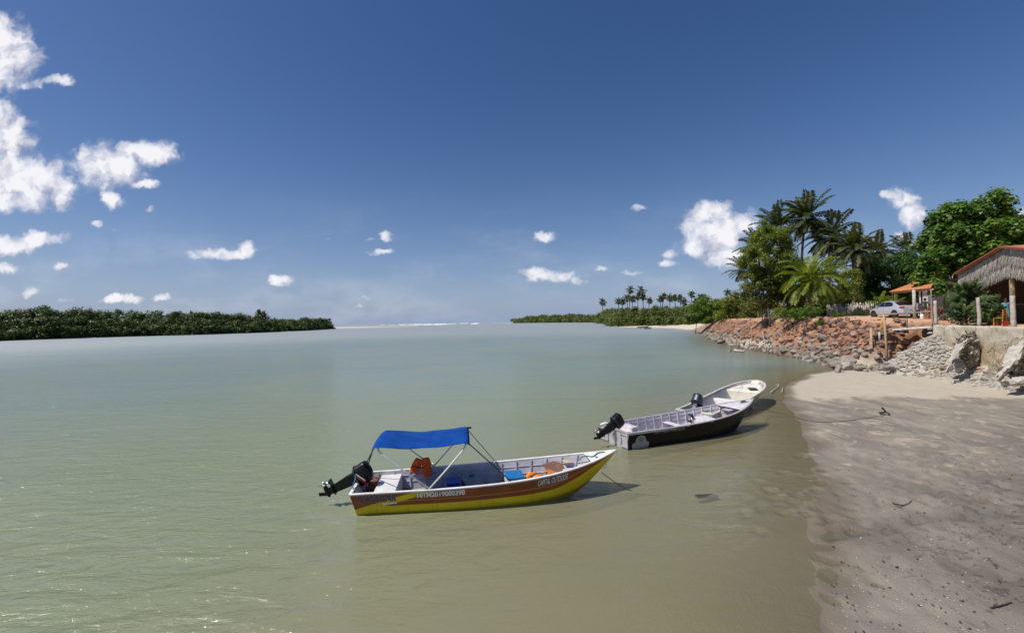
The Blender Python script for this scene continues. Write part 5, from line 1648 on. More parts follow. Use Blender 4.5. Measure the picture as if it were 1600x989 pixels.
# loose stones between the boulders, beyond counting
mb = MB()
vsA, fsA = [], []
base_m = [(np.array([v.co[:] for v in me.vertices]), [tuple(p.vertices) for p in me.polygons]) for me in SMALL[:5]]
def scatter(n, fn, name, mat, label, smin, smax):
    vs, fs = [], []
    o = 0
    for k in range(n):
        r_ = fn()
        if r_ is None: continue
        x, y = r_
        z = H(x, y); s = rr.uniform(smin, smax)
        V, Fc = base_m[rr.randrange(5)]
        a = rr.uniform(0, 6.28); ca, sa = math.cos(a), math.sin(a)
        Rm = np.array([[ca, -sa, 0], [sa, ca, 0], [0, 0, 1]])
        W = (V * np.array([rr.uniform(.8, 1.3), rr.uniform(.8, 1.2), rr.uniform(.7, 1.2)])) @ Rm.T * s + np.array([x, y, z + 0.2 * s])
        vs.append(W); fs += [tuple(i + o for i in f) for f in Fc]; o += len(V)
    me = bpy.data.meshes.new(name); me.from_pydata(np.concatenate(vs).tolist(), [], fs)
    ob = link_mesh(name, me, mat, smooth=True); me.set_sharp_from_angle(angle=R(30))
    return tag(ob, label, 'stones', None, 'stuff')
def sl():
    p, n = along(80 * rr.random() ** 1.4)
    if p is None: return None
    q = rr.random(); c = p + n * (-0.5 + 4.4 * q) + Vector((rr.gauss(0, .3), rr.gauss(0, .3), 0))
    return (c.x, c.y)
scatter(1300, sl, 'loose_stones', ST_MAUVE, 'loose brown stones filling the gaps of the rock bank', 0.14, 0.48)

# ---- retaining wall
WALLM = None
def wall_mat():
    m, t, out = new_mat('weathered_concrete')
    P = t.pos()
    sp = t.new('ShaderNodeSeparateXYZ'); t.l.new(P, sp.inputs[0])
    a = t.noise(P, 1.1, 6, 0.65); b = t.noise(P, 7, 6, 0.7); c = t.noise(t.scale(P, (2.5, 2.5, 0.35)), 2, 5, 0.6)
    col = t.mix(t.smooth(a, 0.3, 0.7), (0.44, 0.385, 0.285), (0.60, 0.545, 0.435))
    col = t.mix(t.math('MULTIPLY', t.smooth(c, 0.52, 0.72), 0.5), col, (0.30, 0.25, 0.17))
    col = t.mix(t.math('MULTIPLY', t.smooth(sp.outputs[2], 3.1, 2.0), t.smooth(b, 0.35, 0.6)), col, (0.40, 0.30, 0.17))
    col = t.mix(t.math('MULTIPLY', t.smooth(sp.outputs[2], 1.7, 0.8), 0.7), col, (0.28, 0.25, 0.19))
    cr = t.new('ShaderNodeTexVoronoi', feature='DISTANCE_TO_EDGE'); cr.inputs['Scale'].default_value = 0.55
    t.put(cr.inputs['Vector'], t.vmath('ADD', P, t.scale(t.noise(P, 1.6, 6, .7, color=True), (1.5, 1.5, 1.1))))
    crack = t.math('MULTIPLY', t.math('SUBTRACT', 1.0, t.smooth(cr.outputs['Distance'], 0.004, 0.022)), t.smooth(a, 0.42, 0.56))
    col = t.mix(t.math('MULTIPLY', crack, .75), col, (0.11, 0.09, 0.07))
    lift = t.math('SUBTRACT', 1.0, t.smooth(t.math('ABSOLUTE', t.math('SUBTRACT', sp.outputs[2], t.math('ADD', 2.35, t.math('MULTIPLY', a, .25)))), 0.0, 0.03))
    col = t.mix(t.math('MULTIPLY', lift, .4), col, (0.2, 0.165, 0.12))
    holes = t.math('MAXIMUM', t.smooth(b, 0.64, 0.68), t.math('MULTIPLY', crack, .6))
    col = t.mix(holes, col, (0.09, 0.075, 0.06))
    principled(t, out, col, 0.9, 0, t.bump(t.math('SUBTRACT', b, t.math('MULTIPLY', holes, 0.6)), 0.7, 0.06), 0.25)
    return m
CONC = wall_mat()
CONC_L = surf('pale_concrete', (0.66, 0.625, 0.57), 0.85, var=0.18, nscale=3, bump=0.6, bdist=0.03)
W_PTS = [Vector((x, y, 0)) for x, y in WALL_LINE]
WTOP = 3.46
mb = MB()
acc = [0.0]
for a, b in zip(W_PTS[:-1], W_PTS[1:]): acc.append(acc[-1] + (b - a).length)
def wall_pt(Lq):
    for k in range(len(acc) - 1):
        if Lq <= acc[k + 1] + 1e-6:
            u = (Lq - acc[k]) / (acc[k + 1] - acc[k]); return W_PTS[k].lerp(W_PTS[k + 1], u), (W_PTS[k + 1] - W_PTS[k]).normalized()
    return W_PTS[-1], (W_PTS[-1] - W_PTS[-2]).normalized()
nL, nz = 150, 30
prof_ = []
for i in range(nL):
    p, d = wall_pt(acc[-1] * (i / (nL - 1)) ** 1.3)
    inn = Vector((-d.y, d.x, 0))
    row = []
    for j in range(nz):
        z = -0.3 + (WTOP + 0.3) * j / (nz - 1)
        k = max(0, 1 - z / 2.2)
        o_ = 0.07 * mnoise.fractal(Vector((p.x * 1.3, p.y * 1.3, z * 1.5)), 0.9, 2.0, 4) + 0.22 * k * mnoise.fractal(Vector((p.x * 2.4, p.y * 2.4, z * 2.6)), 0.8, 2.0, 4)
        edge = 0.03 * max(0, (z - WTOP + 0.12) / 0.12)
        row.append(p + inn * (0.02 + o_ + edge - 0.10 * k) + Vector((0, 0, z + (0.04 * mnoise.noise(Vector((p.x * 1.7, p.y * 1.7, 3))) if j == nz - 1 else 0))))
    row.append(p + inn * 0.34 + Vector((0, 0, WTOP + 0.005)))
    row.append(p + inn * 0.38 + Vector((0, 0, WTOP - 0.6)))
    prof_.append(row)
w_ = nz + 2
mb.add([q for r_ in prof_ for q in r_], [(i * w_ + j, (i + 1) * w_ + j, (i + 1) * w_ + j + 1, i * w_ + j + 1) for i in range(nL - 1) for j in range(w_ - 1)] + [tuple(range(w_))])
tag(mb.build('retaining_wall', CONC, None, smooth=True), 'weathered sandy concrete retaining wall holding up the terrace', 'wall')

CHUNK = stone_mat('broken_concrete', (0.30, 0.27, 0.235), (0.46, 0.425, 0.37), (0.58, 0.545, 0.48), 4)
def jag_block(name, corners, thick, label, mat, seed, amp=0.10, cat='concrete chunk', core=None):
    """broken slab: a bilinear quad patch with torn edges, lumpy thickness, a stony core under a pale skin"""
    a, b, c, d = [Vector(p) for p in corners]
    n = ((b - a).cross(d - a)).normalized()
    if n.z < 0: n = -n
    nu, nv = 18, 18
    off = Vector((seed * 7.1, seed * 3.3, 0))
    mbk = MB()
    def pt(u, v, s):
        uu = u + 0.22 * mnoise.noise(Vector((v * 6, s, seed))) * (4 * (u - .5) ** 2); vv = v + 0.22 * mnoise.noise(Vector((u * 6, s + 5, seed))) * (4 * (v - .5) ** 2)
        p = (a * (1 - uu) + b * uu) * (1 - vv) + (d * (1 - uu) + c * uu) * vv
        e = min(u, 1 - u, v, 1 - v)
        k = 1 - 0.35 * max(0, 1 - e / 0.10)
        lump = mnoise.fractal(p * 1.9 + off, 0.9, 2.0, 4)
        if s > 0: return p + n * (0.10 * lump + 0.05 * mnoise.fractal(p * 6 + off, .8, 2, 3))
        return p - n * (thick * k * (1 + 0.25 * lump) + amp * mnoise.fractal(p * 4.5 + off, 0.7, 2.0, 3))
    mbk.mi = 0
    top = [pt(i / (nu - 1), j / (nv - 1), 1) for i in range(nu) for j in range(nv)]
    bot = [pt(i / (nu - 1), j / (nv - 1), -1) for i in range(nu) for j in range(nv)]
    fs = [(i * nv + j, (i + 1) * nv + j, (i + 1) * nv + j + 1, i * nv + j + 1) for i in range(nu - 1) for j in range(nv - 1)]
    N = nu * nv
    mbk.add(top + bot, fs)
    mbk.mi = 1
    side = []
    ring = [i * nv for i in range(nu)] + [(nu - 1) * nv + j for j in range(1, nv)] + [i * nv + nv - 1 for i in range(nu - 2, -1, -1)] + [j for j in range(nv - 2, 0, -1)]
    for q, r_ in zip(ring, ring[1:] + ring[:1]): side.append((q, r_, r_ + N, q + N))
    b0 = 0
    mbk.f += [tuple(x + b0 for x in f) for f in side] + [tuple(x + N for x in f[::-1]) for f in fs]
    mbk.m += [1] * (len(side) + len(fs))
    o = mbk.build(name, [mat, core or ST_GREY], None, smooth=True)
    o.data.set_sharp_from_angle(angle=R(42))
    return tag(o, label, cat)
def pz(px, py, y): return atd(px, py, y)
jag_block('fallen_wall_chunk', [pz(1478, 580, 24.9), pz(1487, 547, 26.2), pz(1519, 515, 27.1), pz(1508, 536, 25.9)], 0.14, 'pale skin of a broken wall chunk leaning on the wall', CHUNK, 1)
def boulderish(name, c, s, label, mat, seed, rot=(0, 0, 0), cat='concrete chunk'):
    me = rock_mesh(name, seed, 4, 0.42, 1.0); o = link_mesh(name, me, mat); o.location = c; o.scale = s; o.rotation_euler = rot
    return tag(o, label, cat)
def masonry_mat():
    m, t, out = new_mat('rubble_masonry')
    P = t.pos()
    Pw = t.vmath('ADD', P, t.scale(t.noise(P, 3.0, 3, .6, color=True), (.18, .18, .18)))
    vo = t.new('ShaderNodeTexVoronoi'); t.put(vo.inputs['Vector'], Pw); vo.inputs['Scale'].default_value = 4.6
    ve = t.new('ShaderNodeTexVoronoi', feature='DISTANCE_TO_EDGE'); t.put(ve.inputs['Vector'], Pw); ve.inputs['Scale'].default_value = 4.6
    r = t.new('ShaderNodeSeparateColor'); t.l.new(vo.outputs['Color'], r.inputs[0])
    n = t.noise(P, 16, 4, .65)
    c = t.ramp(r.outputs[0], [(0.0, (0.34, 0.28, 0.20)), (0.5, (0.56, 0.50, 0.39)), (1.0, (0.72, 0.67, 0.57))])
    c = t.mix(t.math('MULTIPLY', t.smooth(n, .5, .7), .4), c, (0.2, 0.16, 0.11))
    gap = t.math('SUBTRACT', 1.0, t.smooth(ve.outputs['Distance'], 0.02, 0.10))
    c = t.mix(t.math('MULTIPLY', gap, .8), c, (0.13, 0.10, 0.07))
    principled(t, out, c, .9, 0, t.bump(t.math('ADD', t.math('MULTIPLY', t.smooth(ve.outputs['Distance'], 0, .25), 1.0), t.math('MULTIPLY', n, .3)), 1.0, .14), .25)
    return m
MASON = masonry_mat()
def masonry(c, s, n, label, mat, seed, tilt=0.0):
    # one torn lump of wall: stones bedded in mortar, still stuck together
    r_ = random.Random(seed); vs, fs = [], []; o = 0
    core = rock_mesh('core', seed, 4, 0.4, 1.0)
    V = np.array([v.co[:] for v in core.vertices]) * np.array(s) * .93; vs.append(V); fs += [tuple(p.vertices) for p in core.polygons]; o = len(V)
    Rt = np.array(Euler((0, tilt, 0)).to_matrix())
    for k in range(n):
        V0, Fc = base_m[r_.randrange(5)]
        d = Vector((r_.gauss(0, 1), r_.gauss(0, 1), r_.gauss(0, 1))).normalized()
        p = np.array([d.x * s[0], d.y * s[1], d.z * s[2]]) * r_.uniform(.36, .46)
        q = r_.uniform(.2, .5) * min(s) * .9
        a_ = r_.uniform(0, 6.28); Rm = np.array(Euler((r_.uniform(-1, 1), r_.uniform(-1, 1), a_)).to_matrix())
        vs.append((V0 * np.array([1.3, 1, .8]) * q) @ Rm.T + p); fs += [tuple(i + o for i in f) for f in Fc]; o += len(V0)
    A_ = np.concatenate(vs) @ Rt.T
    me = bpy.data.meshes.new('broken_masonry'); me.from_pydata(A_.tolist(), [], fs)
    ob = link_mesh('broken_masonry', me, mat, smooth=True, loc=c); me.set_sharp_from_angle(angle=R(32))
    return tag(ob, label, 'masonry')
masonry(pz(1512, 546, 26.5), (1.35, 1.0, 2.3), 70, 'tall lump of broken stone masonry against the wall', MASON, 301, 0.25)
masonry(pz(1494, 572, 26.0), (0.9, 0.8, 0.8), 30, 'squat masonry lump under the leaning pale skin', ST_RUBBLE, 302)
jag_block('fallen_wall_chunk', [pz(1558, 594, 22.4), pz(1572, 552, 22.9), pz(1600, 526, 22.8), pz(1596, 556, 22.2)], 0.2, 'second broken wall chunk leaning at the picture edge', CHUNK, 2)
masonry(pz(1594, 566, 22.8), (1.2, 0.9, 1.9), 60, 'stony lump behind the second leaning chunk', MASON, 303, 0.3)
jag_block('fallen_slab', [pz(1563, 597, 21.0), pz(1585, 590, 21.9), pz(1645, 583, 21.4), pz(1640, 590, 20.2)], 0.20, 'flat broken slab overhanging the sand below the wall', CHUNK, 3)
boulderish('beach_boulder', at(1592, 606, 0.35) + Vector((0, 0, .18)), (1.0, 0.8, 0.55), 'smooth tan boulder lying below the overhanging slab', stone_mat('tan_stone', (0.30, 0.24, 0.15), (0.44, 0.36, 0.24), (0.5, 0.42, 0.3)), 305, cat='boulder')
jag_block('fallen_slab', [pz(1532, 592, 24.5), pz(1545, 574, 25.1), pz(1560, 583, 24.8), pz(1548, 594, 24.2)], 0.22, 'grey tilted slab on the sand between the leaning chunks', ST_GREY, 4)
boulderish('fallen_stone', at(1386, 578, .45) + Vector((0, 0, .12)), (1.1, .6, .4), 'flat grey stone on the sand before the two deck posts', ST_GREY, 306, cat='boulder')

# rubble pile, stone by stone
rr = random.Random(11)
n = 0; spots_ = []
for k in range(9000):
    if n >= 205: break
    px, py = rr.gauss(1466, 26), rr.gauss(560, 17)
    if px > 1500 and py < 575: continue
    x = PILE.x + rr.gauss(-0.7, 0.95); y = PILE.y + rr.gauss(-0.3, 1.2)
    s = rr.uniform(0.20, 0.50)
    if any((x - a) ** 2 + (y - b) ** 2 < (0.27 * (s + r_)) ** 2 for a, b, r_ in spots_): continue
    if abs(x - PILE.x) > 3.0: continue
    spots_.append((x, y, s)); z = H(x, y)
    if z > 3: continue
    rock('rubble_stone', SMALL, ST_RUBBLE, (x, y, z + 0.12 * s), s, 'small pale grey stone in the rubble heap by the wall', 'stone', 'stones of the rubble heap', rr); n += 1
for k in range(84):
    p, d = wall_pt(0.5 + 9.5 * rr.random())
    c = p + Vector((d.y, -d.x, 0)) * (0.15 + abs(rr.gauss(0, .75))); s = rr.uniform(.16, .5)
    rock('rubble_stone', SMALL, ST_RUBBLE if rr.random() < .8 else ST_RUST, (c.x, c.y, H(c.x, c.y) + .1 * s), s, 'broken stone scattered along the foot of the retaining wall', 'stone', 'stones along the wall foot', rr)
def alongwall():
    p, d = wall_pt(0.2 + 10 * rr.random()); c = p + Vector((d.y, -d.x, 0)) * (0.1 + abs(rr.gauss(0, .8))); return (c.x, c.y)
def onpile():
    a_ = rr.uniform(0, 6.28); q = 2.3 * math.sqrt(rr.random()); x, y = PILE.x + q * math.cos(a_), PILE.y + q * math.sin(a_)
    return (x, y) if H(x, y) < 3 else None
scatter(900, onpile, 'rubble_chips', ST_RUBBLE, 'broken chips between the stones of the rubble heap', 0.10, 0.32)
scatter(900, alongwall, 'stone_chips', ST_RUBBLE, 'fine stone chips strewn at the foot of the wall', 0.05, 0.22)

# ---- concrete deck with its wooden rail
WOOD_G = surf('grey_wood', (0.33, 0.285, 0.235), 0.85, var=0.3, nscale=5, bump=0.5)
WOOD_T = surf('tan_wood', (0.46, 0.32, 0.19), 0.8, var=0.28, nscale=6, bump=0.4)
WOOD_P = surf('pale_post', (0.47, 0.43, 0.38), 0.85, var=0.3, nscale=5, bump=0.5)
A = Vector((28.85, 30.95, 3.40)); B = Vector((28.8, 34.0, 3.16))
dk = empty('deck', (A.x, A.y, 0), 0, 'concrete deck with wooden handrail bridging the gap beside the wall', 'deck')
I4 = Matrix.Translation((-A.x, -A.y, 0))
ax_ = (B - A); ax_.z = 0; Lk = ax_.length; ax_.normalize(); inn = Vector((ax_.y, -ax_.x, 0))
if inn.x < 0: inn = -inn
def dp(u, w, z): 
    p = A + ax_ * (u * Lk) + inn * w; return Vector((p.x - A.x, p.y - A.y, z))
zA, zB = A.z, B.z
mb = MB(); mb.add([dp(0, 0, zA - .16), dp(1, 0, zB - .16), dp(1, 1.7, zB - .10), dp(0, 1.7, zA - .10), dp(0, 0, zA), dp(1, 0, zB), dp(1, 1.7, zB + .03), dp(0, 1.7, zA + .03)], [(3, 2, 1, 0), (4, 5, 6, 7), (0, 1, 5, 4), (1, 2, 6, 5), (2, 3, 7, 6), (3, 0, 4, 7)])
mb.build('slab', CONC_L, dk, bevel=0.02)
def rel(p): return Vector((p.x - A.x, p.y - A.y, p.z))
def post(name, top, bot, r0, r1, mat, parent, sq=False):
    m_ = MB(); m_.tube([rel(bot), rel(bot.lerp(top, .5)) + Vector((.015, .01, 0)), rel(top)], [r0, (r0 + r1) / 2, r1], 8); return m_.build(name, mat, parent, smooth=True)
d1 = atd(1381, 491, 34.0); d1b = atd(1387, 573, 33.8)
post('post', d1, d1b, .085, .075, WOOD_T, dk)
post('post', atd(1361, 512, 34.6), atd(1362.5, 568, 34.4), .095, .085, WOOD_T, dk)
m_ = MB(); m_.beam(rel(atd(1359, 530, 34.7)), rel(atd(1358.5, 564, 34.5)), .05, .03); m_.build('batten', WOOD_T, dk)
post('rail_post', atd(1417, 488.5, 32.7), atd(1417, 512, 32.7), .045, .045, WOOD_G, dk)
m_ = MB(); m_.beam(rel(atd(1379, 491.5, 34.1)), rel(atd(1456, 486.5, 31.0)), .10, .09); m_.build('handrail', WOOD_G, dk, bevel=.01)
m_ = MB(); m_.beam(rel(atd(1374, 516, 34.3)), rel(atd(1383, 497, 34.1)), .05, .16); m_.build('brace_board', surf('orange_wood', (0.55, 0.25, 0.07), .7), dk)
m_ = MB(); m_.beam(rel(atd(1336, 516, 35.6)), rel(atd(1392, 513.5, 34.1)), .5, .06); m_.build('plank', WOOD_G, dk)
m_ = MB()
for k in range(2): pass
m_.tube([rel(atd(1374, 515, 34.5)), rel(atd(1374.5, 534, 34.5))], .07, 8); m_.build('stub_post', CONC_L, dk, smooth=True)
# stone abutment set back under the deck
ab = MB()
def abf(u, v):
    p = A + ax_ * (-0.2 + u * (Lk * .62)) + inn * (1.1 + 0.25 * mnoise.fractal(Vector((u * 9, v * 7, 2)), .8, 2, 4)); return Vector((p.x, p.y, 1.0 + (zA - .2 - 1.0) * v))
ab.grid(abf, 34, 20)
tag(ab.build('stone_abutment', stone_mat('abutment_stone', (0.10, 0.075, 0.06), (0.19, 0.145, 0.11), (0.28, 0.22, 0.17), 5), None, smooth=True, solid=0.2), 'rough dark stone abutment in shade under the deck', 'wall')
# quoin stones at the end of the wall
for k in range(6):
    p = W_PTS[0]; rock('quoin_stone', SMALL, ST_RUBBLE, (p.x - .10 + .04 * (k % 2), p.y + .10, 1.75 + .29 * k), .42, 'squared end stone of the retaining wall beside the deck', 'stone', 'end stones of the retaining wall', rr)

def lone_post(px, ptop, pbot, y, r, mat, label, lean=0.0, name='wooden_post', cat='post'):
    a, b = atd(px + lean, ptop, y), atd(px, pbot, y)
    b.z = H(b.x, b.y) - .25 if abs(H(b.x, b.y) - b.z) < 1.0 else b.z
    m_ = MB(); n_ = 9
    m_.tube([Vector((0, 0, 0)).lerp(a - b, i / (n_ - 1)) + Vector((random.uniform(-.012, .012), random.uniform(-.012, .012), 0)) for i in range(n_)], [r * (1.05 - .15 * i / (n_ - 1)) for i in range(n_)], 9)
    return tag(m_.build(name, mat, None, smooth=True, loc=b), label, cat)
lone_post(1457, 452, 510, 30.9, .045, WOOD_G, 'tall thin pole at the end of the retaining wall', -2.5, 'thin_pole', 'pole')
lone_post(1463, 470, 508, 30.6, .105, WOOD_P, 'stout pale post right beside the tall thin pole', -2)
lone_post(1531, 465, 511, 26.8, .095, WOOD_P, 'grey post on the wall between the two needle bushes', -3)
lone_post(1584, 462, 514, 24.0, .115, WOOD_P, 'pale grey post on the wall before the thatched bar', -2)

# ---- pale picket fence
fn_ = empty('picket_fence', stand(1330, 52), 0, 'long pale fence of uneven upright stakes behind the car', 'fence')
f0, f1 = stand(1292, 55), stand(1372, 50)
mb = MB(); rr = random.Random(4); base_ = fn_.location
for k in range(120):
    u = k / 119; p = f0.lerp(f1, u); p.z = H(p.x, p.y)
    h_ = rr.uniform(1.15, 1.65); w = rr.uniform(.035, .06)
    a = p - base_ + Vector((rr.gauss(0, .02), rr.gauss(0, .05), -.1))
    mb.tube([a, a + Vector((rr.gauss(0, .05), rr.gauss(0, .04), h_ * .6)), a + Vector((rr.gauss(0, .09), rr.gauss(0, .05), h_))], [w, w * .9, w * .7], 5)
mb.build('picket', surf('pale_sticks', (0.50, 0.46, 0.41), .85, var=.35, nscale=3), fn_, smooth=True)
for zr in (.45, 1.0):
    m_ = MB(); m_.tube([f0.lerp(f1, i / 8) - base_ + Vector((0, .06, zr + H(*f0.lerp(f1, i / 8)[:2]) - f0.lerp(f1, i / 8).z)) for i in range(9)], .035, 6); m_.build('rail', WOOD_G, fn_, smooth=True)
f2 = empty('stake_fence', stand(1224, 66), 0, 'short run of thin stakes under the feathery tree', 'fence')
mb = MB()
for k in range(16):
    p = stand(1212, 66).lerp(stand(1240, 64), k / 15) - f2.location
    mb.tube([p + Vector((0, 0, -.1)), p + Vector((rr.gauss(0, .1), 0, rr.uniform(.8, 1.5)))], [.05, .035], 5)
mb.build('picket', surf('pale_sticks', (0.5, 0.46, 0.41)), f2, smooth=True)
# ------------------------------------------------------------------ shelter, house, thatched bar
def tile_mat(name, c1, c2):
    m, t, out = new_mat(name)
    tc = t.attr('tile', 'Vector')
    sp = t.new('ShaderNodeSeparateXYZ'); t.l.new(tc, sp.inputs[0])
    wv = t.math('ABSOLUTE', t.math('SINE', t.math('MULTIPLY', sp.outputs[0], 15.0)))
    rows = t.math('FRACT', t.math('MULTIPLY', sp.outputs[1], 2.8))
    n = t.noise(t.pos(), 3, 5, .6); n2 = t.noise(t.pos(), 13, 3, .6)
    c = t.mix(t.smooth(n, .3, .7), c1, c2)
    c = t.mix(t.math('MULTIPLY', t.smooth(n2, .55, .7), .5), c, (0.20, 0.09, 0.05))
    principled(t, out, c, .8, 0, t.bump(t.math('ADD', wv, t.math('MULTIPLY', rows, .5)), .9, .06), .3)
    return m
TILE = tile_mat('clay_tile', (0.52, 0.19, 0.065), (0.68, 0.29, 0.11))
TILE_D = tile_mat('old_clay_tile', (0.36, 0.13, 0.07), (0.56, 0.25, 0.13))
def roof_plane(name, a, b, c, d, mat, parent, th=.09, loc=Vector((0, 0, 0))):
    """a-b eave, d-c ridge; waved like pantiles"""
    a, b, c, d = [Vector(p) - loc for p in (a, b, c, d)]
    n = (b - a).cross(d - a).normalized()
    if n.z < 0: n = -n
    nu, nv = 120, 9
    vs, co = [], []
    Lu, Lv = (b - a).length, (d - a).length
    for i in range(nu):
        for j in range(nv):
            u, v = i / (nu - 1), j / (nv - 1)
            p = (a * (1 - u) + b * u) * (1 - v) + (d * (1 - u) + c * u) * v
            vs.append(p + n * (.035 * abs(math.sin(u * Lu * 7.5)))); co.append((u * Lu, v * Lv, 0))
    me = bpy.data.meshes.new(name)
    me.from_pydata([tuple(p) for p in vs], [], [(i * nv + j, (i + 1) * nv + j, (i + 1) * nv + j + 1, i * nv + j + 1) for i in range(nu - 1) for j in range(nv - 1)])
    at_ = me.attributes.new('tile', 'FLOAT_VECTOR', 'POINT'); at_.data.foreach_set('vector', np.array(co, dtype=np.float32).ravel())
    o = link_mesh(name, me, mat, parent, smooth=True)
    md = o.modifiers.new('solid', 'SOLIDIFY'); md.thickness = th; md.offset = 0
    return o
# tiled open shelter
E0, E1 = atd(1389, 456.5, 40.6), atd(1454, 450.5, 36.6)
R0, R1 = atd(1431, 441, 41.8), atd(1464, 434, 38.8)
sh_o = stand(1430, 38.2)
sh = empty('shelter', sh_o, 0, 'open shelter with bright orange clay tile roof on wooden posts', 'shelter')
roof_plane('roof', E0, E1, R1, R0, TILE, sh, loc=sh_o)
bk0, bk1 = R0 + (R0 - E0), R1 + (R1 - E1); bk0.z, bk1.z = E0.z, E1.z
roof_plane('roof', bk0, bk1, R1, R0, TILE, sh, loc=sh_o)
def pillar(parent, o, px, y, ztop, r, mat, nm='post'):
    b = stand(px, y); m_ = MB(); m_.tube([b - o + Vector((0, 0, -.1)), b - o + Vector((0, 0, ztop - b.z))], r, 9); return m_.build(nm, mat, parent, smooth=True)
pillar(sh, sh_o, 1429, 38.0, 6.3, .115, WOOD_P)
pillar(sh, sh_o, 1441, 39.8, 6.6, .06, surf('dark_wood', (0.06, 0.045, 0.04), .8))
pillar(sh, sh_o, 1396, 40.8, 6.3, .06, surf('dark_wood', (0.06, 0.045, 0.04), .8))
m_ = MB(); m_.beam(E0 - sh_o + Vector((.25, 0, -.08)), E1 - sh_o + Vector((.25, 0, -.08)), .09, .14); m_.build('eave_beam', WOOD_T, sh)
# white house behind
C0 = stand(1462, 40.4); ux, vx = Vector((.5, .866, 0)), Vector((.866, -.5, 0))
hs_ = empty('white_house', C0, 0, 'small whitewashed house under the big broad-leaved tree', 'house')
PLASTER = surf('white_plaster', (0.72, 0.70, 0.70), .85, var=.12, nscale=1.5, bump=.2)
HH = 2.75
def hp(a, b, z): p = ux * a + vx * b; return Vector((p.x, p.y, z))
m_ = MB(); m_.add([hp(0, 0, -.3), hp(5, 0, -.3), hp(5, 5, -.3), hp(0, 5, -.3), hp(0, 0, HH), hp(5, 0, HH), hp(5, 5, HH), hp(0, 5, HH)], [(4, 5, 6, 7), (0, 1, 5, 4), (1, 2, 6, 5), (2, 3, 7, 6), (3, 0, 4, 7)])
m_.build('wall', PLASTER, hs_)
roof_plane('roof', C0 + hp(-.3, -.4, HH - .02), C0 + hp(5.3, -.4, HH - .02), C0 + hp(5.3, 2.5, HH + .75), C0 + hp(-.3, 2.5, HH + .75), TILE_D, hs_, loc=C0)
roof_plane('roof', C0 + hp(-.3, 5.4, HH - .02), C0 + hp(5.3, 5.4, HH - .02), C0 + hp(5.3, 2.5, HH + .75), C0 + hp(-.3, 2.5, HH + .75), TILE_D, hs_, loc=C0)
m_ = MB(); m_.add([hp(0, 0, HH), hp(0, 5, HH), hp(0, 2.5, HH + .72)], [(0, 1, 2)]); m_.add([hp(5, 0, HH), hp(5, 5, HH), hp(5, 2.5, HH + .72)], [(0, 1, 2)]); m_.build('gable', PLASTER, hs_)
m_ = MB(); m_.beam(hp(-.1, -.03, 2.0), hp(5, -.03, 2.0), .05, .12); m_.build('string_course', surf('grey_trim', (.25, .23, .24)), hs_)
m_ = MB(); m_.box(hp(-.03, 2.4, 1.02), (.9, .05, 2.05), Euler((0, 0, math.atan2(vx.y, vx.x))).to_matrix()); m_.build('door', surf('dark_wood', (0.06, 0.045, 0.04), .8), hs_)

# thatched bar on the terrace
AP = atd(1577, 386, 26.4); LE = atd(1503, 428, 31.6)
gd = (LE - AP); drop = -gd.z; gd.z = 0; GL = gd.length; gd.normalize(); rd = Vector((gd.y, -gd.x, 0))
if rd.x < 0: rd = -rd
RE = AP - gd * GL; RE.z = LE.z
hz = 3.62
ho = Vector((AP.x, AP.y, hz))
hut = empty('thatched_bar', ho, 0, 'open terrace bar with tiled roof and shaggy grey thatch fringe', 'bar hut')
DEP = 7.0
ov = -rd * .35
roof_plane('roof', LE + ov, LE + rd * DEP, AP + rd * DEP, AP + ov, TILE_D, hut, loc=ho, th=.12)
roof_plane('roof', RE + ov, RE + rd * DEP, AP + rd * DEP, AP + ov, TILE_D, hut, loc=ho, th=.12)
def verge(a, b):
    m_ = MB(); m_.beam(a + ov * 1.12 - ho + Vector((0, 0, .03)), b + ov * 1.12 - ho + Vector((0, 0, .03)), .12, .10); m_.build('verge_tile', surf('verge_clay', (0.27, 0.075, 0.03), .8, var=.3, nscale=8, bump=.5), hut)
verge(AP, LE); verge(AP, RE)
STRAW = foliage('grey_thatch', (0.28, 0.24, 0.21), (0.52, 0.46, 0.415), (0.72, 0.66, 0.60), .15, .2)
def thatch(name, a, b, zoff_t, zoff_b, out_off, n, seed):
    r_ = random.Random(seed); V = []
    for k in range(n):
        u = r_.random()
        p = a.lerp(b, u) - rd * (out_off + r_.uniform(-.05, .07))
        t0 = zoff_t + r_.uniform(-.10, .10); L = (zoff_t - zoff_b) * r_.uniform(.55, 1.08)
        w = gd * r_.uniform(.012, .035)
        sway = gd * r_.gauss(0, .10) - rd * r_.uniform(.0, .12)
        q0 = p + Vector((0, 0, t0)); q1 = q0 + sway * .5 + Vector((0, 0, -L * .55)); q2 = q0 + sway + Vector((0, 0, -L))
        V.append([q0 - w - ho, q0 + w - ho, q1 + w * 1.1 - ho, q1 - w * 1.1 - ho]); V.append([q1 - w * 1.1 - ho, q1 + w * 1.1 - ho, q2 + w * .25 - ho, q2 - w * .25 - ho])
    return fast_quads(name, np.array([[tuple(x) for x in q] for q in V]).reshape(-1, 3), 4, STRAW, hut)
for (a, b, sd) in ((AP, LE, 1), (AP, RE, 2)):
    thatch('thatch_fringe', a, b, -.12, -1.05, .10, 2600, sd)
    thatch('thatch_fringe', a, b, -.75, -1.72, .04, 2600, sd + 10)
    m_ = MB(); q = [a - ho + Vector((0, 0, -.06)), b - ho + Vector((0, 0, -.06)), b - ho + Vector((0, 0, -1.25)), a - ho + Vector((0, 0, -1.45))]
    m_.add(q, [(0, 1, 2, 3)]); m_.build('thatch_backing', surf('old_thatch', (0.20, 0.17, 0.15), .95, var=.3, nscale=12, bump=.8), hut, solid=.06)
pp = [(0.02, .1), (1.0, .1), (-1.0, .1)]
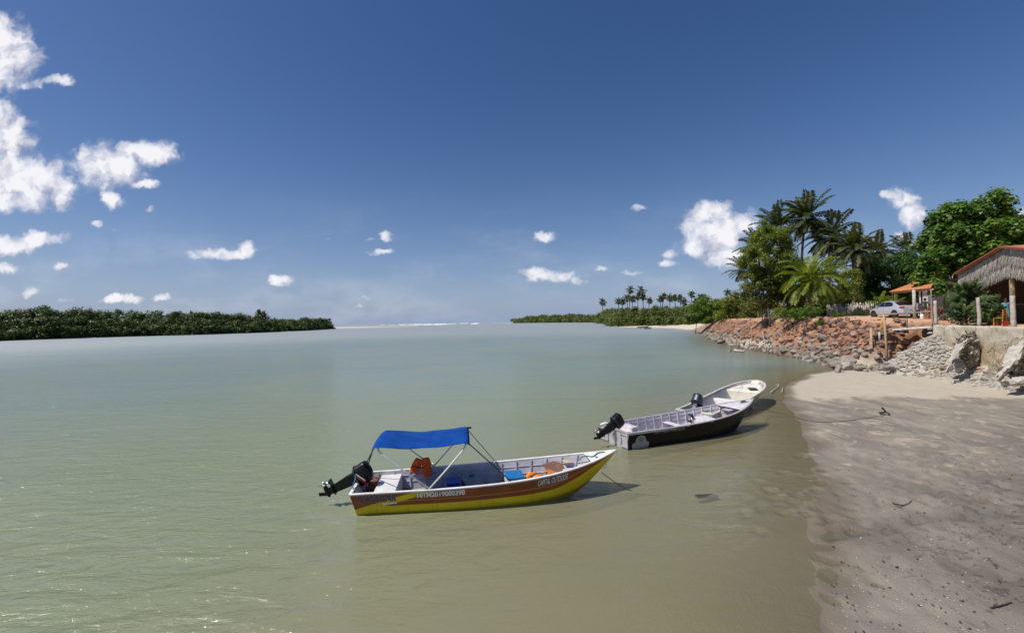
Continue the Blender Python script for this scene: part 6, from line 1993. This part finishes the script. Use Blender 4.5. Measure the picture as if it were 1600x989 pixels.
for k, (u, w) in enumerate(pp):
    p = AP.lerp(LE, u) if u >= 0 else AP.lerp(RE, -u)
    b = Vector((p.x, p.y, 0)) + rd * w
    zt = p.z - .3
    m_ = MB(); gz = H(b.x, b.y) - .2
    m_.tube([Vector((b.x, b.y, gz)) - ho, Vector((b.x + .03, b.y, (gz + zt) / 2)) - ho, Vector((b.x, b.y, zt)) - ho], [.135, .12, .125], 10); m_.build('pillar', surf('lichen_post', (0.34, 0.27, 0.15), .85, var=.35, nscale=4, bump=.4), hut, smooth=True)
m_ = MB(); m_.beam(AP.lerp(LE, .02) - ho + Vector((0, 0, -.45)), AP.lerp(LE, 1) - ho + Vector((0, 0, -.2)), .12, .16); m_.build('tie_beam', WOOD_G, hut)
# back wall, side wall, counter
bw0, bw1 = LE + rd * 4.6, RE + rd * 4.6 - gd * 9.0
m_ = MB(); q = [Vector((bw0.x, bw0.y, 3.4)) - ho, Vector((bw1.x, bw1.y, 3.4)) - ho, Vector((bw1.x, bw1.y, 7.2)) - ho, Vector((bw0.x, bw0.y, 7.2)) - ho]
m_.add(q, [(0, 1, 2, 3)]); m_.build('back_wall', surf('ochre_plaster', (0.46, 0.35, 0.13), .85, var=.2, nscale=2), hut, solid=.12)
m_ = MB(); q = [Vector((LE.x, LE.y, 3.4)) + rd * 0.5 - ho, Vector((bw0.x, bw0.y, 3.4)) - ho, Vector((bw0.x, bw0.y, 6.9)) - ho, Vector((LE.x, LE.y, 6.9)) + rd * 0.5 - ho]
m_.add(q, [(0, 1, 2, 3)]); m_.build('side_wall', surf('shade_toned_plaster', (0.16, 0.11, 0.08), .85, var=.2, nscale=2), hut, solid=.12)  # plaster colour darkened so the open bar reads as shaded inside
cA = AP.lerp(LE, .42) + rd * 2.6; cB = AP.lerp(LE, .95) + rd * 2.6
m_ = MB(); m_.beam(Vector((cA.x, cA.y, hz + .55)) - ho, Vector((cB.x, cB.y, hz + .55)) - ho, .5, 1.1); m_.build('counter', surf('dark_wood', (0.06, 0.045, 0.04), .8), hut, bevel=.02)
m_ = MB(); m_.beam(Vector((cA.x, cA.y, hz + 1.13)) - ho, Vector((cB.x, cB.y, hz + 1.13)) - ho, .62, .05); m_.build('counter_top', WOOD_T, hut)
# paved strip of broken reddish ground in front of the bar
# ---- furniture
ORW = surf('orange_varnish', (0.52, 0.21, 0.03), .5, var=.2, nscale=6, bump=.1)
def chair(loc, rz, label, mat=ORW, name='wooden_chair'):
    c = empty(name, loc, rz, label, 'chair')
    bx('seat', mat, Matrix.Translation((0, 0, .45)), (.44, .42, .035), c, .008)
    for x in (-.19, .19):
        m_ = MB(); m_.beam((x, -.18, 0), (x, -.18, .44), .045, .045); m_.build('leg', mat, c)
        m_ = MB(); m_.beam((x, .18, 0), (x, .24, .95), .045, .045); m_.build('leg', mat, c)
    for z in (.62, .76, .90):
        m_ = MB(); m_.beam((-.19, .20 + .03 * (z - .6), z), (.19, .20 + .03 * (z - .6), z), .02, .07); m_.build('back_slat', mat, c)
    m_ = MB(); m_.beam((-.19, -.18, .2), (.19, -.18, .2), .025, .03); m_.build('stretcher', mat, c)
    return c
chair(stand(1562, 26.5), R(200), 'orange wooden chair behind the wall, under the thatch fringe')
chair(stand(1552, 27.6), R(120), 'orange wooden chair half hidden by the short needle bush')
chair(stand(1451, 36.2), R(170), 'varnished chair beside the standing man in the cap')
chair(stand(1461, 36.6), R(200), 'varnished chair between the thin pole and seated figures')
tb = empty('wooden_table', stand(1548, 28.6), R(25), 'plain wooden table in the bar beside the orange chairs', 'table')
bx('tabletop', WOOD_T, Matrix.Translation((0, 0, .76)), (1.1, .7, .04), tb, .01)
for x in (-.48, .48):
    for y in (-.28, .28):
        m_ = MB(); m_.beam((x, y, 0), (x, y, .745), .06, .06); m_.build('leg', WOOD_T, tb)
s_ = stand(1571, 25.9)
bk_ = empty('bucket', s_, 0, 'small red bucket on the ground by the orange chair', 'bucket')
m_ = MB(); m_.lathe([(.10, 0), (.15, .26), (.16, .27), (.14, .27), (.095, .02)], 16); m_.build('pail', surf('red_plastic', (0.62, 0.06, 0.03), .45), bk_, smooth=True)
m_ = MB(); m_.tube([(.15 * math.cos(a), .02, .27 + .12 * math.sin(a)) for a in [math.pi * i / 10 for i in range(11)]], .006, 5); m_.build('handle', STEEL, bk_)
gr = empty('barbecue_cabinet', stand(1434, 38.6), R(35), 'grey box grill with a white round badge on black legs', 'grill')
bx('case', surf('grey_steel', (0.30, 0.30, 0.32), .5, .3), Matrix.Translation((0, 0, 1.0)), (.75, .5, .62), gr, .03)
m_ = MB(); m_.lathe([(.15, 0), (.15, .01), (.0, .011)], 20, Matrix.Translation((-.05, -.252, 1.02)) @ Matrix.Rotation(R(90), 4, 'X')); m_.build('badge', LETTER_W, gr)
for x in (-.32, .32):
    for y in (-.2, .2):
        m_ = MB(); m_.beam((x, y, 0), (x, y, .7), .05, .05); m_.build('leg', MOTOR, gr)
bx('shelf', MOTOR, Matrix.Translation((0, 0, .62)), (.8, .52, .06), gr, .01)
for k, (px, y, lab) in enumerate(((1441.5, 37.2, 'white drum standing under the box grill'), (1450, 37.4, 'white drum between the chair legs and box grill'))):
    m_ = MB(); m_.lathe([(.15, 0), (.17, .03), (.165, .2), (.17, .36), (.15, .40), (.05, .41), (.05, .44)], 16)
    tag(m_.build('plastic_drum', WHITE, None, smooth=True, loc=stand(px, y)), lab, 'drum')
for k, (a, b, lab) in enumerate((((1468, 505.5, 31.0), (1500, 502.5, 30.4), 'grey log edging the terrace behind the wall'), ((1470, 509, 30.2), (1503, 507, 29.4), 'second pale log lying along the wall top'))):
    p0, p1 = stand(a[0], a[2] + .6), stand(b[0], b[2] + .6)
    p0.z += .07; p1.z += .07
    m_ = MB(); m_.tube([p0.lerp(p1, i / 6) - p0 + Vector((0, 0, .02 * math.sin(i * 2))) for i in range(7)], .09, 8); tag(m_.build('log', WOOD_P, None, smooth=True, loc=p0), lab, 'log')

# ------------------------------------------------------------------ car
car_loc = stand(1396, 41.2)
car = empty('parked_car', car_loc, R(84), 'silver four-door sedan parked on the orange dirt by the fence', 'car')
SILVER = surf('silver_paint', (0.58, 0.58, 0.63), .28, .35, var=.04, nscale=2, bump=0, coat=.6)
GLASS = surf('car_glass', (0.012, 0.014, 0.018), .08, 0, var=.1, bump=0, spec=.8)
TYRE = surf('tyre_rubber', (0.018, 0.018, 0.018), .85, var=.2, bump=0)
st = [(-2.12, .42, .72, .62), (-2.08, .30, .92, .74), (-1.95, .24, 1.03, .80), (-1.55, .22, 1.04, .83), (-.9, .2, .97, .845), (0, .2, .94, .85), (.9, .2, .95, .845), (1.35, .21, .89, .83), (1.8, .22, .78, .79), (2.05, .27, .66, .70), (2.13, .36, .56, .55)]
m_ = MB(); sec = 14; vs = []
for x, zb_, zt, w in st:
    for (a, b) in ((-.86, 0), (-.97, .10), (-1, .30), (-1, .58), (-.975, .80), (-.90, .95), (-.6, 1.0), (.6, 1.0), (.90, .95), (.975, .80), (1, .58), (1, .30), (.97, .10), (.86, 0)):
        vs.append((x, a * w, zb_ + (zt - zb_) * b))
fs = [(i * sec + j, (i + 1) * sec + j, (i + 1) * sec + (j + 1) % sec, i * sec + (j + 1) % sec) for i in range(len(st) - 1) for j in range(sec)] + [tuple(range(sec)), tuple((len(st) - 1) * sec + j for j in range(sec))]
m_.add(vs, fs); body = m_.build('body', SILVER, car, smooth=True); body.data.set_sharp_from_angle(angle=R(50))
cabp = [(1.12, .90), (.42, 1.41), (.02, 1.47), (-.55, 1.46), (-.95, 1.38), (-1.70, 1.00), (-1.2, .9)]
tpr = [1, .79, .76, .76, .79, .96, 1]
m_ = MB(); m_.prism(cabp, 1.56, None, tpr); m_.build('roof', SILVER, car, bevel=.05, seg=3)
def ysd(z): return .78 * (1 - .24 * max(0, (z - .92)) / .55) + .004
for s in (-1, 1):
    for poly in ([(.86, .99), (.36, 1.36), (.02, 1.39), (.02, .97)], [(-.04, .97), (-.04, 1.39), (-.52, 1.38), (-.98, 1.27), (-1.02, 1.0)]):
        m_ = MB(); m_.add([(x, s * (ysd(z) + .012), z) for x, z in poly], [tuple(range(len(poly)))]); m_.build('side_window', GLASS, car, solid=.01)
m_ = MB(); m_.add([(-1.02, -.60, 1.365), (-1.02, .60, 1.365), (-1.66, .66, 1.045), (-1.66, -.66, 1.045)], [(0, 1, 2, 3)]); m_.build('rear_window', GLASS, car, solid=.012)
m_ = MB(); m_.add([(.52, -.58, 1.365), (.52, .58, 1.365), (1.06, .68, .97), (1.06, -.68, .97)], [(0, 1, 2, 3)]); m_.build('windscreen', GLASS, car, solid=.012)
TAIL = surf('red_lamp_glass', (0.55, 0.015, 0.04), .2, var=.1, bump=0)
for s in (-1, 1):
    bx('tail_light', TAIL, Matrix.Translation((-1.98, s * .66, .86)), (.26, .30, .17), car, .04)
    bx('headlight', surf('lamp_glass', (.7, .7, .72), .1, bump=0), Matrix.Translation((1.93, s * .56, .66)), (.26, .26, .14), car, .04)
    bx('mirror', SILVER, Matrix.Translation((.78, s * .90, 1.0)), (.12, .20, .13), car, .04)
    for x in (-1.32, 1.32):
        w = empty('tmp'); bpy.data.objects.remove(w)
        Mw = Matrix.Translation((x, s * .74, .30)) @ Matrix.Rotation(R(90) * -s, 4, 'X')
        m_ = MB(); m_.lathe([(.18, -.09), (.29, -.10), (.305, -.06), (.305, .07), (.29, .105), (.2, .105)], 22, Mw); wo = m_.build('wheel', TYRE, car, smooth=True)
        m_ = MB(); m_.lathe([(.20, .09), (.205, .112), (.16, .10), (.04, .118), (.0, .12)], 22, Mw); m_.build('rim', surf('alloy', (.55, .55, .56), .3, .7, bump=0), wo, smooth=True)
        m_ = MB(); m_.lathe([(.37, 0), (.37, .125), (.34, .128), (.31, .118)], 26, Mw); m_.build('wheel_arch', TYRE, car, smooth=True)
    for y0 in (-.0,):
        m_ = MB(); m_.beam((-.01, s * .855, .33), (-.01, s * .845, .9), .006, .012); m_.build('door_seam', TYRE, car)
    for x in (-.75, .25): bx('door_handle', SILVER, Matrix.Translation((x, s * .86, .82)), (.16, .03, .03), car, .008)
bx('rear_bumper', SILVER, Matrix.Translation((-2.08, 0, .45)), (.16, 1.44, .22), car, .06)
bx('number_plate', LETTER_W, Matrix.Translation((-2.125, 0, .72)), (.02, .40, .13), car, .004)

# motorcycle in the shade
mc = empty('motorcycle', stand(1480, 34.2), R(150), 'dark motorcycle parked in the tree shade by the house', 'motorcycle')
for x in (-.62, .62):
    Mw = Matrix.Translation((x, 0, .30)) @ Matrix.Rotation(R(90), 4, 'X')
    m_ = MB(); m_.tube([Mw @ Vector((.26 * math.cos(a), .26 * math.sin(a), 0)) for a in [2 * math.pi * i / 24 for i in range(25)]], .045, 8, cap=False); wo = m_.build('wheel', TYRE, mc, smooth=True)
    m_ = MB()
    for k in range(8): m_.beam(Mw @ Vector((0, 0, 0)), Mw @ Vector((.24 * math.cos(k * .785), .24 * math.sin(k * .785), 0)), .008, .008)
    m_.build('spoke', STEEL, wo)
m_ = MB(); m_.tube([(.62, 0, .30), (.45, 0, .85), (.40, 0, 1.0)], .025, 8); m_.tube([(-.62, 0, .30), (-.1, 0, .38), (.35, 0, .5), (.45, 0, .82), (-.2, 0, .74), (-.62, 0, .30)], .025, 8); m_.build('frame', MOTOR, mc, smooth=True)
m_ = MB(); m_.tube([(.36, -.36, 1.05), (.42, 0, .98), (.36, .36, 1.05)], .015, 6); m_.build('handlebar', STEEL, mc, smooth=True)
bx('fuel_tank', surf('red_tank', (0.25, 0.015, 0.015), .3), Matrix.Translation((.18, 0, .83)), (.46, .24, .20), mc, .07)
bx('saddle', MOTOR, Matrix.Translation((-.36, 0, .80)), (.62, .24, .10), mc, .04)
bx('engine', surf('engine_metal', (.2, .2, .2), .5, .5), Matrix.Translation((.1, 0, .44)), (.34, .26, .30), mc, .04)
m_ = MB(); m_.lathe([(.0, .06), (.08, .05), (.09, 0), (.0, -.06)], 14, Matrix.Translation((.56, 0, .88)) @ Matrix.Rotation(R(90), 4, 'Y')); m_.build('headlight', STEEL, mc, smooth=True)

# ------------------------------------------------------------------ people
def person(loc, rz, label, pose, shirt, legs, skin=(0.16, 0.085, 0.05), hair=(0.012, 0.009, 0.008), cap=None, height=1.68, dress=False):
    root = empty('person', loc, rz, label, 'person')
    k = height / 1.70
    J = dict(pelvis=(0, 0, .94), spine=(0, .01, 1.12), chest=(0, 0, 1.30), neck=(0, 0, 1.44), jaw=(0, .015, 1.51), head=(0, .01, 1.59), crown=(0, 0, 1.66))
    for s, n in ((-1, 'l'), (1, 'r')):
        J['sh' + n] = (s * .165, 0, 1.385); J['el' + n] = (s * .215, -.02, 1.11); J['wr' + n] = (s * .21, .06, .87); J['pa' + n] = (s * .205, .08, .80)
        J['hp' + n] = (s * .09, 0, .90); J['kn' + n] = (s * .10, .015, .50); J['an' + n] = (s * .10, -.01, .085); J['to' + n] = (s * .115, .14, .03)
    if pose == 'sit':
        dz = -.46
        for q in list(J):
            if q[:2] not in ('kn', 'an', 'to'): x, y, z = J[q]; J[q] = (x, y - .02, z + dz)
        for s, n in ((-1, 'l'), (1, 'r')):
            J['kn' + n] = (s * .13, .40, .50); J['an' + n] = (s * .13, .38, .085); J['to' + n] = (s * .14, .53, .03)
            J['el' + n] = (s * .23, .10, .72); J['wr' + n] = (s * .15, .30, .60); J['pa' + n] = (s * .13, .36, .58)
    if pose == 'work':
        for s, n in ((-1, 'l'), (1, 'r')):
            J['el' + n] = (s * .23, .06, 1.12); J['wr' + n] = (s * .14, .27, 1.08); J['pa' + n] = (s * .12, .34, 1.07)
    rad = dict(pelvis=.125, spine=.115, chest=.13, neck=.055, jaw=.068, head=.092, crown=.06, sh=.062, el=.042, wr=.027, pa=.030, hp=.088, kn=.058, an=.04, to=.035)
    E = [('pelvis', 'spine'), ('spine', 'chest'), ('chest', 'neck'), ('neck', 'jaw'), ('jaw', 'head'), ('head', 'crown')]
    for n in 'lr':
        E += [('chest', 'sh' + n), ('sh' + n, 'el' + n), ('el' + n, 'wr' + n), ('wr' + n, 'pa' + n), ('pelvis', 'hp' + n), ('hp' + n, 'kn' + n), ('kn' + n, 'an' + n), ('an' + n, 'to' + n)]
        p = Vector(J['pa' + n]); d = (p - Vector(J['wr' + n])).normalized(); sd = d.cross(Vector((1, 0, 0))).normalized()
        for f in range(4):
            a = p + sd * (f - 1.5) * .019 + d * .02; b = a + d * (.055 + .012 * (f in (1, 2))) + Vector((-a.x, 0, 0)).normalized() * .012
            J[f'f{n}{f}a'] = tuple(a); J[f'f{n}{f}b'] = tuple(b); E += [('pa' + n, f'f{n}{f}a'), (f'f{n}{f}a', f'f{n}{f}b')]
        t_ = Vector(J['wr' + n]) + d * .03 + sd * -.035; t2 = t_ + d * .04 - sd * .012
        J[f'f{n}4a'] = tuple(t_); J[f'f{n}4b'] = tuple(t2); E += [('wr' + n, f'f{n}4a'), (f'f{n}4a', f'f{n}4b')]
    names = list(J)
    me = bpy.data.meshes.new('body'); me.from_pydata([tuple(c * k for c in J[q]) for q in names], [(names.index(a), names.index(b)) for a, b in E], [])
    tmp = bpy.data.objects.new('body_tmp', me); COL.objects.link(tmp)
    tmp.modifiers.new('skin', 'SKIN'); sb = tmp.modifiers.new('sub', 'SUBSURF'); sb.levels = 1; sb.render_levels = 1
    sv = me.skin_vertices[0].data
    for i, q in enumerate(names):
        r_ = .0095 if q[0] == 'f' and q[1] in 'lr' else rad.get(q, rad.get(q[:2], .05))
        r_ *= k
        sv[i].radius = (r_, r_ * (.78 if q in ('pelvis', 'spine', 'chest') else 1.0)); sv[i].use_root = (q == 'pelvis')
    dg = bpy.context.evaluated_depsgraph_get()
    m2 = bpy.data.meshes.new_from_object(tmp.evaluated_get(dg)); m2.name = 'body'
    bpy.data.objects.remove(tmp)
    for mm in (surf('skin_%s' % label[:6], skin, .6, var=.08, bump=0), surf('cloth_%s' % label[:10], shirt, .9, var=.15), surf('legs_%s' % label[:10], legs, .9, var=.15)): m2.materials.append(mm)
    hz_ = J['pelvis'][2] * k; shz = J['chest'][2] * k
    pts = [(q, Vector(J[q]) * k) for q in names]
    for pl in m2.polygons:
        c = pl.center
        q = min(pts, key=lambda it: (it[1] - c).length_squared)[0]
        b2 = q[:2]
        mi = 0
        if q in ('spine', 'chest') or b2 == 'sh' or (b2 == 'el' and c.z > Vector(J[q]).z * k + .02): mi = 1
        if q == 'pelvis' or b2 == 'hp': mi = 1 if dress else 2
        if b2 == 'kn': mi = 1 if (dress and c.z > J[q][2] * k) else (2 if not dress else 0)
        if b2 == 'an': mi = 0
        pl.material_index = mi; pl.use_smooth = True
    bo = bpy.data.objects.new('body', m2); COL.objects.link(bo); bo.parent = root
    hc = Vector(J['head']) * k
    hm = MB()
    def hf(u, w):
        a = 2 * math.pi * w; th = math.pi * .58 * u
        r_ = .108 * k
        return hc + Vector((r_ * math.sin(th) * math.cos(a) * .92, r_ * math.sin(th) * math.sin(a) - .018, r_ * math.cos(th) * 1.02 + .012 + .03 * max(0, math.sin(a)) * math.sin(th)))
    hm.grid(hf, 9, 19); hm.build('cap' if cap else 'hair', surf('cap_cloth', cap, .85) if cap else surf('black_hair', hair, .6), root, smooth=True, solid=.008)
    if cap:
        m_ = MB(); m_.box(tuple(hc + Vector((0, .14, .03)) * k), (.15 * k, .10 * k, .012)); m_.build('cap_peak', surf('cap_cloth', cap, .85), root, bevel=.004)
    fa = MB(); fa.prism([(.0, -.02), (.022, -.018), (.004, .03)], .022, Matrix.Translation(hc + Vector((0, .085 * k, -.01))) @ Matrix.Rotation(R(90), 4, 'Z')); fa.build('nose', surf('skin_%s' % label[:6], skin, .6, var=.08, bump=0), root)
    for s in (-1, 1):
        m_ = MB(); m_.lathe([(.0, -.006), (.012, 0), (.0, .006)], 8, Matrix.Translation(hc + Vector((s * .034, .086, .008)) * k)); m_.build('eye', surf('eye_white', (.6, .6, .6), .3, bump=0), root)
        m_ = MB(); m_.lathe([(.0, -.02), (.014, -.01), (.018, .01), (.0, .025)], 8, Matrix.Translation(hc + Vector((s * .094, 0, -.005)) * k)); m_.build('ear', surf('skin_%s' % label[:6], skin, .6, var=.08, bump=0), root)
    return root
person(stand(1446, 37.0), R(-35), 'man in dark green shirt and cap standing by the grill', 'stand', (0.03, 0.06, 0.045), (0.03, 0.03, 0.035), cap=(0.01, 0.012, 0.02), height=1.72)
person(stand(1453.5, 37.3), R(60), 'seated person in a dark blue shirt beside the man in the cap', 'sit', (0.02, 0.03, 0.12), (0.04, 0.035, 0.03))
sx_ = stand(1474, 34.6)
person(sx_, R(150), 'person in black clothes sitting on a stump in the tree shade', 'sit', (0.012, 0.012, 0.014), (0.02, 0.02, 0.025), cap=(0.01, 0.01, 0.012))
person(stand(1572, 27.2), R(140), 'woman in a loose turquoise dress standing inside the thatched bar', 'work', (0.12, 0.42, 0.52), (0.12, 0.42, 0.52), dress=True, height=1.62)
person(stand(1578, 27.6), R(180), 'child in a dark top beside the woman in turquoise', 'stand', (0.03, 0.03, 0.05), (0.02, 0.03, 0.08), height=1.35)
m_ = MB(); m_.lathe([(.17, 0), (.18, .2), (.165, .45), (.0, .455)], 14); tag(m_.build('stump', WOOD_T, None, smooth=True, loc=sx_ + Vector((0, -.0, 0))), 'short wooden stump serving as a stool in the shade', 'stump')
st_ = stand(1453.5, 37.3)
m_ = MB(); m_.lathe([(.16, 0), (.15, .03), (.13, .42), (.17, .45), (.0, .455)], 14); tag(m_.build('stool', WOOD_T, None, smooth=True, loc=st_), 'round stool under the person in the dark blue shirt', 'stool')

# ------------------------------------------------------------------ small things on the flats
def stick(pts, r, name, mat, label, cat='branch', r1=None):
    m_ = MB(); P = [Vector(p) for p in pts]; o = P[0].copy(); n_ = 4 * (len(P) - 1) + 1
    Q = []
    for i in range(n_):
        f = i / 4; a = min(len(P) - 2, int(f)); Q.append(P[a].lerp(P[a + 1], f - a) - o + Vector((random.gauss(0, r * .35), random.gauss(0, r * .35), random.gauss(0, r * .2))))
    m_.tube(Q, [r + ((r1 if r1 is not None else r * .5) - r) * i / (n_ - 1) for i in range(n_)], 7)
    return tag(m_.build(name, mat, None, smooth=True, loc=o), label, cat)
g = lambda px, py, dz=0.03: (lambda p: Vector((p.x, p.y, max(H(p.x, p.y), 0) + dz)))(at(px, py, 0.1))
stick([g(1205, 611), g(1216, 603, .06), g(1217, 601, .10), g(1211, 600, .06)], .035, 'bleached_branch', WOOD_P, 'bent bleached branch in the shallows near the white bow')
stick([g(1222, 611), g(1223, 605, .12)], .03, 'bleached_stick', WOOD_P, 'short upright bleached stick at the sand edge')
a = at(1143, 547, 0); stick([a + Vector((0, 0, -.3)), a + Vector((-.3, .6, 1.6))], .09, 'mooring_stake', WOOD_P, 'weathered leaning stake standing in the water by the rocks', 'stake')
a = at(1141, 549, 0); stick([a + Vector((0, 0, -.3)), a + Vector((-.06, 0, 1.0))], .17, 'tree_stump', WOOD_G, 'thick dark stump in the water by the leaning stake', 'stump')
a = at(1146, 549.5, 0); b = at(1164, 551, 0); stick([a + Vector((0, 0, .15)), a.lerp(b, .5) + Vector((0, 0, .12)), b + Vector((0, 0, .2))], .2, 'drift_log', WOOD_P, 'low pale log lying in the water beside the stump', 'log')
a = at(1174, 526, 1.6); stick([a + Vector((0, 0, -1)), a + Vector((0, 0, 1.4))], .05, 'thin_stake', WOOD_P, 'thin upright pale stake among the rocks', 'stake')
a = at(1197, 548, 0.3); b = Vector((a.x + .7, a.y + 2.0, 2.6)); stick([a, b], .06, 'leaning_pole', WOOD_P, 'slanting pale pole leaning on the rocks', 'pole')
for k, (pa, pb, lab) in enumerate((((1100, 533), (1140, 517), 'long bare branch drooping from the bank into the water'), ((1122, 533), (1150, 519), 'dark fallen branch on the bank beside the water'), ((1112, 521), (1160, 512), 'thin bleached branch lying across the red bank'))):
    a, b = at(*pa, .15), at(pb[0], pb[1], 1.6)
    b = Vector((a.x + 4.5 - k, a.y + 1.0, H(a.x + 4.5 - k, a.y + 1.0) + .35))
    stick([a, a.lerp(b, .3) + Vector((0, 0, .55)), b], .10, 'fallen_branch', WOOD_G if k != 1 else BARK, lab)
tk_ = stand(1103, 110); stick([tk_ + Vector((-1.5, -3, -1.6)), tk_ + Vector((0, 0, .6)), tk_ + Vector((2, 1.5, 1.6))], .22, 'fallen_log', BARK, 'dark fallen trunk at the end of the red bank', 'log')
# anchor and its rope
an = empty('anchor', g(1381, 650, .02), R(35), 'dark folding anchor lying on the damp sand', 'anchor')
m_ = MB(); m_.tube([(-.42, 0, .06), (.0, 0, .09), (.30, 0, .10)], [.03, .028, .03], 8); m_.build('shank', ROPE_D, an, smooth=True)
for k, (y, z) in enumerate(((.14, .02), (-.16, .03), (.05, .28))):
    m_ = MB(); m_.tube([(.30, 0, .10), (.22, y * .7, .06 + z * .5), (.02, y * 1.2, .04 + z), (-.05, y * 1.3, .05 + z)], [.03, .035, .05, .012], 7); m_.build('fluke', ROPE_D, an, smooth=True)
m_ = MB(); m_.tube([(-.42 + .05 * math.cos(a), .05 * math.sin(a), .06) for a in [2 * math.pi * i / 14 for i in range(15)]], .012, 6, cap=False); m_.build('ring', ROPE_D, an, smooth=True)
an.scale = (.8, .8, .8)
rp = [MBk @ Vector((Lb - .12, 0, hb.zg(.97) - .1)), at(1200, 641, .25), at(1235, 650, .06), g(1275, 657, .03), g(1320, 658, .03), g(1372, 653, .04)]
m_ = MB(); Q = []
for i in range(len(rp) - 1):
    for j in range(8):
        u = j / 8; p0, p1, p2, p3 = rp[max(0, i - 1)], rp[i], rp[i + 1], rp[min(len(rp) - 1, i + 2)]
        Q.append(.5 * ((2 * p1) + (p2 - p0) * u + (2 * p0 - 5 * p1 + 4 * p2 - p3) * u * u + (3 * p1 - p0 - 3 * p2 + p3) * u ** 3))
Q.append(rp[-1]); m_.tube(Q, .010, 6); tag(m_.build('anchor_rope', ROPE_D, None, smooth=True), 'long dark rope from the black bow across the sand to the anchor', 'rope')
blk_ = g(1310, 581, .02); tag(bx('wood_block', WOOD_G, Matrix.Translation(blk_ + Vector((0, 0, .2))) @ Euler((.3, .2, .5)).to_matrix().to_4x4(), (.35, .3, .45), None, .03), 'small grey wood block alone on the pale sand', 'wood block')
# shells and weed, beyond counting
def flats():
    px = rr.uniform(1296, 1600); py = 640 + 345 * rr.random() ** .8
    p = at(px, py, .25); return (p.x, p.y)
rr = random.Random(21)
def chips(n, name, mat, label, smin, smax, fn, flat=.35):
    V = []
    for k in range(n):
        x, y = fn(); z = H(x, y) + .006; s = rr.uniform(smin, smax) * (0.6 + .05 * y); a = rr.uniform(0, 6.28)
        e = Vector((math.cos(a), math.sin(a), rr.uniform(-.2, .2))) * s; f_ = Vector((-math.sin(a), math.cos(a), rr.uniform(-.2, .2))) * s * rr.uniform(.3, .8)
        c = Vector((x, y, z + s * flat))
        V += [[c - e, c - f_ * .9 + Vector((0, 0, s * .1)), c + e * .8, c + f_]]
    o = fast_quads(name, np.array([[tuple(q) for q in f] for f in V]).reshape(-1, 3), 4, mat)
    return tag(o, label, 'shells' if 'shell' in name else 'weed', None, 'stuff')
chips(420, 'shell_fragments', surf('shell_white', (.78, .75, .70), .5, var=.1, bump=0), 'tiny white shell fragments scattered over the damp sand', .006, .017, flats)
chips(260, 'weed_scraps', surf('dark_weed', (.03, .027, .024), .8, var=.3, bump=0), 'dark scraps of weed and twig on the damp sand', .010, .035, flats)
for k, (pts, lab) in enumerate((([(1396, 787), (1412, 785.5), (1425, 784.5)], 'thin dark twig on the damp sand'), ([(1548, 950), (1562, 944), (1580, 941)], 'crooked dark twig on muddy sand'))):
    stick([g(*p, .015) for p in pts], .014, 'twig', ROPE_D, lab, 'twig')
# thin dark box set level with the water surface
a = at(1104, 775, -.02); tag(bx('dark_flat_shape', ROPE_D, Matrix.Translation(a) @ Euler((0.1, 0.05, .2)).to_matrix().to_4x4(), (.55, .16, .05), None, .02), 'flat dark shape just breaking the water beyond the yellow bow', 'plank')

# ------------------------------------------------------------------ far boats and surf
def far_boat(px, py, L, ang, mat, label, inner=None):
    p = at(px, py, 0)
    t_ = empty('rowing_boat', (p.x, p.y, 0), ang, label, 'boat', 'small boats along the far beach')
    hh = Hull(L, L * .11, L * .14, .55, .95, zc=-.1)
    hull_shell(hh, 'hull', mat, t_); hull_inside(hh, t_, inner or INNER, INNER_FLOOR); gunwale(hh, t_, WHITE); cross_seat(hh, t_, 'seat', WOOD_T, L * .3, L * .36, .38, box=False)
    return t_
far_boat(996, 512.5, 6.5, R(8), BLACKP, 'dark beached boat farthest along the scrub shore')
far_boat(1005, 514.2, 4.5, R(15), GREYBOX, 'small grey dinghy beside the dark beached boat')
far_boat(1031, 511.0, 6.0, R(30), BLACKP, 'dark boat with white inside drawn up on the sand', WHITE)
far_boat(1047, 509.5, 7.0, R(-12), surf('brown_hull', (.12, .08, .06), .6), 'long brown canoe on the sand near the red bank')
far_boat(943, 507.2, 6.0, R(20), WHITE, 'tiny pale boat afloat far up the channel')
V = []
for k in range(70):
    px = rr.gauss(668, 24); y = rr.uniform(900, 1900)
    if rr.random() < .15: px = rr.uniform(590, 760)
    d = ray(px, 500); x = d.x / d.y * y
    L = rr.uniform(3, 17) * (y / 1200); h_ = rr.uniform(.3, 1.1) * (y / 1200)
    for j in range(6):
        q = Vector((x + (j - 2.5) * L / 5, y + rr.uniform(-6, 6), 0)); s = h_ * rr.uniform(.6, 1.2)
        w_ = L / 5 * .8
        V.append([q + Vector((-w_, -1.5, .02)), q + Vector((w_, -1.5, .02)), q + Vector((w_ * .7, .5, s)), q + Vector((-w_ * .7, .5, s * .9))])
tag(fast_quads('surf_foam', np.array([[tuple(q) for q in f] for f in V]).reshape(-1, 3), 4, surf('white_foam', (.85, .86, .87), .8, var=.05, bump=0)), 'white breakers on the bar at the river mouth', 'surf', None, 'stuff')
